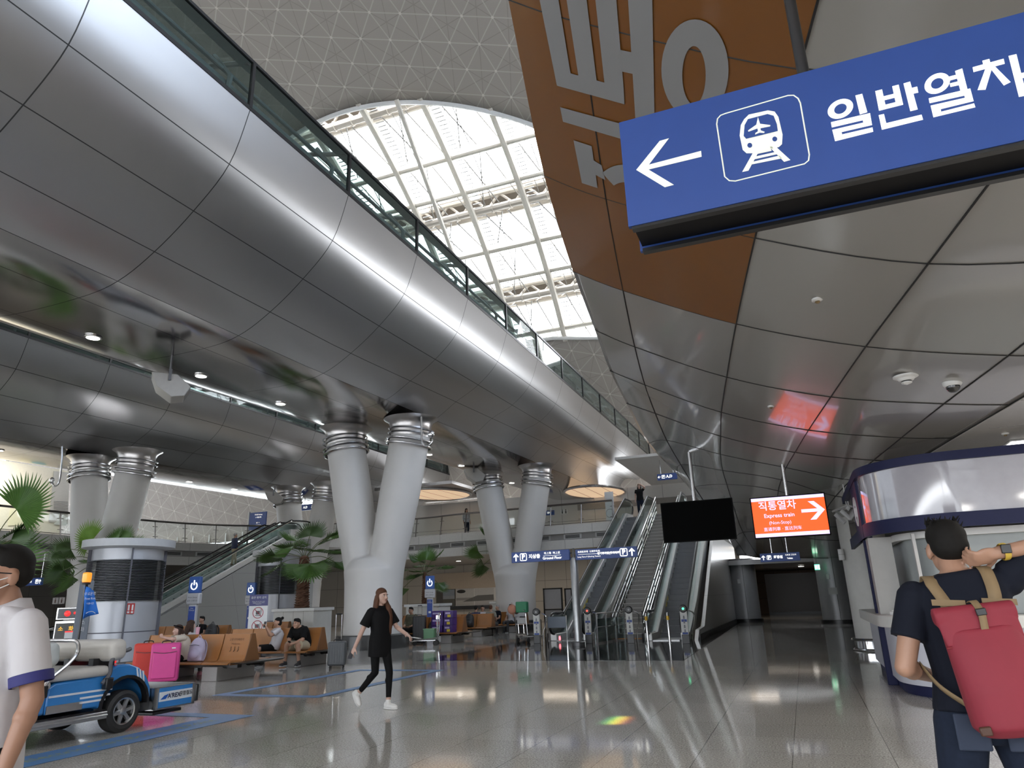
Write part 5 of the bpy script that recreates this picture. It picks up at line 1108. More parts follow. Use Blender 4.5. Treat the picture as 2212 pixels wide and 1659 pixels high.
m.v = [p+V((.952, 12.75, 2.60)) for p in m.v]; m.build('round_emblem', WHITE, bo); MB().bb((.955, 12.2, 2.14), (1.0, 13.3, 3.14)).build('side_fascia', NV, bo, smooth=0)
cb_ = thing('cable_bundle', 'white coiled cable bundle lying on the corner of the booth counter', 'cable', (1.22, 11.75, 1.03), .5)
m = MB()
for k in range(3): m.tube(cr([V((-.10, .02*k, .02+.02*k)), V((.0, .02*k, .025+.02*k)), V((.1, .03*k, .05+.025*k)), V((.13, .03*k, .085+.025*k)), V((.09, .03*k, .09+.02*k)), V((.0, .02*k, .045+.02*k))], 4), .008, 6)
m.build('cable', WHITE, cb_); MB().bb((-.13, -.02, 0), (-.07, .06, .05)).build('plug', WHITE, cb_, bevel=.008)

# ================================================================ RIGHT-HAND COLUMNS, LAMPS AND CEILING DEVICES
t = thing('round_column', 'white round column with a chrome foot ring just left of the booth', 'column', (1.50, 19.75, 0))
MB().lathe([(.52, 0), (.52, 3.3)], n=40).build('shaft', mat('column_offwhite', (.60, .59, .56), .45), t); MB().lathe([(.60, .22), (.63, .25), (.60, .28), (.57, .25)], n=40, caps=False).lathe([(.60, .0), (.62, .02), (.60, .05), (.57, .02)], n=40, caps=False).lathe([(.56, .03), (.56, .24)], n=40, caps=False).build('foot_ring', CHROME, t)
m = thing('wall_lamp', 'white cylindrical wall lamp on the round column left of the booth', 'lamp', (.96, 19.45, 2.22)); MB().lathe([(.07, -.13), (.07, .13)], n=18).build('cylinder', WHITE, m); MB().lathe([(.073, -.005), (.073, .005)], n=18, caps=False).build('band', GREY, m); MB().box((.06, .1, 0), (.12, .05, .05)).build('bracket', GREY, m)
for lab, q, r, yy in (('grey clad column at the left of the corridor', (1614, 1345), .66, 38.2), ('grey clad column at the right of the corridor, with a notice', (1818, 1348), .70, 35.0)):
    p = gz(*q, 0); t = thing('clad_column', lab, 'column', (p.x, p.y+r, 0)); MB().lathe([(r, 0), (r, 3.05)], n=36).build('shaft', mat('clad_grey', (.27, .27, .275), .4, .3), t); MB().lathe([(r+.08, 0), (r+.08, .16), (r+.0, .17)], n=36).build('foot', BLACK, t)
    a = math.atan2(-p.y, -p.x)+.05; MB().box((math.cos(a)*r, math.sin(a)*r, 1.52), (.02, .02, 3.04), rz=a).build('seam', BLACK, t)
    o = V((math.cos(a-.35)*(r+.02), math.sin(a-.35)*(r+.02), 1.95)); MB().box(o, (.05, .12, .2), rz=a-.35).build('socket_box', LGREY, t)
    if 'notice' in lab: MB().box((math.cos(a-.2)*(r+.01), math.sin(a-.2)*(r+.01), 1.35), (.02, .36, .28), rz=a-.2).build('notice', mat('notice_grey', (.35, .35, .34), .5), t)
tk = thing('spotlight_track', 'spotlight rail under the ceiling between the orange screen and the booth', 'spotlights', (0, 0, 0))
A_, B_ = gy(1812, 1118, 15.0), gy(1850, 1095, 15.0)
MB().tube([A_+V((-.1, 0, .12)), B_+V((.1, 0, .12))], .02, 6).build('rail', OFFW, tk); MB().tube([A_.lerp(B_, .5)+V((0, 0, .12)), A_.lerp(B_, .5)+V((0, 0, .6))], .012, 6).build('hanger', OFFW, tk)
for k in range(4):
    p = A_.lerp(B_, k/3)+V((.02, 0, 0)); MB().tube([p+V((-.07, 0, .07)), p+V((.07, -.03, -.11))], .042, 10).build('lamp', WHITE, tk)
sm = gz(1957, 818, 3.46); t = thing('smoke_detector', 'white round smoke detector on the ceiling left of the dome camera', 'smoke detector', (sm.x, sm.y, sm.z+.03))
MB().lathe([(.12, .0), (.12, -.015), (.09, -.03)], n=28).build('base', WHITE, t); MB().lathe([(.085, -.03), (.07, -.05), (.055, -.055)], n=24).build('body', WHITE, t); MB().lathe([(.05, -.052), (.05, -.068)], n=20).build('grille', BLACK, t); MB().lathe([(.052, -.068), (.05, -.078), (.02, -.09), (.008, -.095)], n=20).build('cap', WHITE, t)
dc = gz(2055, 820, 3.46); t = thing('dome_camera', 'white dome security camera with a black lens bubble on the ceiling', 'security camera', (dc.x, dc.y, dc.z+.045))
MB().lathe([(.085, .0), (.085, -.03), (.095, -.05), (.09, -.10), (.075, -.12)], n=28).build('housing', WHITE, t); MB().ell((0, 0, -.12), (.068, .068, .068)).build('lens_bubble', mat('bubble_black', (.01, .01, .01), .08, coat=1), t)
for i, (x, y) in enumerate(((1765, 646), (1665, 877), (2171, 936))):
    p = surf_hit(x, y) or gz(x, y, 3.33); t = thing('sprinkler', ('recessed sprinkler on the ceiling panel right of the orange banner', 'small sprinkler on the ceiling above the orange screen', 'sprinkler on the flat ceiling above the booth')[i], 'sprinkler', p-V((0, 0, .01)))
    MB().lathe([(.045, .012), (.045, -.004), (.03, -.012)], n=20).build('rosette', OFFW, t); MB().lathe([(.02, -.012), (.022, -.02), (.008, -.03)], n=14).build('head', mat('brass', (.30, .22, .12), .4, .8), t)
# square ceiling lights over the booth area (the lamps that light this side)
LP = mat('ceiling_lamp_panel', (1, 1, 1), .5, emit=(1, .97, .92), es=3.5)
sq = [(2.62, 8.15)]+[(4.0+1.9*i, y) for i in range(3) for y in (2.5, 5.3, 8.1)]+[(2.9, .5), (4.8, -1.5), (3.0, -4)]
cl = None
sqp = gz(2200, 957, 3.33)
for i, (x, y) in enumerate([(sqp.x+.12, sqp.y)]+sq[1:]):
    if cl is None:
        cl = thing('ceiling_light', 'square lit ceiling panel above the booth at the right edge', 'ceiling light', (0, 0, 0)); MB().bb((-.3, -.3, -.012), (.3, .3, 0)).build('frame', WHITE, cl, smooth=0); MB().bb((-.27, -.27, -.018), (.27, .27, -.012)).build('diffuser', LP, cl, smooth=0); o = cl
    else: o = copy_tree(cl, label='square lit ceiling panel over the concourse, beyond the right edge'); o['group'] = 'square ceiling lights over the concourse'
    o.location = (x, y, 3.325)
    ld = bpy.data.lights.new('panel_lamp', 'AREA'); ld.shape = 'SQUARE'; ld.size = .5; ld.energy = 26; ld.color = (1, .96, .9); lo = bpy.data.objects.new('panel_lamp', ld); C.objects.link(lo); lo.location = (x, y, 3.29)
for x, y, e in ((-12, 41, 60), (-20, 41, 60), (-5, 42, 45), (-28, 40, 35), (0, 43, 12), (-38, 24, 25), (-38, 12, 25)):
    ld = bpy.data.lights.new('soffit_lamp', 'AREA'); ld.shape = 'RECTANGLE'; ld.size = 6; ld.size_y = 1.6; ld.energy = e; ld.color = (1, .86, .7); lo = bpy.data.objects.new('soffit_lamp', ld); C.objects.link(lo); lo.location = (x, y, 3.84 if y < 42.5 else 2.66)
    fx = copy_tree(dl, loc=(x, y, 3.91 if y < 42.5 else 2.72), label='lit downlight in the grey soffit under the balcony' if y < 42.5 else 'lit downlight in the corridor ceiling'); fx['group'] = 'downlights under the balcony'

# ================================================================ LOWER REAR WALL FITTINGS, BOARDS, TROLLEY
t = thing('photo_mural', 'row of grey seaside photo panels on the rear wall under the balcony', 'mural', (0, 0, 0))
YW = 45.84
def wq(x, y): return gy(x, y, YW)
def panel(px0, px1, py0, py1, nm, m):
    a, b_ = wq(px0, py0), wq(px1, py1); return MB().bb((a.x, YW-.05, b_.z), (b_.x, YW, a.z)).build(nm, m, t, smooth=0)
panel(943, 984, 1274, 1308, 'frame', mat('frame_dark', (.07, .065, .06), .5)); panel(985, 1080, 1271, 1308, 'frame', OFFW)
a, b_ = wq(944, 1275), wq(983, 1307)
def strip(x0, x1, zs, cols, tag_):
    for i, cc in enumerate(cols): MB().bb((x0, YW-.06, zs[i+1]), (x1, YW-.05, zs[i])).build('picture', mat('picture_'+tag_+str(i), cc, .5), t, smooth=0)
strip(a.x+.5, b_.x, [a.z, a.z*.6+b_.z*.4, a.z*.4+b_.z*.6, b_.z], [(.22, .26, .31), (.28, .30, .33), (.09, .09, .075)], 'a')
for x0, x1 in ((986, 1025), (1026, 1068)):
    a, b_ = wq(x0, 1272), wq(x1, 1307); strip(a.x, b_.x, [a.z, a.z*.45+b_.z*.55, a.z*.3+b_.z*.7, b_.z], [(.46, .46, .45), (.25, .245, .235), (.42, .41, .40)], 'b')
a, b_ = wq(1000, 1300), wq(1067, 1284); MB().prism([(a.x, a.z), (b_.x, a.z+.05), (b_.x, b_.z), (b_.x-1.2, b_.z-.02), (a.x+.5, a.z+.18)], (0, YW-.062, 0), (1, 0, 0), (0, 0, 1), (0, .005, 0)).build('headland', mat('picture_dark', (.12, .12, .115), .5), t, smooth=0)
a = wq(993, 1276); MB().ell((a.x+.15, YW-.065, a.z-.06), (.34, .01, .12), 16, 6).build('badge', BLACK, t)
a, b_ = wq(958, 1310), wq(1080, 1314); MB().bb((a.x, YW-.2, b_.z), (b_.x, YW, a.z)).build('shelf', BLACK, t, smooth=0)
a, b_ = wq(936, 1240), wq(1085, 1268); struct('trim_10', box((a.x, YW-.12, b_.z), (b_.x, YW, a.z)), mat('bulkhead_tan', (.42, .35, .275), .5), smooth=0)
for i, (x0, x1) in enumerate(((1173, 1218), (1219, 1240))):
    a, b_ = gy(x0, 1271, 38.5), gy(x1, 1345, 38.5); t = thing('partition_board', ('wide', 'narrow')[i]+' grey partition board in a black frame left of the left-hand escalator', 'partition', ((a.x+b_.x)/2, 38.5, 0)); w_ = b_.x-a.x; zt = a.z
    MB().bb((-w_/2+.05, -.02, zt*.45), (w_/2-.05, .02, zt-.05)).build('upper_panel', mat('board_pale', (.46, .46, .48), .5), t, smooth=0); MB().bb((-w_/2+.05, -.02, .25), (w_/2-.05, .02, zt*.45-.08)).build('lower_panel', mat('board_grey', (.33, .33, .345), .5), t, smooth=0)
    m = MB()
    for x in (-w_/2, w_/2-.08): m.bb((x, -.04, 0), (x+.08, .04, zt))
    for z in (zt-.07, zt*.45-.08, .18): m.bb((-w_/2, -.04, z), (w_/2, .04, z+.07))
    m.build('frame', BLACK, t, smooth=0)
def trolley(label, loc, rz):
    t = thing('luggage_trolley', label, 'trolley', loc, rz)
    m = MB().tube(cr([V((-.25, .35, .25)), V((-.25, .38, .6)), V((-.25, .42, 1.02)), V((-.2, .45, 1.06)), V((.2, .45, 1.06)), V((.25, .42, 1.02)), V((.25, .38, .6)), V((.25, .35, .25))], 4), .018, 6)
    m.tube([(-.25, .35, .25), (-.18, -.5, .16), (.18, -.5, .16), (.25, .35, .25)], .02, 6); m.tube([(-.25, .38, .6), (.25, .38, .6)], .012, 6); m.tube([(-.12, .38, .3), (-.12, .4, .6)], .012, 6); m.tube([(.12, .38, .3), (.12, .4, .6)], .012, 6); m.build('frame', CHROME, t)
    MB().bb((-.2, -.45, .16), (.2, .3, .18)).build('deck', STEEL, t); MB().bb((-.24, .33, .86), (.24, .45, .99)).build('basket', STEEL, t); MB().bb((-.2, .34, .62), (.2, .36, .82)).build('advert_plate', LGREY, t)
    for x, y in ((-.24, .3), (.24, .3), (0, -.45)): MB().lathe([(.05, -.02), (.08, -.015), (.08, .015), (.05, .02)], (x, y, .08), 16, (1, 0, 0)).build('castor', RUB, t)
    return t
trolley('chrome luggage trolley carrying a green and an orange bag, left of the escalators', (-9.2, 24.4, 0), math.radians(160))
t = thing('carrier_bag', 'green carrier bag on top of the luggage trolley', 'bag', (-9.25, 24.0, .99)); MB().bb((-.22, -.1, 0), (.2, .12, .36)).build('bag_body', mat('bag_green', (.02, .20, .09), .5), t, bevel=.03); MB().tube([(-.08, 0, .34), (-.04, 0, .44), (.04, 0, .44), (.08, 0, .34)], .008, 5).build('handle', WHITE, t)
t = thing('carrier_bag', 'small orange pink bag hanging on the luggage trolley', 'bag', (-9.62, 23.95, .93)); MB().ell((0, 0, .17), (.17, .12, .17), 12, 8).build('bag_body', mat('bag_peach', (.45, .20, .13), .6), t); MB().tube([(-.05, 0, .3), (0, 0, .4), (.05, 0, .3)], .008, 5).build('handle', mat('bag_peach', (.45, .20, .13), .6), t)

# ================================================================ UPPER LEFT EXHIBITION WALL
XW = -41.0
def xq(x, y): return gx(x, y, XW)
a, b_, c_, d_ = xq(-160, 985), xq(147, 1018), xq(143, 1145), xq(-160, 1125)
iw = wall('wall_exhibition', (XW, a.y), (XW, b_.y), ZB, max(a.z, b_.z), mat('exhibition_cream', (.70, .66, .56), .5))
def xpanel(px, nm, m, t, d=.12): return MB().add([xq(*q)+V((d, 0, 0)) for q in px], [(0, 1, 2, 3)]).build(nm, m, t, smooth=0, solid=.03)
t = thing('information_board', 'tall grey information panel with small print on the exhibition wall', 'panel', (0, 0, 0)); xpanel([(113, 1018), (147, 1021), (143, 1133), (102, 1128)], 'sheet', mat('panel_grey', (.47, .46, .44), .5), t, .125)
ln = MB()
for k in range(9):
    y = 1083+3.2*k; ln.tube([xq(113-.1*k, y)+V((.15, 0, 0)), xq(143, y+2)+V((.15, 0, 0))], .018, 4)
ln.build('print_lines', mat('print_grey', (.25, .25, .25), .5), t); xpanel([(112, 1133), (133, 1112), (141, 1118), (139, 1136)], 'picture', mat('panel_pale', (.62, .64, .62), .5), t, .14)
t = thing('wall_map', 'pale panel with a blue and yellow map on the exhibition wall', 'panel', (0, 0, 0)); xpanel([(22, 1085), (85, 1078), (76, 1132), (14, 1136)], 'sheet', mat('map_cream', (.72, .68, .50), .5), t, .125)
import bmesh
def blob(pts, m, nm, d): P = cr([V((x, y, 0)) for x, y in pts+[pts[0]]], 4)[:-1]; return MB().add([xq(p.x, p.y)+V((d, 0, 0)) for p in P], [tuple(range(len(P)))]).build(nm, m, t, smooth=0)
blob([(41, 1110), (47, 1128), (58, 1132), (70, 1130), (76, 1115), (74, 1085), (48, 1085)], mat('map_yellow', (.50, .46, .20), .6), 'land_shape', .15)
blob([(45, 1098), (42, 1112), (50, 1124), (62, 1127), (73, 1120), (77, 1100), (75, 1086), (62, 1081), (48, 1084)], mat('map_blue', (.22, .42, .46), .6), 'water_shape', .165)

ld = bpy.data.lights.new('exhibition_fill', 'AREA'); ld.shape = 'RECTANGLE'; ld.size = .4; ld.size_y = 12; ld.energy = 700; ld.color = (1, .95, .85); lo = bpy.data.objects.new('exhibition_fill', ld); C.objects.link(lo); lo.location = (-38.4, 20, 9.6); lo.rotation_euler = (0, math.radians(28), 0)  # added fill light without a fixture, brightens the exhibition wall
# added coloured area lamps imitate dispersed sunlight: a rainbow patch on the polished floor
rb = gz(1335, 1556, 0)
for k, (cc, en) in enumerate((((.1, .9, .35), .10), ((.35, 1, .1), .14), ((1, .85, .05), .26), ((1, .45, .05), .16), ((1, .12, .05), .07))):
    ld = bpy.data.lights.new('added_rainbow_light', 'AREA'); ld.shape = 'RECTANGLE'; ld.size = .05; ld.size_y = .55; ld.spread = math.radians(4); ld.energy = en; ld.color = cc
    lo = bpy.data.objects.new('added_rainbow_light', ld); C.objects.link(lo); lo.location = (rb.x+.055*(k-2), rb.y, 3.2)
# ================================================================ FLOOR TAPE
TP = mat('blue_floor_tape', (.12, .27, .54), .35, noise=(6, .06)); TL = mat('tape_lettering', (.40, .42, .24), .5)
def tape(label, x0, x1, y0, y1, w_):
    t = thing('floor_tape', label, 'floor marking', ((x0+x1)/2, (y0+y1)/2, .004)); X, Y = (x1-x0)/2, (y1-y0)/2
    for a, b_ in (((-X, -Y, 0), (-X+w_, Y, .002)), ((X-w_, -Y, 0), (X, Y, .002)), ((-X+w_, -Y, 0), (X-w_, -Y+w_, .002)), ((-X+w_, Y-w_, 0), (X-w_, Y, .002))): MB().bb(a, b_).build('strip', TP, t, smooth=0)
    return t
tape('empty blue taped rectangle on the floor under the walking woman', -9.72, -7.52, 10.22, 14.65, .20)
t = thing('floor_tape', 'wide blue taped frame under the electric cart, with yellowish lettering', 'floor marking', (0, 0, .004))
for a, b_ in (((-7.80, 2.0, 0), (-7.26, 8.46, .002)), ((-9.9, 8.20, 0), (-7.80, 8.46, .002)), ((-9.9, 2.0, 0), (-9.64, 8.20, .002))): MB().bb(a, b_).build('strip', TP, t, smooth=0)
text_mb('전동카트 승차위치 / Electric Cart Boarding Point', .245, (-7.53, 5.75, .003), (0, 1, 0), (-1, 0, 0), depth=.001, xs=.92).build('lettering', TL, t, smooth=0)

# ================================================================ LUGGAGE
def suitcase(label, loc, rz, w_, d, h, m, soft=True, handle=.0, ridges=0):
    t = thing('suitcase', label, 'suitcase', loc, rz)
    MB().bb((-w_/2, -d/2, .06), (w_/2, d/2, h)).build('shell', m, t, bevel=.045, seg=4)
    if soft:
        MB().bb((-w_/2+.05, -d/2-.035, .12), (w_/2-.05, -d/2+.01, h*.78)).build('front_pocket', m, t, bevel=.03, seg=3); MB().tube(cr([V((-w_/2+.05, -d/2-.036, h*.80)), V((0, -d/2-.04, h*.76)), V((w_/2-.05, -d/2-.036, h*.80))], 5), .006, 5).build('zip', DSTEEL, t)
        MB().box((w_*.28, -d/2-.01, h*.88), (.07, .02, .025)).build('badge', WHITE, t)
    for k in range(ridges): MB().bb((-w_/2+.03+k*(w_-.06)/ridges, -d/2-.008, .12), (-w_/2+.03+(k+.45)*(w_-.06)/ridges, -d/2+.01, h-.06)).build('ridge', m, t, bevel=.006)
    MB().tube(cr([V((-.09, 0, h-.01)), V((-.07, 0, h+.035)), V((.07, 0, h+.035)), V((.09, 0, h-.01))], 4), .012, 6).build('carry_handle', BLACK, t)
    if handle:
        MB().tube([(-.07, d*.3, h), (-.07, d*.3, h+handle), (.07, d*.3, h+handle), (.07, d*.3, h)], .009, 6).build('pull_handle', STEEL, t); MB().tube([(-.075, d*.3, h+handle), (.075, d*.3, h+handle)], .016, 6).build('grip', BLACK, t)
    for x in (-w_/2+.06, w_/2-.06):
        for y in (-d/2+.05, d/2-.05): MB().lathe([(.02, -.014), (.03, -.01), (.03, .01), (.02, .014)], (x, y, .03), 12, (1, 0, 0)).tube([(x, y, .03), (x, y, .075)], .012, 6).build('castor', BLACK, t)
    return t
pk = gz(362, 1470, 0)
suitcase('large pink fabric suitcase beside the bench, front of a red one', (-12.36, 11.62, 0), math.radians(42), .54, .33, .79, mat('case_pink', (.62, .06, .26), .55))
suitcase('large red fabric suitcase behind the pink one, next to the cart', (-13.0, 11.74, 0), math.radians(42), .50, .33, .79, mat('case_red', (.55, .045, .03), .55))
suitcase('grey ribbed hard suitcase with its handle pulled out at the bench end', (-10.55, 15.0, 0), math.radians(25), .42, .26, .60, mat('case_grey', (.075, .08, .085), .35), False, .62, 6)
suitcase('dark suitcase with pale handle in front of the masked woman', (gy(323, 1400, 19.15).x, 19.15, 0), math.radians(40), .42, .28, .62, mat('case_black', (.02, .02, .022), .45), False, .42, 5)
sc_ = gy(906, 1345, 23.5); suitcase('tall black suitcase with a raised handle beside the man in camouflage', (sc_.x, 23.5, 0), math.radians(20), .46, .3, .98, mat('case_black', (.02, .02, .022), .45), False, .35, 4)
def backpack(label, loc, rz, m, s=1.0, tilt=0.0):
    t = thing('backpack', label, 'backpack', loc, rz); o = MB()
    o.ell((0, 0, .24*s), (.17*s, .12*s, .25*s), 20, 14); o.ell((0, -.06*s, .16*s), (.145*s, .11*s, .15*s), 16, 10); o.bb((-.15*s, -.08*s, .01), (.15*s, .08*s, .2*s)); b_ = sdf_merge(o.build('bag_body', m, t), .018*s, 6)
    MB().tube(cr([V((-.10*s, -.163*s, .30*s)), V((0, -.165*s, .315*s)), V((.10*s, -.163*s, .30*s))], 4), .006*s, 5).build('zip', DSTEEL, t); MB().ell((0, -.13*s, .14*s), (.11*s, .06*s, .10*s), 14, 8).build('pocket', m, t)
    MB().tube(cr([V((-.04*s, .02, .47*s)), V((0, .02, .53*s)), V((.04*s, .02, .47*s))], 4), .010*s, 6).build('top_loop', m, t)
    for sx in (-1, 1): MB().tube(cr([V((sx*.09*s, .08*s, .44*s)), V((sx*.11*s, .17*s, .34*s)), V((sx*.12*s, .15*s, .15*s)), V((sx*.13*s, .08*s, .05*s))], 4), .018*s, 6).build('strap', m, t)
    if tilt:
        for k in kids(t): pass
        t.rotation_euler.x = tilt
    return t
lv = gy(426, 1425, 12.30); backpack('lilac backpack leaning on the nearest bench', (lv.x, 12.25, .37), math.radians(20), mat('pack_lilac', (.40, .36, .47), .6, noise=(10, .12)), 1.02, -.18)
q = gy(456, 1360, 19.85); backpack('tall black backpack standing on the bench by the charging post', (q.x, 19.85, .37), math.radians(15), mat('pack_black', (.018, .018, .02), .6), 1.25, -.1)
q = gy(1014, 1352, 28.35); backpack('round black backpack on the bench, right of the purple boxes', (q.x, 28.35, .37), math.radians(10), mat('pack_black', (.018, .018, .02), .6), 1.15)
q = gy(933, 1360, 24.05); backpack('small black bag on the bench left of the purple boxes', (q.x, 24.1, .37), math.radians(10), mat('pack_black', (.018, .018, .02), .6), .85)
q = gy(621, 1390, 15.35); backpack('olive black bag between the woman in white and the man in black', (q.x, 15.45, .37), math.radians(-30), mat('pack_olive', (.025, .028, .022), .6), .85, -.25)
PUR = mat('box_purple', (.06, .025, .17), .4); q = gy(953, 1345, 24.0)
for i, (dx, dz, w_) in enumerate(((-.16, 0, .46), (.30, 0, .36), (-.15, .25, .46), (.31, .25, .36), (-.14, .50, .46), (.32, .50, .36))):
    t = thing('gift_box', ('purple box with yellow band, '+('bottom', 'middle', 'top')[i//2]+(' left' if i % 2 == 0 else ' right')+' of the stack on the bench'), 'box', (q.x+dx, 24.12, .375+dz), .05*(i % 3-1))
    MB().bb((-w_/2, -.17, 0), (w_/2, .17, .245)).build('carton', PUR, t, bevel=.006)
    MB().bb((-w_/2+.05, -.174, .13), (w_/2-.12, -.17, .19)).build('printed_band', mat('box_lilac', (.45, .38, .6), .5), t, smooth=0)
    MB().bb((-.05, -.175, .02), (.08, -.17, .11)).build('printed_patch', mat('box_red', (.45, .03, .06), .5) if i % 2 == 0 else mat('box_yellow', (.62, .48, .04), .5), t, smooth=0)
trolley('chrome luggage trolley with a green crate in front of the camouflage man', (-12.45, 23.0, 0), math.radians(-70))
t = thing('crate', 'green translucent crate standing on the trolley by the forked column', 'crate', (-12.35, 23.0, .185), .2); MB().bb((-.2, -.17, 0), (.2, .17, .36)).build('crate_body', mat('crate_green', (.10, .24, .12), .3), t, bevel=.03); MB().bb((-.21, -.18, .33), (.21, .18, .37)).build('rim', mat('crate_rim', (.14, .30, .16), .3), t, bevel=.01)
# ================================================================ PEOPLE
def skin_mat(name, c): return mat(name, c, .5, noise=(14, .06))
SKIN = skin_mat('skin_warm', (.40, .225, .15)); SKINL = skin_mat('skin_fair', (.52, .335, .265)); SKINT = skin_mat('skin_tan', (.32, .17, .11))
HBLK = mat('hair_black', (.009, .008, .007), .75, spec=.2, noise=(40, .3)); HBRN = mat('hair_brown', (.085, .035, .018), .65, spec=.25, noise=(40, .3)); HGRY = mat('hair_grey', (.30, .29, .28), .6); HBRD = mat('hair_dark_brown', (.04, .02, .013), .65, spec=.25, noise=(40, .3))
TBLK = mat('cloth_black', (.005, .005, .0055), .85, spec=.2); TWHT = mat('cloth_white', (.50, .485, .50), .8, noise=(12, .05)); TNVY = mat('cloth_navy', (.008, .010, .018), .85, spec=.2)
JEAN = mat('denim_dark', (.013, .019, .036), .85, spec=.2, noise=(60, .25)); KHAK = mat('cloth_khaki', (.42, .36, .25), .8); TBEI = mat('cloth_beige', (.52, .46, .38), .8); SHOEW = mat('shoe_white', (.70, .69, .67), .5); SHOEB = mat('shoe_black', (.018, .018, .02), .5)
def rcone(mb, p0, p1, r0, r1, n=14, flat=False):
    mb.tube([p0, p1], [r0, r1], n)
    if not flat: mb.ell(p0, (r0,)*3, n, 8); mb.ell(p1, (r1,)*3, n, 8)
def loft(mb, rings, n=20):
    vs = []
    for c, sx, fy, rx, ry in rings:
        for k in range(n):
            a = 2*math.pi*k/n; ca, sa = math.cos(a), math.sin(a); vs.append(V(c)+sx*(rx*math.copysign(abs(ca)**.85, ca))+fy*(ry*math.copysign(abs(sa)**.85, sa)))
    m = len(rings); mb.add(vs, [(i*n+k, i*n+(k+1) % n, (i+1)*n+(k+1) % n, (i+1)*n+k) for i in range(m-1) for k in range(n)]+[tuple(range(n-1, -1, -1)), tuple((m-1)*n+k for k in range(n))])
STAND = dict(pel=(0, 0, .93), waist=(0, -.005, 1.08), chest=(0, .0, 1.27), neck=(0, .025, 1.44), head=(0, -.012, 1.59), face=(0, -1, 0),
             shL=(.175, .02, 1.385), elL=(.235, .05, 1.11), wrL=(.245, -.04, .87), shR=(-.175, .02, 1.385), elR=(-.235, .05, 1.11), wrR=(-.245, -.04, .87),
             hipL=(.085, 0, .90), knL=(.10, -.03, .49), anL=(.11, .03, .09), toeL=(.15, -1, 0), hipR=(-.085, 0, .90), knR=(-.10, -.03, .49), anR=(-.11, .03, .09), toeR=(-.15, -1, 0),
             thL=(0, -1, 0), thR=(0, -1, 0), curl=.45)
SIT = dict(STAND, pel=(0, .0, .50), waist=(0, .03, .64), chest=(0, .04, .83), neck=(0, .045, 1.00), head=(0, .0, 1.15), shL=(.175, .03, .945), elL=(.23, -.02, .68), wrL=(.14, -.24, .60), shR=(-.175, .03, .945), elR=(-.23, -.02, .68), wrR=(-.14, -.24, .60),
           hipL=(.085, -.02, .47), knL=(.11, -.44, .47), anL=(.11, -.42, .09), hipR=(-.085, -.02, .47), knR=(-.11, -.44, .47), anR=(-.11, -.42, .09))
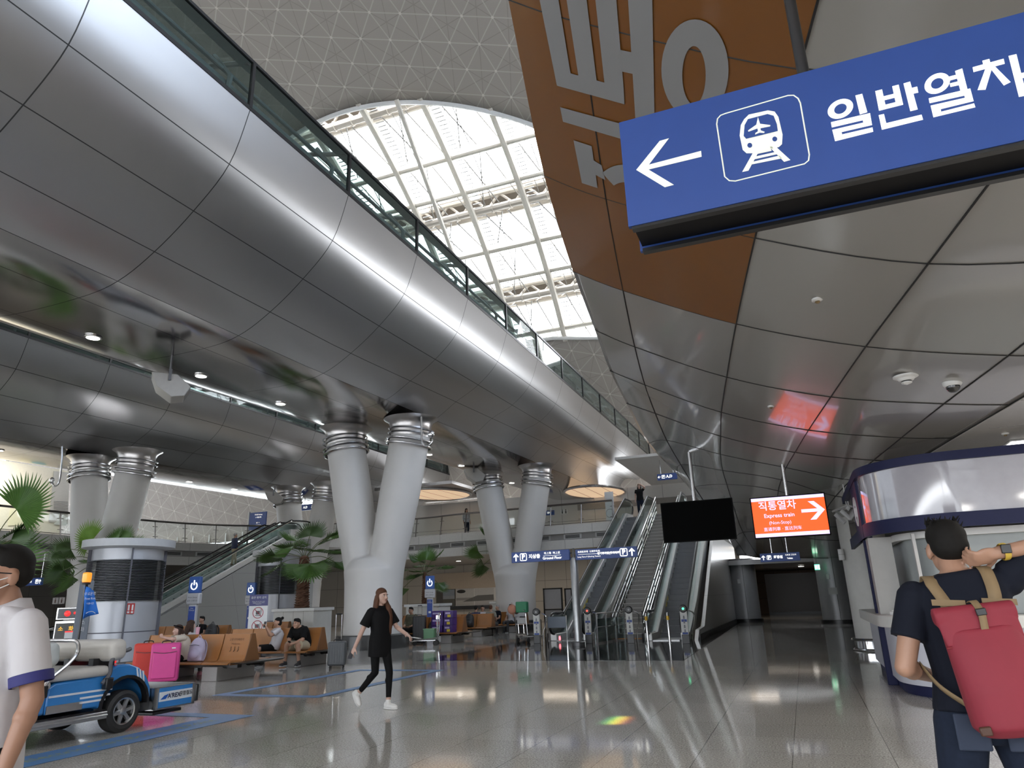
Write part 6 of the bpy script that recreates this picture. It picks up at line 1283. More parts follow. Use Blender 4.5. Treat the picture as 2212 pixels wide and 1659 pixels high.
def fig(label, loc, rz, base=STAND, H=1.70, vox=.010, skin=SKIN, hair='short', hmat=HBLK, top=TBLK, sleeve=.55, hem=.06, loose=.02, legs=JEAN, leglen=.97, shoes=SHOEB, girth=1.0, extra=None, name='person', face=True, legloose=.014, slv=None, **over):
    slv = loose*.45 if slv is None else slv
    t = thing(name, label, 'person', loc, rz); J = dict(base); J.update(over); s = H/1.70; cz = 1.0
    P = {k: (V(v)*s if k not in ('face', 'toeL', 'toeR', 'thL', 'thR', 'curl', 'dirL', 'dirR', 'upv', 'palmL', 'palmR') else v) for k, v in J.items()}
    fd = V(P['face']).normalized(); g = girth*s
    def torso(mb, e, lo=-.10, hemx=None):
        sx0 = (P['hipL']-P['hipR']).normalized(); sx1 = (P['shL']-P['shR']).normalized(); sp0 = (P['waist']-P['pel']).normalized(); sp1 = (P['neck']-P['chest']).normalized()
        f0 = sx0.cross(sp0).normalized(); f1 = sx1.cross(sp1).normalized(); R = []
        if hemx is not None: R.append((P['pel']-sp0*hemx*s, sx0, f0, (.168+e)*g, (.125+e)*g))
        else: R += [(P['pel']-sp0*.11*s, sx0, f0, (.09+e)*g, (.07+e)*g), (P['pel']-sp0*.05*s, sx0, f0, (.155+e)*g, (.11+e)*g)]
        R += [(P['pel']+sp0*.02*s, sx0, f0, (.165+e)*g, (.120+e)*g), (P['waist'], (sx0+sx1).normalized(), (f0+f1).normalized(), (.142+e)*g, (.108+e)*g), (P['waist'].lerp(P['chest'], .55), (sx0+sx1).normalized(), (f0+f1).normalized(), (.155+e)*g, (.112+e)*g), (P['chest'], sx1, f1, (.165+e)*g, (.118+e)*g)]
        c1 = (P['shL']+P['shR'])/2; R += [(P['chest'].lerp(c1, .72), sx1, f1, (.172+e*.7)*g, (.100+e)*g), (c1+sp1*.022*s, sx1, f1, (.172+e*.4)*g, (.062+e*.5)*g), (P['neck'].lerp(c1, .42)+sp1*.02*s, sx1, f1, (.098+e*.4)*g, (.060+e*.4)*g), (P['neck'].lerp(c1, .1)+sp1*.01*s, sx1, f1, (.064+e*.35)*g, (.058+e*.35)*g)]
        loft(mb, R)
    b = MB(); torso(b, 0)
    for q in 'LR':
        rcone(b, P['sh'+q]-V((0, 0, .01)), P['el'+q], .050*g, .040*g); rcone(b, P['el'+q], P['wr'+q], .041*g, .027*s)
        m = P['el'+q].lerp(P['wr'+q], .25); b.ell(m, (.043*g,)*3, 12, 8)
        rcone(b, P['hip'+q], P['kn'+q], .082*g, .054*g); rcone(b, P['kn'+q], P['an'+q], .053*g, .036*s); b.ell(P['kn'+q].lerp(P['an'+q], .28)+V((0, .012, 0)), (.055*g,)*3, 12, 8)
        # hand with palm, four fingers and thumb
        w_ = P['wr'+q]; d = V(P.get('dir'+q, P['wr'+q]-P['el'+q])).normalized(); th = V(P['th'+q]); th = (th-d*th.dot(d)).normalized(); n = d.cross(th) if q == 'L' else th.cross(d)
        if 'palm'+q in P and n.dot(V(P['palm'+q])) < 0: n = -n
        M3 = Matrix((d, th, n)).transposed(); b.ell(w_+d*.05*s, (.055*s, .041*s, .017*s), 14, 8, M3); rcone(b, w_, w_+d*.03*s, .026*s, .024*s)
        cu = P['curl']
        for k, L in enumerate((.070, .078, .072, .056)):
            p = w_+d*.088*s+th*(.030-.020*k)*s; a = cu*(.8+.12*k)
            for sg_, seg in enumerate((.45, .32, .25)):
                dd = d*math.cos(a)+n*math.sin(a); p2 = p+dd*L*seg*s; rcone(b, p, p2, (.0092-.0008*sg_)*s, (.0086-.0008*sg_)*s, 8); p = p2; a += cu*.85
        p = w_+d*.025*s+th*.032*s
        for seg, dv, r in ((.042, d*.55+th*.75+n*.25, .0115), (.032, d*.85+th*.35+n*.35, .0095)):
            p2 = p+dv.normalized()*seg*s; rcone(b, p, p2, r*s, r*.92*s, 8); p = p2
    h = P['head']; u = V(P.get('upv', (0, 0, 1))); u = (u-fd*u.dot(fd)).normalized(); sd = fd.cross(u); HM = Matrix((sd, fd, u)).transposed()
    hp = lambda a, f, z: h+(sd*a+fd*f+u*z)*s
    rcone(b, P['neck']-V((0, 0, .02)), hp(0, -.02, -.06), .056*s, .052*s)
    b.ell(hp(0, -.012, .028), (.074*s, .094*s, .086*s), 20, 14, HM); b.ell(hp(0, .022, -.035), (.062*s, .066*s, .078*s), 18, 12, HM); b.ell(hp(0, .052, -.085), (.034*s, .032*s, .028*s), 12, 8, HM)
    rcone(b, hp(0, .082, .012), hp(0, .104, -.026), .010*s, .0135*s, 8); b.ell(hp(0, .094, -.03), (.019*s, .012*s, .009*s), 10, 6, HM); b.ell(hp(0, .078, .028), (.052*s, .014*s, .010*s), 12, 6, HM)
    for k in (-1, 1): b.ell(hp(.076*k, -.012, -.012), (.012*s, .022*s, .033*s), 10, 8, HM); b.ell(hp(.040*k, .062, -.028), (.024*s, .02*s, .022*s), 10, 6, HM)
    sdf_merge(b.build('body', skin, t), vox, 3)
    if face:
        for k in (-1, 1):
            e = MB().ell(hp(.031*k, .076, .004), (.0125*s, .008*s, .0075*s), 10, 6, HM).build('eye', mat('eye_white', (.7, .68, .66), .2), t); MB().ell(hp(.031*k, .0815, .004), (.0062*s, .004*s, .0062*s), 8, 6, HM).build('iris', mat('iris_dark', (.03, .02, .015), .2), e)
            MB().ell(hp(.032*k, .083, .024), (.021*s, .006*s, .0045*s), 10, 6, HM).build('eyebrow', hmat, t)
        MB().ell(hp(0, .088, -.057), (.023*s, .008*s, .007*s), 12, 6, HM).build('mouth', mat('lips', (.36, .13, .11), .5), t)
    # hair
    if hair:
        hr = MB(); hr.ell(hp(0, -.020, .052), (.080*s, .097*s, .078*s), 20, 14, HM)
        if hair == 'short': hr.ell(hp(0, -.050, .012), (.0765*s, .068*s, .066*s), 18, 12, HM); hr.ell(hp(0, .040, .098), (.056*s, .045*s, .030*s), 14, 8, HM)
        else: hr.ell(hp(0, -.045, -.02), (.080*s, .074*s, .09*s), 18, 12, HM)
        if hair == 'bun': hr.ell(hp(0, -.125, .10), (.042*s,)*3, 12, 8)
        if hair in ('long', 'longside'):
            for k in (-1, 1):
                a0 = hp(.066*k, -.015, .03); a1 = hp(.082*k, -.02, -.10); a2 = hp(.10*k, -.03, -.24); hr.tube(cr([a0, a1, a2, hp(.11*k, -.035, -.33)], 4), [.028*s]*4+[.032*s]*4+[.034*s]*4+[.016*s], 10)
            hr.tube(cr([hp(0, -.06, .0), hp(0, -.10, -.12), hp(0, -.12, -.25), hp(0, -.12, -.36)], 4), [.07*s]*4+[.066*s]*4+[.055*s]*4+[.03*s], 12)
            if hair == 'longside': hr.tube(cr([hp(-.06, .0, -.05), hp(-.09, .045, -.16), hp(-.10, .07, -.30), hp(-.09, .075, -.48), hp(-.10, .06, -.56)], 4), [.035*s]*4+[.044*s]*4+[.048*s]*4+[.04*s]*4+[.012*s], 10)
        sdf_merge(hr.build('hair', hmat, t), max(vox, .008), 2)
    # garments
    if top:
        m = MB(); torso(m, loose, hemx=hem)
        for q in 'LR':
            a, e = P['sh'+q], P['el'+q]; m.ell(a-V((0, 0, .012))*s, ((.056+slv*.6)*g,)*3, 14, 10)
            if sleeve <= 1: m.tube([a, a.lerp(e, sleeve)], [(.057+slv*.6)*g, (.054+slv*1.3)*g], 16)
            else:
                rcone(m, a, e, (.058+loose*.4)*g, (.050+loose*.4)*g); m.tube([e, e.lerp(P['wr'+q], sleeve-1)], [(.050+loose*.4)*g, (.040+loose*.3)*g], 14)
        sdf_merge(m.build('shirt', top, t), vox*1.15, 2)
    if legs:
        m = MB(); torso(m, .010, lo=0); m2 = []
        m = MB(); sx0 = (P['hipL']-P['hipR']).normalized(); sp0 = (P['waist']-P['pel']).normalized(); f0 = sx0.cross(sp0).normalized()
        loft(m, [(P['pel']-sp0*.12*s, sx0, f0, .10*g, .08*g), (P['pel']-sp0*.05*s, sx0, f0, .170*g, .128*g), (P['pel']+sp0*.02*s, sx0, f0, .175*g, .132*g), (P['pel']+sp0*.10*s, sx0, f0, .158*g, .120*g)])
        for q in 'LR':
            hp_, kn, an = P['hip'+q], P['kn'+q], P['an'+q]; r0, r1, r2 = (.088+legloose)*g, (.058+legloose)*g, (.040+legloose)*g; m.ell(hp_, (r0,)*3, 14, 10)
            if leglen <= .6: f = leglen/.5; e_ = hp_.lerp(kn, min(f, 1)); m.tube([hp_, e_], [r0, r0*.92], 16)
            else:
                rcone(m, hp_, kn, r0, r1); m.tube([kn, kn.lerp(an, (leglen-.5)/.5)], [r1, r2], 14); m.ell(kn.lerp(an, .27)+V((0, .012, 0)), (r1,)*3, 12, 8)
        sdf_merge(m.build('trousers' if leglen > .6 else 'shorts', legs, t), vox*1.15, 2)
    if shoes:
        for q in 'LR':
            an = P['an'+q]; td = V(P['toe'+q]).normalized(); zt = V((0, 0, 1)); zt = (zt-td*zt.dot(td)).normalized(); sx_ = td.cross(zt); M3 = Matrix((sx_, td, zt)).transposed(); q0 = an-zt*.055*s
            m = MB().ell(q0+td*.05*s, (.046*s, .125*s, .042*s), 16, 10, M3); m.ell(q0+td*.10*s-zt*.008*s, (.049*s, .075*s, .030*s), 14, 8, M3); m.ell(q0-td*.03*s+zt*.015*s, (.038*s, .048*s, .055*s), 14, 8, M3); rcone(m, an+zt*.02*s, q0, .040*s, .040*s)
            so_ = sdf_merge(m.build('shoe', shoes, t), vox*.9, 2)
            P2 = [(math.cos(2*math.pi*k/20)*.047*s*(1.0 if math.sin(2*math.pi*k/20) > 0 else .85), math.sin(2*math.pi*k/20)*.130*s) for k in range(20)]
            MB().prism(P2, q0+td*.045*s-zt*.036*s, sx_, td, zt*.022*s).build('sole', SHOEW if shoes != SHOEB else mat('sole_pale', (.5, .5, .5), .5), so_, smooth=30)
    if extra: extra(t, P, hp, s, HM)
    return t
def glasses(t, P, hp, s, HM, m=None):
    g_ = MB(); L = lambda k: [hp(.033*k+.024*math.cos(a*.5236), .093, .002+.017*math.sin(a*.5236)) for a in range(12)]
    for k in (-1, 1): g_.tube(L(k), .0022*s, 5, closed=True); g_.tube([hp(.057*k, .092, .008), hp(.078*k, .04, .008), hp(.082*k, -.02, .004)], .0025*s, 5)
    g_.tube([hp(-.010, .096, .004), hp(.010, .096, .004)], .002*s, 5); g_.build('glasses', BLACK, t)
def phone(label, loc, M3): 
    t = thing('smartphone', label, 'phone', loc); MB().box((0, 0, 0), (.075, .155, .009), M=M3).build('case', mat('phone_dark', (.05, .05, .055), .3), t, bevel=.003); MB().box(M3 @ V((0, 0, -.0048)), (.068, .146, .0012), M=M3).build('screen', mat('phone_screen', (.01, .01, .012), .1), t, smooth=0); return t
def face_rz(d): return math.atan2(d.y, d.x)+math.pi/2           # turn so that local -Y points along d
RT = V((math.cos(YAW), math.sin(YAW), 0)); FW = V((-math.sin(YAW), math.cos(YAW), 0))
# --- man in a white polo at the left edge
def at_depth(x, y, d): r = ray(x, y); return CO + r*(d/FPX)
hd = at_depth(3, 1244, 2.85); df = (-RT*.52-FW*.85).normalized()
def polo(t, P, hp, s, HM):
    glasses(t, P, hp, s, HM)
    for k in (-1, 1):
        MB().tube([hp(.078*k, -.012, -.004), hp(.064*k, .06, -.028), hp(.04*k, .088, -.045)], .0022*s, 5).tube([hp(.078*k, -.012, -.03), hp(.062*k, .055, -.065), hp(.036*k, .075, -.085)], .0022*s, 5).build('mask_strap', WHITE, t)
    m = MB().ell(hp(0, .066, -.062), (.056*s, .046*s, .048*s), 16, 10, HM); m.build('face_mask', WHITE, t)
    n0 = P['neck']; c = MB(); R = []
    for k in range(21):
        a = math.radians(-150+300*k/20); d = V((math.sin(a), -math.cos(a), 0)); front = max(0, math.cos(a)); R.append([n0+d*.068*s+V((0, -.005, .035-.035*front))*s, n0+d*.098*s+V((0, -.012, -.022-.055*front))*s])
    c.grid(R).build('collar', TWHT, t, solid=.006)
    st_ = MB().tube([q[1]+(q[0]-q[1])*.12+V((0, 0, .006))+(q[1]-n0).normalized()*.004 for q in R], .0045, 5); st_.build('collar_stripe', mat('stripe_pink', (.55, .06, .16), .7), t)
    for q in 'LR':
        a, e = P['sh'+q], P['el'+q]; p = a.lerp(e, .74); d = (e-a).normalized(); MB().lathe([(.0725*s, -.020), (.0745*s, -.018), (.0745*s, .018), (.0725*s, .020)], p, 24, d, caps=False).build('sleeve_band', mat('band_navy', (.02, .02, .13), .7), t)
    MB().box(P['chest']+V((0.0, -.143, .04)), (.03, .006, .24)).build('placket', mat('placket_grey', (.55, .54, .55), .8), t)
    lg = P['chest']+V((.085, -.138, .05)); MB().tube([lg+V((-.03, .0, .01)), lg+V((-.015, -.003, -.006)), lg+V((.035, .006, .018))], .005, 5).build('chest_mark', mat('mark_grey', (.12, .13, .16), .6), t)
s_ = 1.70/1.70
h_rel = V((0, -.03, 1.565)); rzm = face_rz(df); off = Matrix.Rotation(rzm, 3, 'Z') @ h_rel
ML = V((hd.x-off.x, hd.y-off.y, 0)); HL = 1.70*(hd.z/1.565)
man1 = fig('man in a white polo with navy sleeve bands and face mask at the left edge', ML, rzm, H=HL, vox=.0065, skin=SKINT, top=TWHT, sleeve=.78, loose=.014, slv=.014, hem=.14, girth=.98, legs=TBLK, shoes=SHOEB, extra=polo, head=(0, -.03, 1.565), face=(-.58, -.8, -.06),
           elL=(.235, .05, 1.10), wrL=(.245, -.02, .86), elR=(-.24, .03, 1.1), knL=(.10, -.12, .49), anL=(.10, -.10, .09), knR=(-.10, .04, .50), anR=(-.10, .22, .11), curl=.75)
def w2(t, p): return t.location + Matrix.Rotation(t.rotation_euler.z, 3, 'Z') @ V(p)
k_ = HL/1.70
bg_ = thing('handbag', 'black bag held low by the man in the white polo', 'bag', w2(man1, V((.235, -.10, .74))*k_), rzm)
MB().bb((-.05, -.16, -.30), (.05, .16, -.04)).build('bag_body', mat('bag_black', (.012, .012, .014), .5), bg_, bevel=.03); MB().tube(cr([V((0, -.10, -.06)), V((0, -.07, .02)), V((0, .05, .02)), V((0, .08, -.06))], 4), .010, 6).build('strap', BLACK, bg_)
# --- woman in black walking
dw = (RT*.80-FW*.60).normalized(); base = gz(818, 1531, 0)
def wwatch(t, P, hp, s, HM):
    d = (P['wrL']-P['elL']).normalized(); MB().lathe([(.030*s, -.008), (.032*s, 0), (.030*s, .008)], P['wrL']-d*.012, 16, d, caps=False).build('watch_band', mat('watch_rose', (.55, .35, .28), .3, .8), t); MB().ell(hp(.078, -.01, -.05), (.006,)*3, 8, 6).build('earring', CHROME, t)
    for q in 'LR':
        a, e = P['sh'+q], P['el'+q]
wom = fig('woman with long brown hair, black top and leggings walking with a phone', (base.x, base.y, 0), face_rz(dw), H=1.63, vox=.0075, skin=SKINL, hair='longside', hmat=HBRN, top=TBLK, sleeve=.80, loose=.030, slv=.03, hem=.20, girth=.88, legs=TBLK, leglen=.93, legloose=.004, shoes=SHOEW, extra=wwatch, face=(-.25, -1, 0),
          head=(.0, -.02, 1.585), shL=(.16, .0, 1.375), shR=(-.16, .03, 1.375), elL=(.22, -.12, 1.13), wrL=(.20, -.36, 1.02), elR=(-.25, .12, 1.11), wrR=(-.30, .22, .87), dirL=(-.05, -.9, -.35), thL=(-1, 0, .3),
          pel=(0, 0, .92), hipL=(.08, -.02, .90), knL=(.05, -.16, .50), anL=(.03, -.17, .095), toeL=(.1, -1, 0), hipR=(-.08, .02, .90), knR=(-.05, .04, .50), anR=(-.07, .38, .20), toeR=(0, -.55, -.75), curl=.5)
kw = 1.63/1.70
phone('phone in the lowered hand of the walking woman', w2(wom, V((-.325, .27, .77))*kw), Matrix.Rotation(.9, 3, 'X'))
t = thing('paper_ticket', 'pale ticket held forward by the walking woman', 'ticket', w2(wom, V((.19, -.53, .975))*kw), face_rz(dw)); MB().box((0, -.04, 0), (.06, .15, .003), M=Matrix.Rotation(.1, 3, 'X')).build('sheet', WHITE, t, smooth=0)
# --- man with the red backpack, seen from behind
hd2 = at_depth(2046, 1186, 3.05); dm = (FW*.92+RT*.30).normalized(); rz2 = face_rz(dm); H2 = 1.70*(hd2.z/1.575)
off2 = Matrix.Rotation(rz2, 3, 'Z') @ (V((.0, -.05, 1.575))*(H2/1.70)); M2 = V((hd2.x-off2.x, hd2.y-off2.y, 0))
def bwatch(t, P, hp, s, HM):
    glasses(t, P, hp, s, HM)
    d = (P['wrR']-P['elR']).normalized(); p = P['wrR']-d*.02; MB().lathe([(.033*s, -.012), (.0355*s, -.008), (.0355*s, .008), (.033*s, .012)], p, 20, d, caps=False).build('watch_strap', mat('strap_yellow', (.62, .42, .06), .5), t); MB().box(p+V((0, .034, .01)), (.036, .012, .036)).build('watch_case', BLACK, t, bevel=.003)
    for k in (-1, 1):
        c = P['pel']+V((.085*k, .135, -.06)); MB().box(c, (.115, .012, .13)).build('back_pocket', mat('denim_pocket', (.026, .037, .066), .8), t, bevel=.006)
    MB().lathe([(1.0, -.018), (1.01, .018)], (0, 0, 0), 24, caps=False)
    tu = MB()
    rnd = random.Random(4)
    for k in range(70):
        a = rnd.uniform(-1.2, 1.2); z = rnd.uniform(.08, .125); tu.tube([hp(.05*a, rnd.uniform(-.06, .05), z-.01), hp(.055*a+rnd.uniform(-.012, .012), rnd.uniform(-.07, .055), z+.022)], [.006, .001], 4)
    tu.build('hair_tuft', HBLK, t)
man2 = fig('man seen from behind in a dark tee and jeans, hand on his neck', M2, rz2, H=H2, vox=.0065, skin=SKIN, top=TNVY, sleeve=.62, loose=.018, slv=.012, hem=.0, girth=1.0, legs=JEAN, shoes=SHOEB, extra=bwatch, head=(.0, -.05, 1.575), face=(1, -.16, -.14), neck=(0, .005, 1.475),
           shL=(.178, .02, 1.395), elL=(.27, .06, 1.10), wrL=(.13, -.19, 1.04), dirL=(-.9, -.3, .1), thL=(0, 0, 1), shR=(-.178, .03, 1.445), elR=(-.40, .05, 1.58), wrR=(-.155, .085, 1.545), dirR=(.88, .0, -.22), thR=(0, -.6, -.8), palmR=(0, -1, 0),
           hipL=(.09, 0, .89), hipR=(-.09, 0, .89), knL=(.15, -.03, .49), anL=(.20, .03, .09), knR=(-.16, -.01, .49), anR=(-.23, .05, .09), curl=.75)
RED = mat('backpack_red', (.24, .020, .036), .7, noise=(8, .12)); STRP = mat('strap_tan', (.24, .165, .085), .7); LEA = mat('leather_brown', (.07, .03, .018), .5)
k2 = H2/1.70
bp = thing('backpack', 'red roll-top backpack with tan straps on the man at right', 'backpack', w2(man2, V((-.045, .15, .90))*k2), rz2+math.radians(3))
bp.rotation_euler.y = .12
bp.scale = (.78, .85, .90)
m = MB(); loft(m, [(V((.0, .09, -.02)), V((1, 0, 0)), V((0, 1, 0)), .15, .085), (V((0, .105, .02)), V((1, 0, 0)), V((0, 1, 0)), .195, .115), (V((0, .10, .16)), V((1, 0, 0)), V((0, 1, 0)), .195, .115), (V((.012, .085, .32)), V((1, 0, 0)), V((0, 1, 0)), .18, .085), (V((.018, .075, .40)), V((1, 0, 0)), V((0, 1, 0)), .172, .062)], 28)
sdf_merge(m.build('pack_body', RED, bp), .010, 4)
m = MB(); loft(m, [(V((.02, .115, .335)), V((1, 0, 0)), V((0, 1, 0)), .178, .016), (V((.02, .105, .40)), V((1, 0, 0)), V((0, 1, 0)), .182, .022), (V((.02, .08, .455)), V((1, 0, 0)), V((0, 1, 0)), .180, .035)], 24); m.tube([(-.165, .075, .452), (.205, .075, .462)], .040, 14)
sdf_merge(m.build('roll_top', RED, bp), .009, 3)
MB().tube([(-.165, .12, .333), (.20, .12, .337)], .004, 5).build('flap_seam', mat('seam_dark_red', (.2, .01, .02), .7), bp)
def ribbon(pts, w_, m, nm, wd=(1, 0, 0), th=.004):
    P = cr([V(p) for p in pts], 5); wd = V(wd)*w_/2; return MB().grid([[p-wd, p+wd] for p in P]).build(nm, m, bp, solid=th, smooth=180)
ribbon([(.0, .02, .50), (.0, .075, .505), (.0, .125, .46), (.01, .135, .40), (.02, .142, .33)], .034, STRP, 'front_strap'); ribbon([(.02, .146, .345), (.028, .165, .29), (.034, .178, .26)], .042, LEA, 'strap_tab'); MB().box((.0, .128, .462), (.046, .012, .03)).build('buckle', BLACK, bp, bevel=.004)
for x in (-.15, .17): MB().box((x, .205-.015, .02), (.05, .02, .035)).build('corner_patch', LEA, bp, bevel=.006)
bpy.context.view_layer.update()
shirt2 = [c for c in man2.children if c.name.startswith('shirt')][0]
MW = man2.matrix_world; sv = BVHTree.FromPolygons([tuple(v.co) for v in shirt2.data.vertices], [tuple(p.vertices) for p in shirt2.data.polygons])   # in the man's own frame
def back_pt(x, z): h_ = sv.ray_cast(V((x, .6, z))*k2, V((0, -1, 0))); return (h_[0] or V((x, .12, z))*k2)+V((0, .010, 0))
def top_pt(x, y): h_ = sv.ray_cast(V((x, y, 2.0))*k2, V((0, 0, -1))); return (h_[0] or V((x, y, 1.45))*k2)+V((0, 0, .008))
def in_pack(o): o.parent = bp; o.matrix_parent_inverse = bp.matrix_world.inverted(); return o
def strap(P, w_, nm):
    P = cr(P, 4); L = []
    for i, p in enumerate(P):
        t_ = (P[min(i+1, len(P)-1)]-P[max(i-1, 0)]).normalized(); L.append([MW @ (p-V((1, 0, 0))*w_/2), MW @ (p+V((1, 0, 0))*w_/2)])
    return in_pack(MB().grid(L).build(nm, STRP, None, solid=.005, smooth=180))
for xa, xb in ((.06, .115), (-.085, -.095)):
    pts = [back_pt(xa+(xb-xa)*k/7, 1.27+.155*k/7) for k in range(8)]; yb = pts[-1].y/k2
    strap(pts+[top_pt(xb, yb-.03), top_pt(xb, yb-.08), top_pt(xb, yb-.14)], .048, 'shoulder_strap')
    q = back_pt(xa+(xb-xa)*.55, 1.35); in_pack(MB().add([MW @ (q+V(c)) for c in ((-.07, .012, -.013), (.05, .012, -.006), (.05, .012, .018), (-.07, .012, .011))], [(0, 1, 2, 3)]).build('strap_loop', STRP, None, solid=.005, smooth=0))
ribbon([(.17, .02, .10), (.24, -.06, .17), (.275, -.16, .26)], .03, STRP, 'lower_strap', (0, .5, .8)); q = back_pt(-.02, 1.325); in_pack(MB().tube([MW @ (q+V((-.03, .012, 0))), MW @ (q+V((.03, .012, -.004)))], .005, 6).build('metal_bar', CHROME, None))

# --- people on the benches (seat top .37)
def sit_at(px, py, Y, z=-.02): q = gy(px, py, Y); return V((q.x, Y, z))
KLEAN = dict(SIT, waist=(0, -.02, .63), chest=(0, -.13, .79), neck=(0, -.20, .93), head=(0, -.30, 1.00), shL=(.18, -.19, .88), shR=(-.18, -.19, .88), elL=(.20, -.30, .63), elR=(-.20, -.30, .63), wrL=(.06, -.46, .56), wrR=(-.06, -.46, .56))
p = sit_at(655, 1400, 15.58)
mb_ = fig('man in a black tee and pale shorts bent over his phone on the bench', (p.x, p.y, p.z), 0, base=KLEAN, H=1.76, vox=.0085, skin=SKIN, sleeve=.85, loose=.028, girth=1.12, legs=KHAK, leglen=.46, legloose=.024, shoes=SHOEB, face=(0, -.75, -.75), upv=(0, -.5, .8),
          hipL=(.09, -.02, .49), knL=(.16, -.42, .51), anL=(.20, -.40, .135), knR=(-.16, -.42, .51), anR=(-.20, -.40, .135), curl=.7, thL=(0, 0, 1), thR=(0, 0, 1))
phone('phone in the hands of the man in black shorts-clad on the bench', w2(mb_, V((0, -.52, .60))), Matrix.Rotation(-.6, 3, 'X'))['label'] = 'phone in both hands of the man in the black tee on the bench'
p = sit_at(592, 1400, 15.55)
wb_ = fig('woman in a white tee with a hair bun holding up her phone', (p.x, p.y, p.z), math.radians(-38), base=SIT, H=1.62, vox=.0085, skin=SKIN, hair='bun', top=TWHT, sleeve=.75, loose=.03, legs=TBLK, leglen=.42, legloose=.022, shoes=SHOEB, face=(-.25, -1, -.05),
          waist=(0, .05, .63), chest=(0, .09, .81), neck=(0, .09, .98), head=(0, .05, 1.13), shL=(.17, .06, .93), shR=(-.17, .06, .93), elL=(.20, -.13, .80), wrL=(.08, -.24, 1.0), elR=(-.20, -.10, .80), wrR=(-.06, -.24, 1.02), curl=.8, thL=(-1, 0, 0), thR=(1, 0, 0), anL=(.10, -.36, .12), anR=(-.10, -.36, .12))
phone('phone held up by the woman in the white tee', w2(wb_, V((.0, -.27, 1.03))), Matrix.Rotation(1.3, 3, 'X'))
p = sit_at(392, 1400, 12.55)
def hband(t, P, hp, s, HM): MB().tube([hp(.083*math.cos(a*.2618), -.012+.098*math.sin(a*.2618), .075+.03*math.sin(a*.2618)) for a in range(24)], .014*s, 8, closed=True).build('headband', TBLK, t)
wc_ = fig('young woman with a black headband leaning over the pink suitcase', (p.x+.12, p.y, p.z), math.radians(-25), base=KLEAN, H=1.62, vox=.0085, skin=SKINL, hair='long', hmat=HBRD, top=TBEI, sleeve=.8, loose=.04, legs=TBLK, shoes=SHOEW, face=(-.45, -.8, -.45), extra=hband,
          chest=(0, -.08, .82), neck=(0, -.13, .98), head=(-.02, -.21, 1.08), shL=(.17, -.12, .92), shR=(-.17, -.12, .92), elL=(.18, -.36, .90), wrL=(.0, -.48, .93), elR=(-.24, -.30, .88), wrR=(-.10, -.47, .94), curl=.8)
p = gy(414, 1360, 12.95)
def cup(t, P, hp, s, HM): pass
fig('dark-haired person in white seen from behind on the nearest bench', (p.x, 12.93, -.02), math.radians(170), base=SIT, H=1.64, vox=.011, skin=SKINL, hair='long', hmat=HBRD, top=TWHT, sleeve=.7, loose=.03, legs=mat('cloth_grey', (.25, .25, .26), .8), shoes=mat('shoe_pink', (.6, .25, .3), .5))
t = thing('drink_cup', 'pink paper drink cup beside the dark-haired person on the bench', 'cup', gy(428, 1352, 12.72)+V((0, 0, -.08))); MB().lathe([(.036, 0), (.046, .14), (.046, .15), (.0, .155)], n=18).build('cup_body', mat('cup_pink', (.65, .35, .42), .5), t); MB().tube([(.0, 0, .15), (.01, 0, .2)], .005, 6).build('straw', WHITE, t)
t.location.z = .905
def mask(t, P, hp, s, HM): MB().ell(hp(0, .066, -.055), (.056*s, .046*s, .045*s), 14, 8, HM).build('face_mask', WHITE, t)
p = gy(318, 1380, 20.0)
fig('woman in black with a white face mask seated on the rear bench', (p.x, 20.02, -.02), math.radians(12), base=SIT, H=1.60, vox=.011, skin=SKINL, hair='long', top=TBLK, sleeve=.6, extra=mask, elL=(.2, -.12, .76), wrL=(-.04, -.22, .78), elR=(-.2, -.12, .76), wrR=(.04, -.24, .76), legs=TBLK)
p = gy(432, 1370, 20.0)
fig('person in black half hidden behind the charging post', (p.x, 20.02, -.02), math.radians(-10), base=SIT, H=1.66, vox=.012, skin=SKIN, top=TBLK)
CAM = mat('camouflage_shirt', (.10, .095, .06), .8, noise=(9, .9)); p = gy(888, 1370, 24.3)
fig('man in a camouflage shirt and glasses looking down, black suitcase beside him', (p.x, 24.3, -.02), math.radians(-5), base=SIT, H=1.76, vox=.0105, skin=SKIN, top=CAM, sleeve=1.5, girth=1.08, legs=TBLK, extra=glasses, face=(-.1, -.9, -.4), head=(0, -.03, 1.14))
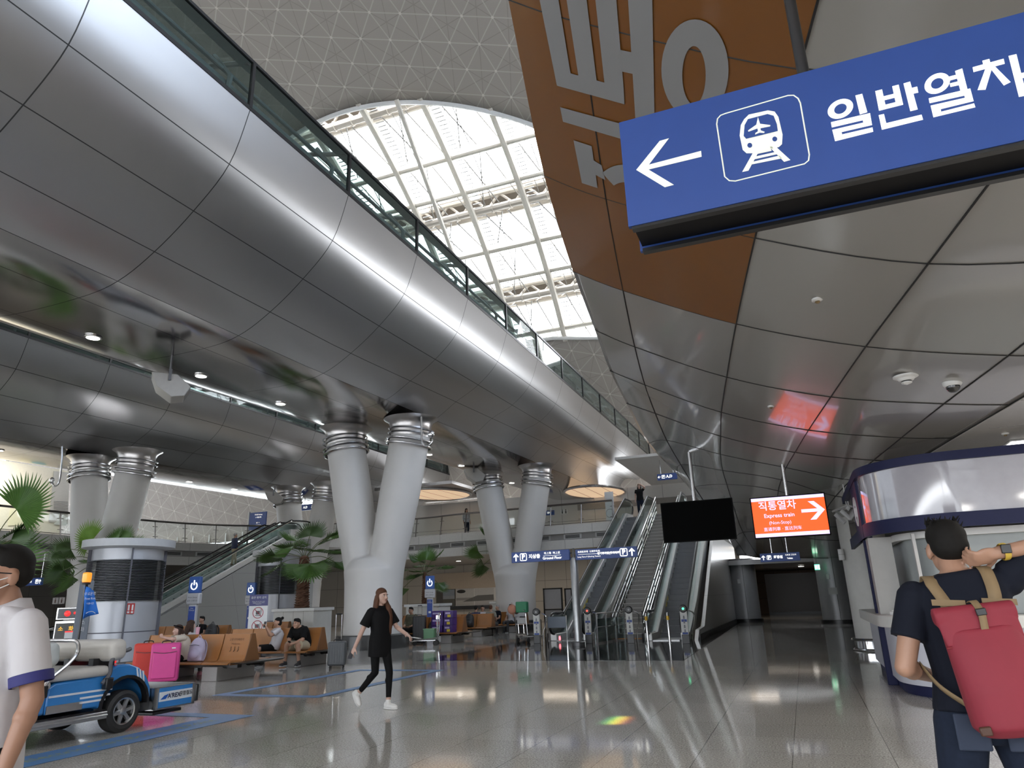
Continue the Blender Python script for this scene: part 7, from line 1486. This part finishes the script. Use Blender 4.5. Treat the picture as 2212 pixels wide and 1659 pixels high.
for k, (px, Y, rz, hair, hm, top_, lab, kw_) in enumerate((
    (1029, 29.1, 178, 'short', HBLK, mat('cloth_navy_stripe', (.03, .035, .09), .8), 'dark-haired man in navy seen from behind at the left of the seated group', {}),
    (1043, 29.12, 20, 'short', HBLK, TWHT, 'woman with short dark hair in white facing the camera in the seated group', {}),
    (1061, 29.1, 185, 'short', HBRN, mat('cloth_olive', (.22, .21, .17), .8), 'person with curly brown hair seen from behind in the seated group', {}),
    (1075, 31.72, -40, 'short', HGRY, TNVY, 'grey-haired man in a dark shirt turned left on the bench', dict(face=(-.3, -.9, -.3))),
    (1104, 31.75, -12, 'short', HBLK, TWHT, 'man in a white tee and dark trousers leaning back on the bench', dict(elL=(.22, -.06, .72), wrL=(.12, -.08, .96), anL=(.08, -.46, .11))),
    (1121, 31.75, 20, 'long', HBLK, TWHT, 'woman with long black hair beside the man in the white tee', dict(elR=(-.2, -.05, .8), wrR=(-.10, -.06, 1.05))))):
    q = gy(px, 1340, Y)
    if k == 1: q = gy(px, 1340, 29.12); lab = lab
    fig(lab, (q.x, Y, -.02), math.radians(rz), base=SIT, H=1.68, vox=.0125, skin=SKIN, hair=hair, hmat=hm, top=top_, sleeve=.6, legs=mat('cloth_charcoal', (.03, .03, .033), .8), **kw_)
q = gy(1128, 1352, 31.55); backpack('black shoulder bag in front of the long-haired woman by the column', (q.x+.05, 31.42, .37), 0, mat('pack_black', (.018, .018, .02), .6), .8)
# --- people on escalators and the balcony
def on_step(y): return (y-1.15)*math.tan(math.radians(30))+.19
q = lesc(7.1, 0, 0); fig('elderly man in a navy jacket and khaki trousers riding the left-hand escalator', (q.x, q.y, on_step(7.1)), LA+math.pi, H=1.68, vox=.0115, skin=SKIN, hmat=HGRY, top=mat('jacket_navy', (.03, .04, .09), .8), sleeve=1.8, loose=.03, legs=KHAK, shoes=mat('shoe_brown', (.2, .12, .06), .5), elL=(.27, -.05, 1.14), wrL=(.30, -.26, 1.12), anL=(.09, .03, .09), anR=(-.09, -.1, .09), face=(.3, -1, 0))
q = lesc(2.2, -1.75, 0); fig('person in black standing low on the far left-hand escalator', (q.x, q.y, on_step(2.25)), LA+math.pi-.5, H=1.70, vox=.012, skin=SKIN, hmat=HBLK, top=TBLK, legs=TBLK)
LR = math.radians(-3.5); q = V((-7.78, 24.85, 0))+V((-math.sin(LR), math.cos(LR), 0))*10.35
fig('woman in black at the top of the right-hand escalator, arm raised to her head', (q.x+.12, q.y, ZB+.0), LR+.1, H=1.66, vox=.0115, skin=SKINL, hair='long', hmat=HBLK, top=TBLK, legs=JEAN, shoes=SHOEB, elL=(.30, -.08, 1.50), wrL=(.08, -.08, 1.68), dirL=(-.9, 0, .1))
q = gy(1008, 1140, 38.6); fig('person in white with a dark hat on the balcony left of the second forked column', (q.x, 38.6, ZB-.02), math.radians(60), H=1.66, vox=.013, skin=SKIN, hair='long', top=TWHT, sleeve=1.6, legs=JEAN)
q = gx(289, 1140, -34.6); fig('small figure in white on the left balcony behind the forked column', (-34.6, q.y, ZB-.02), math.radians(90), H=1.64, vox=.013, skin=SKIN, hair='long', top=TWHT, legs=TBLK)
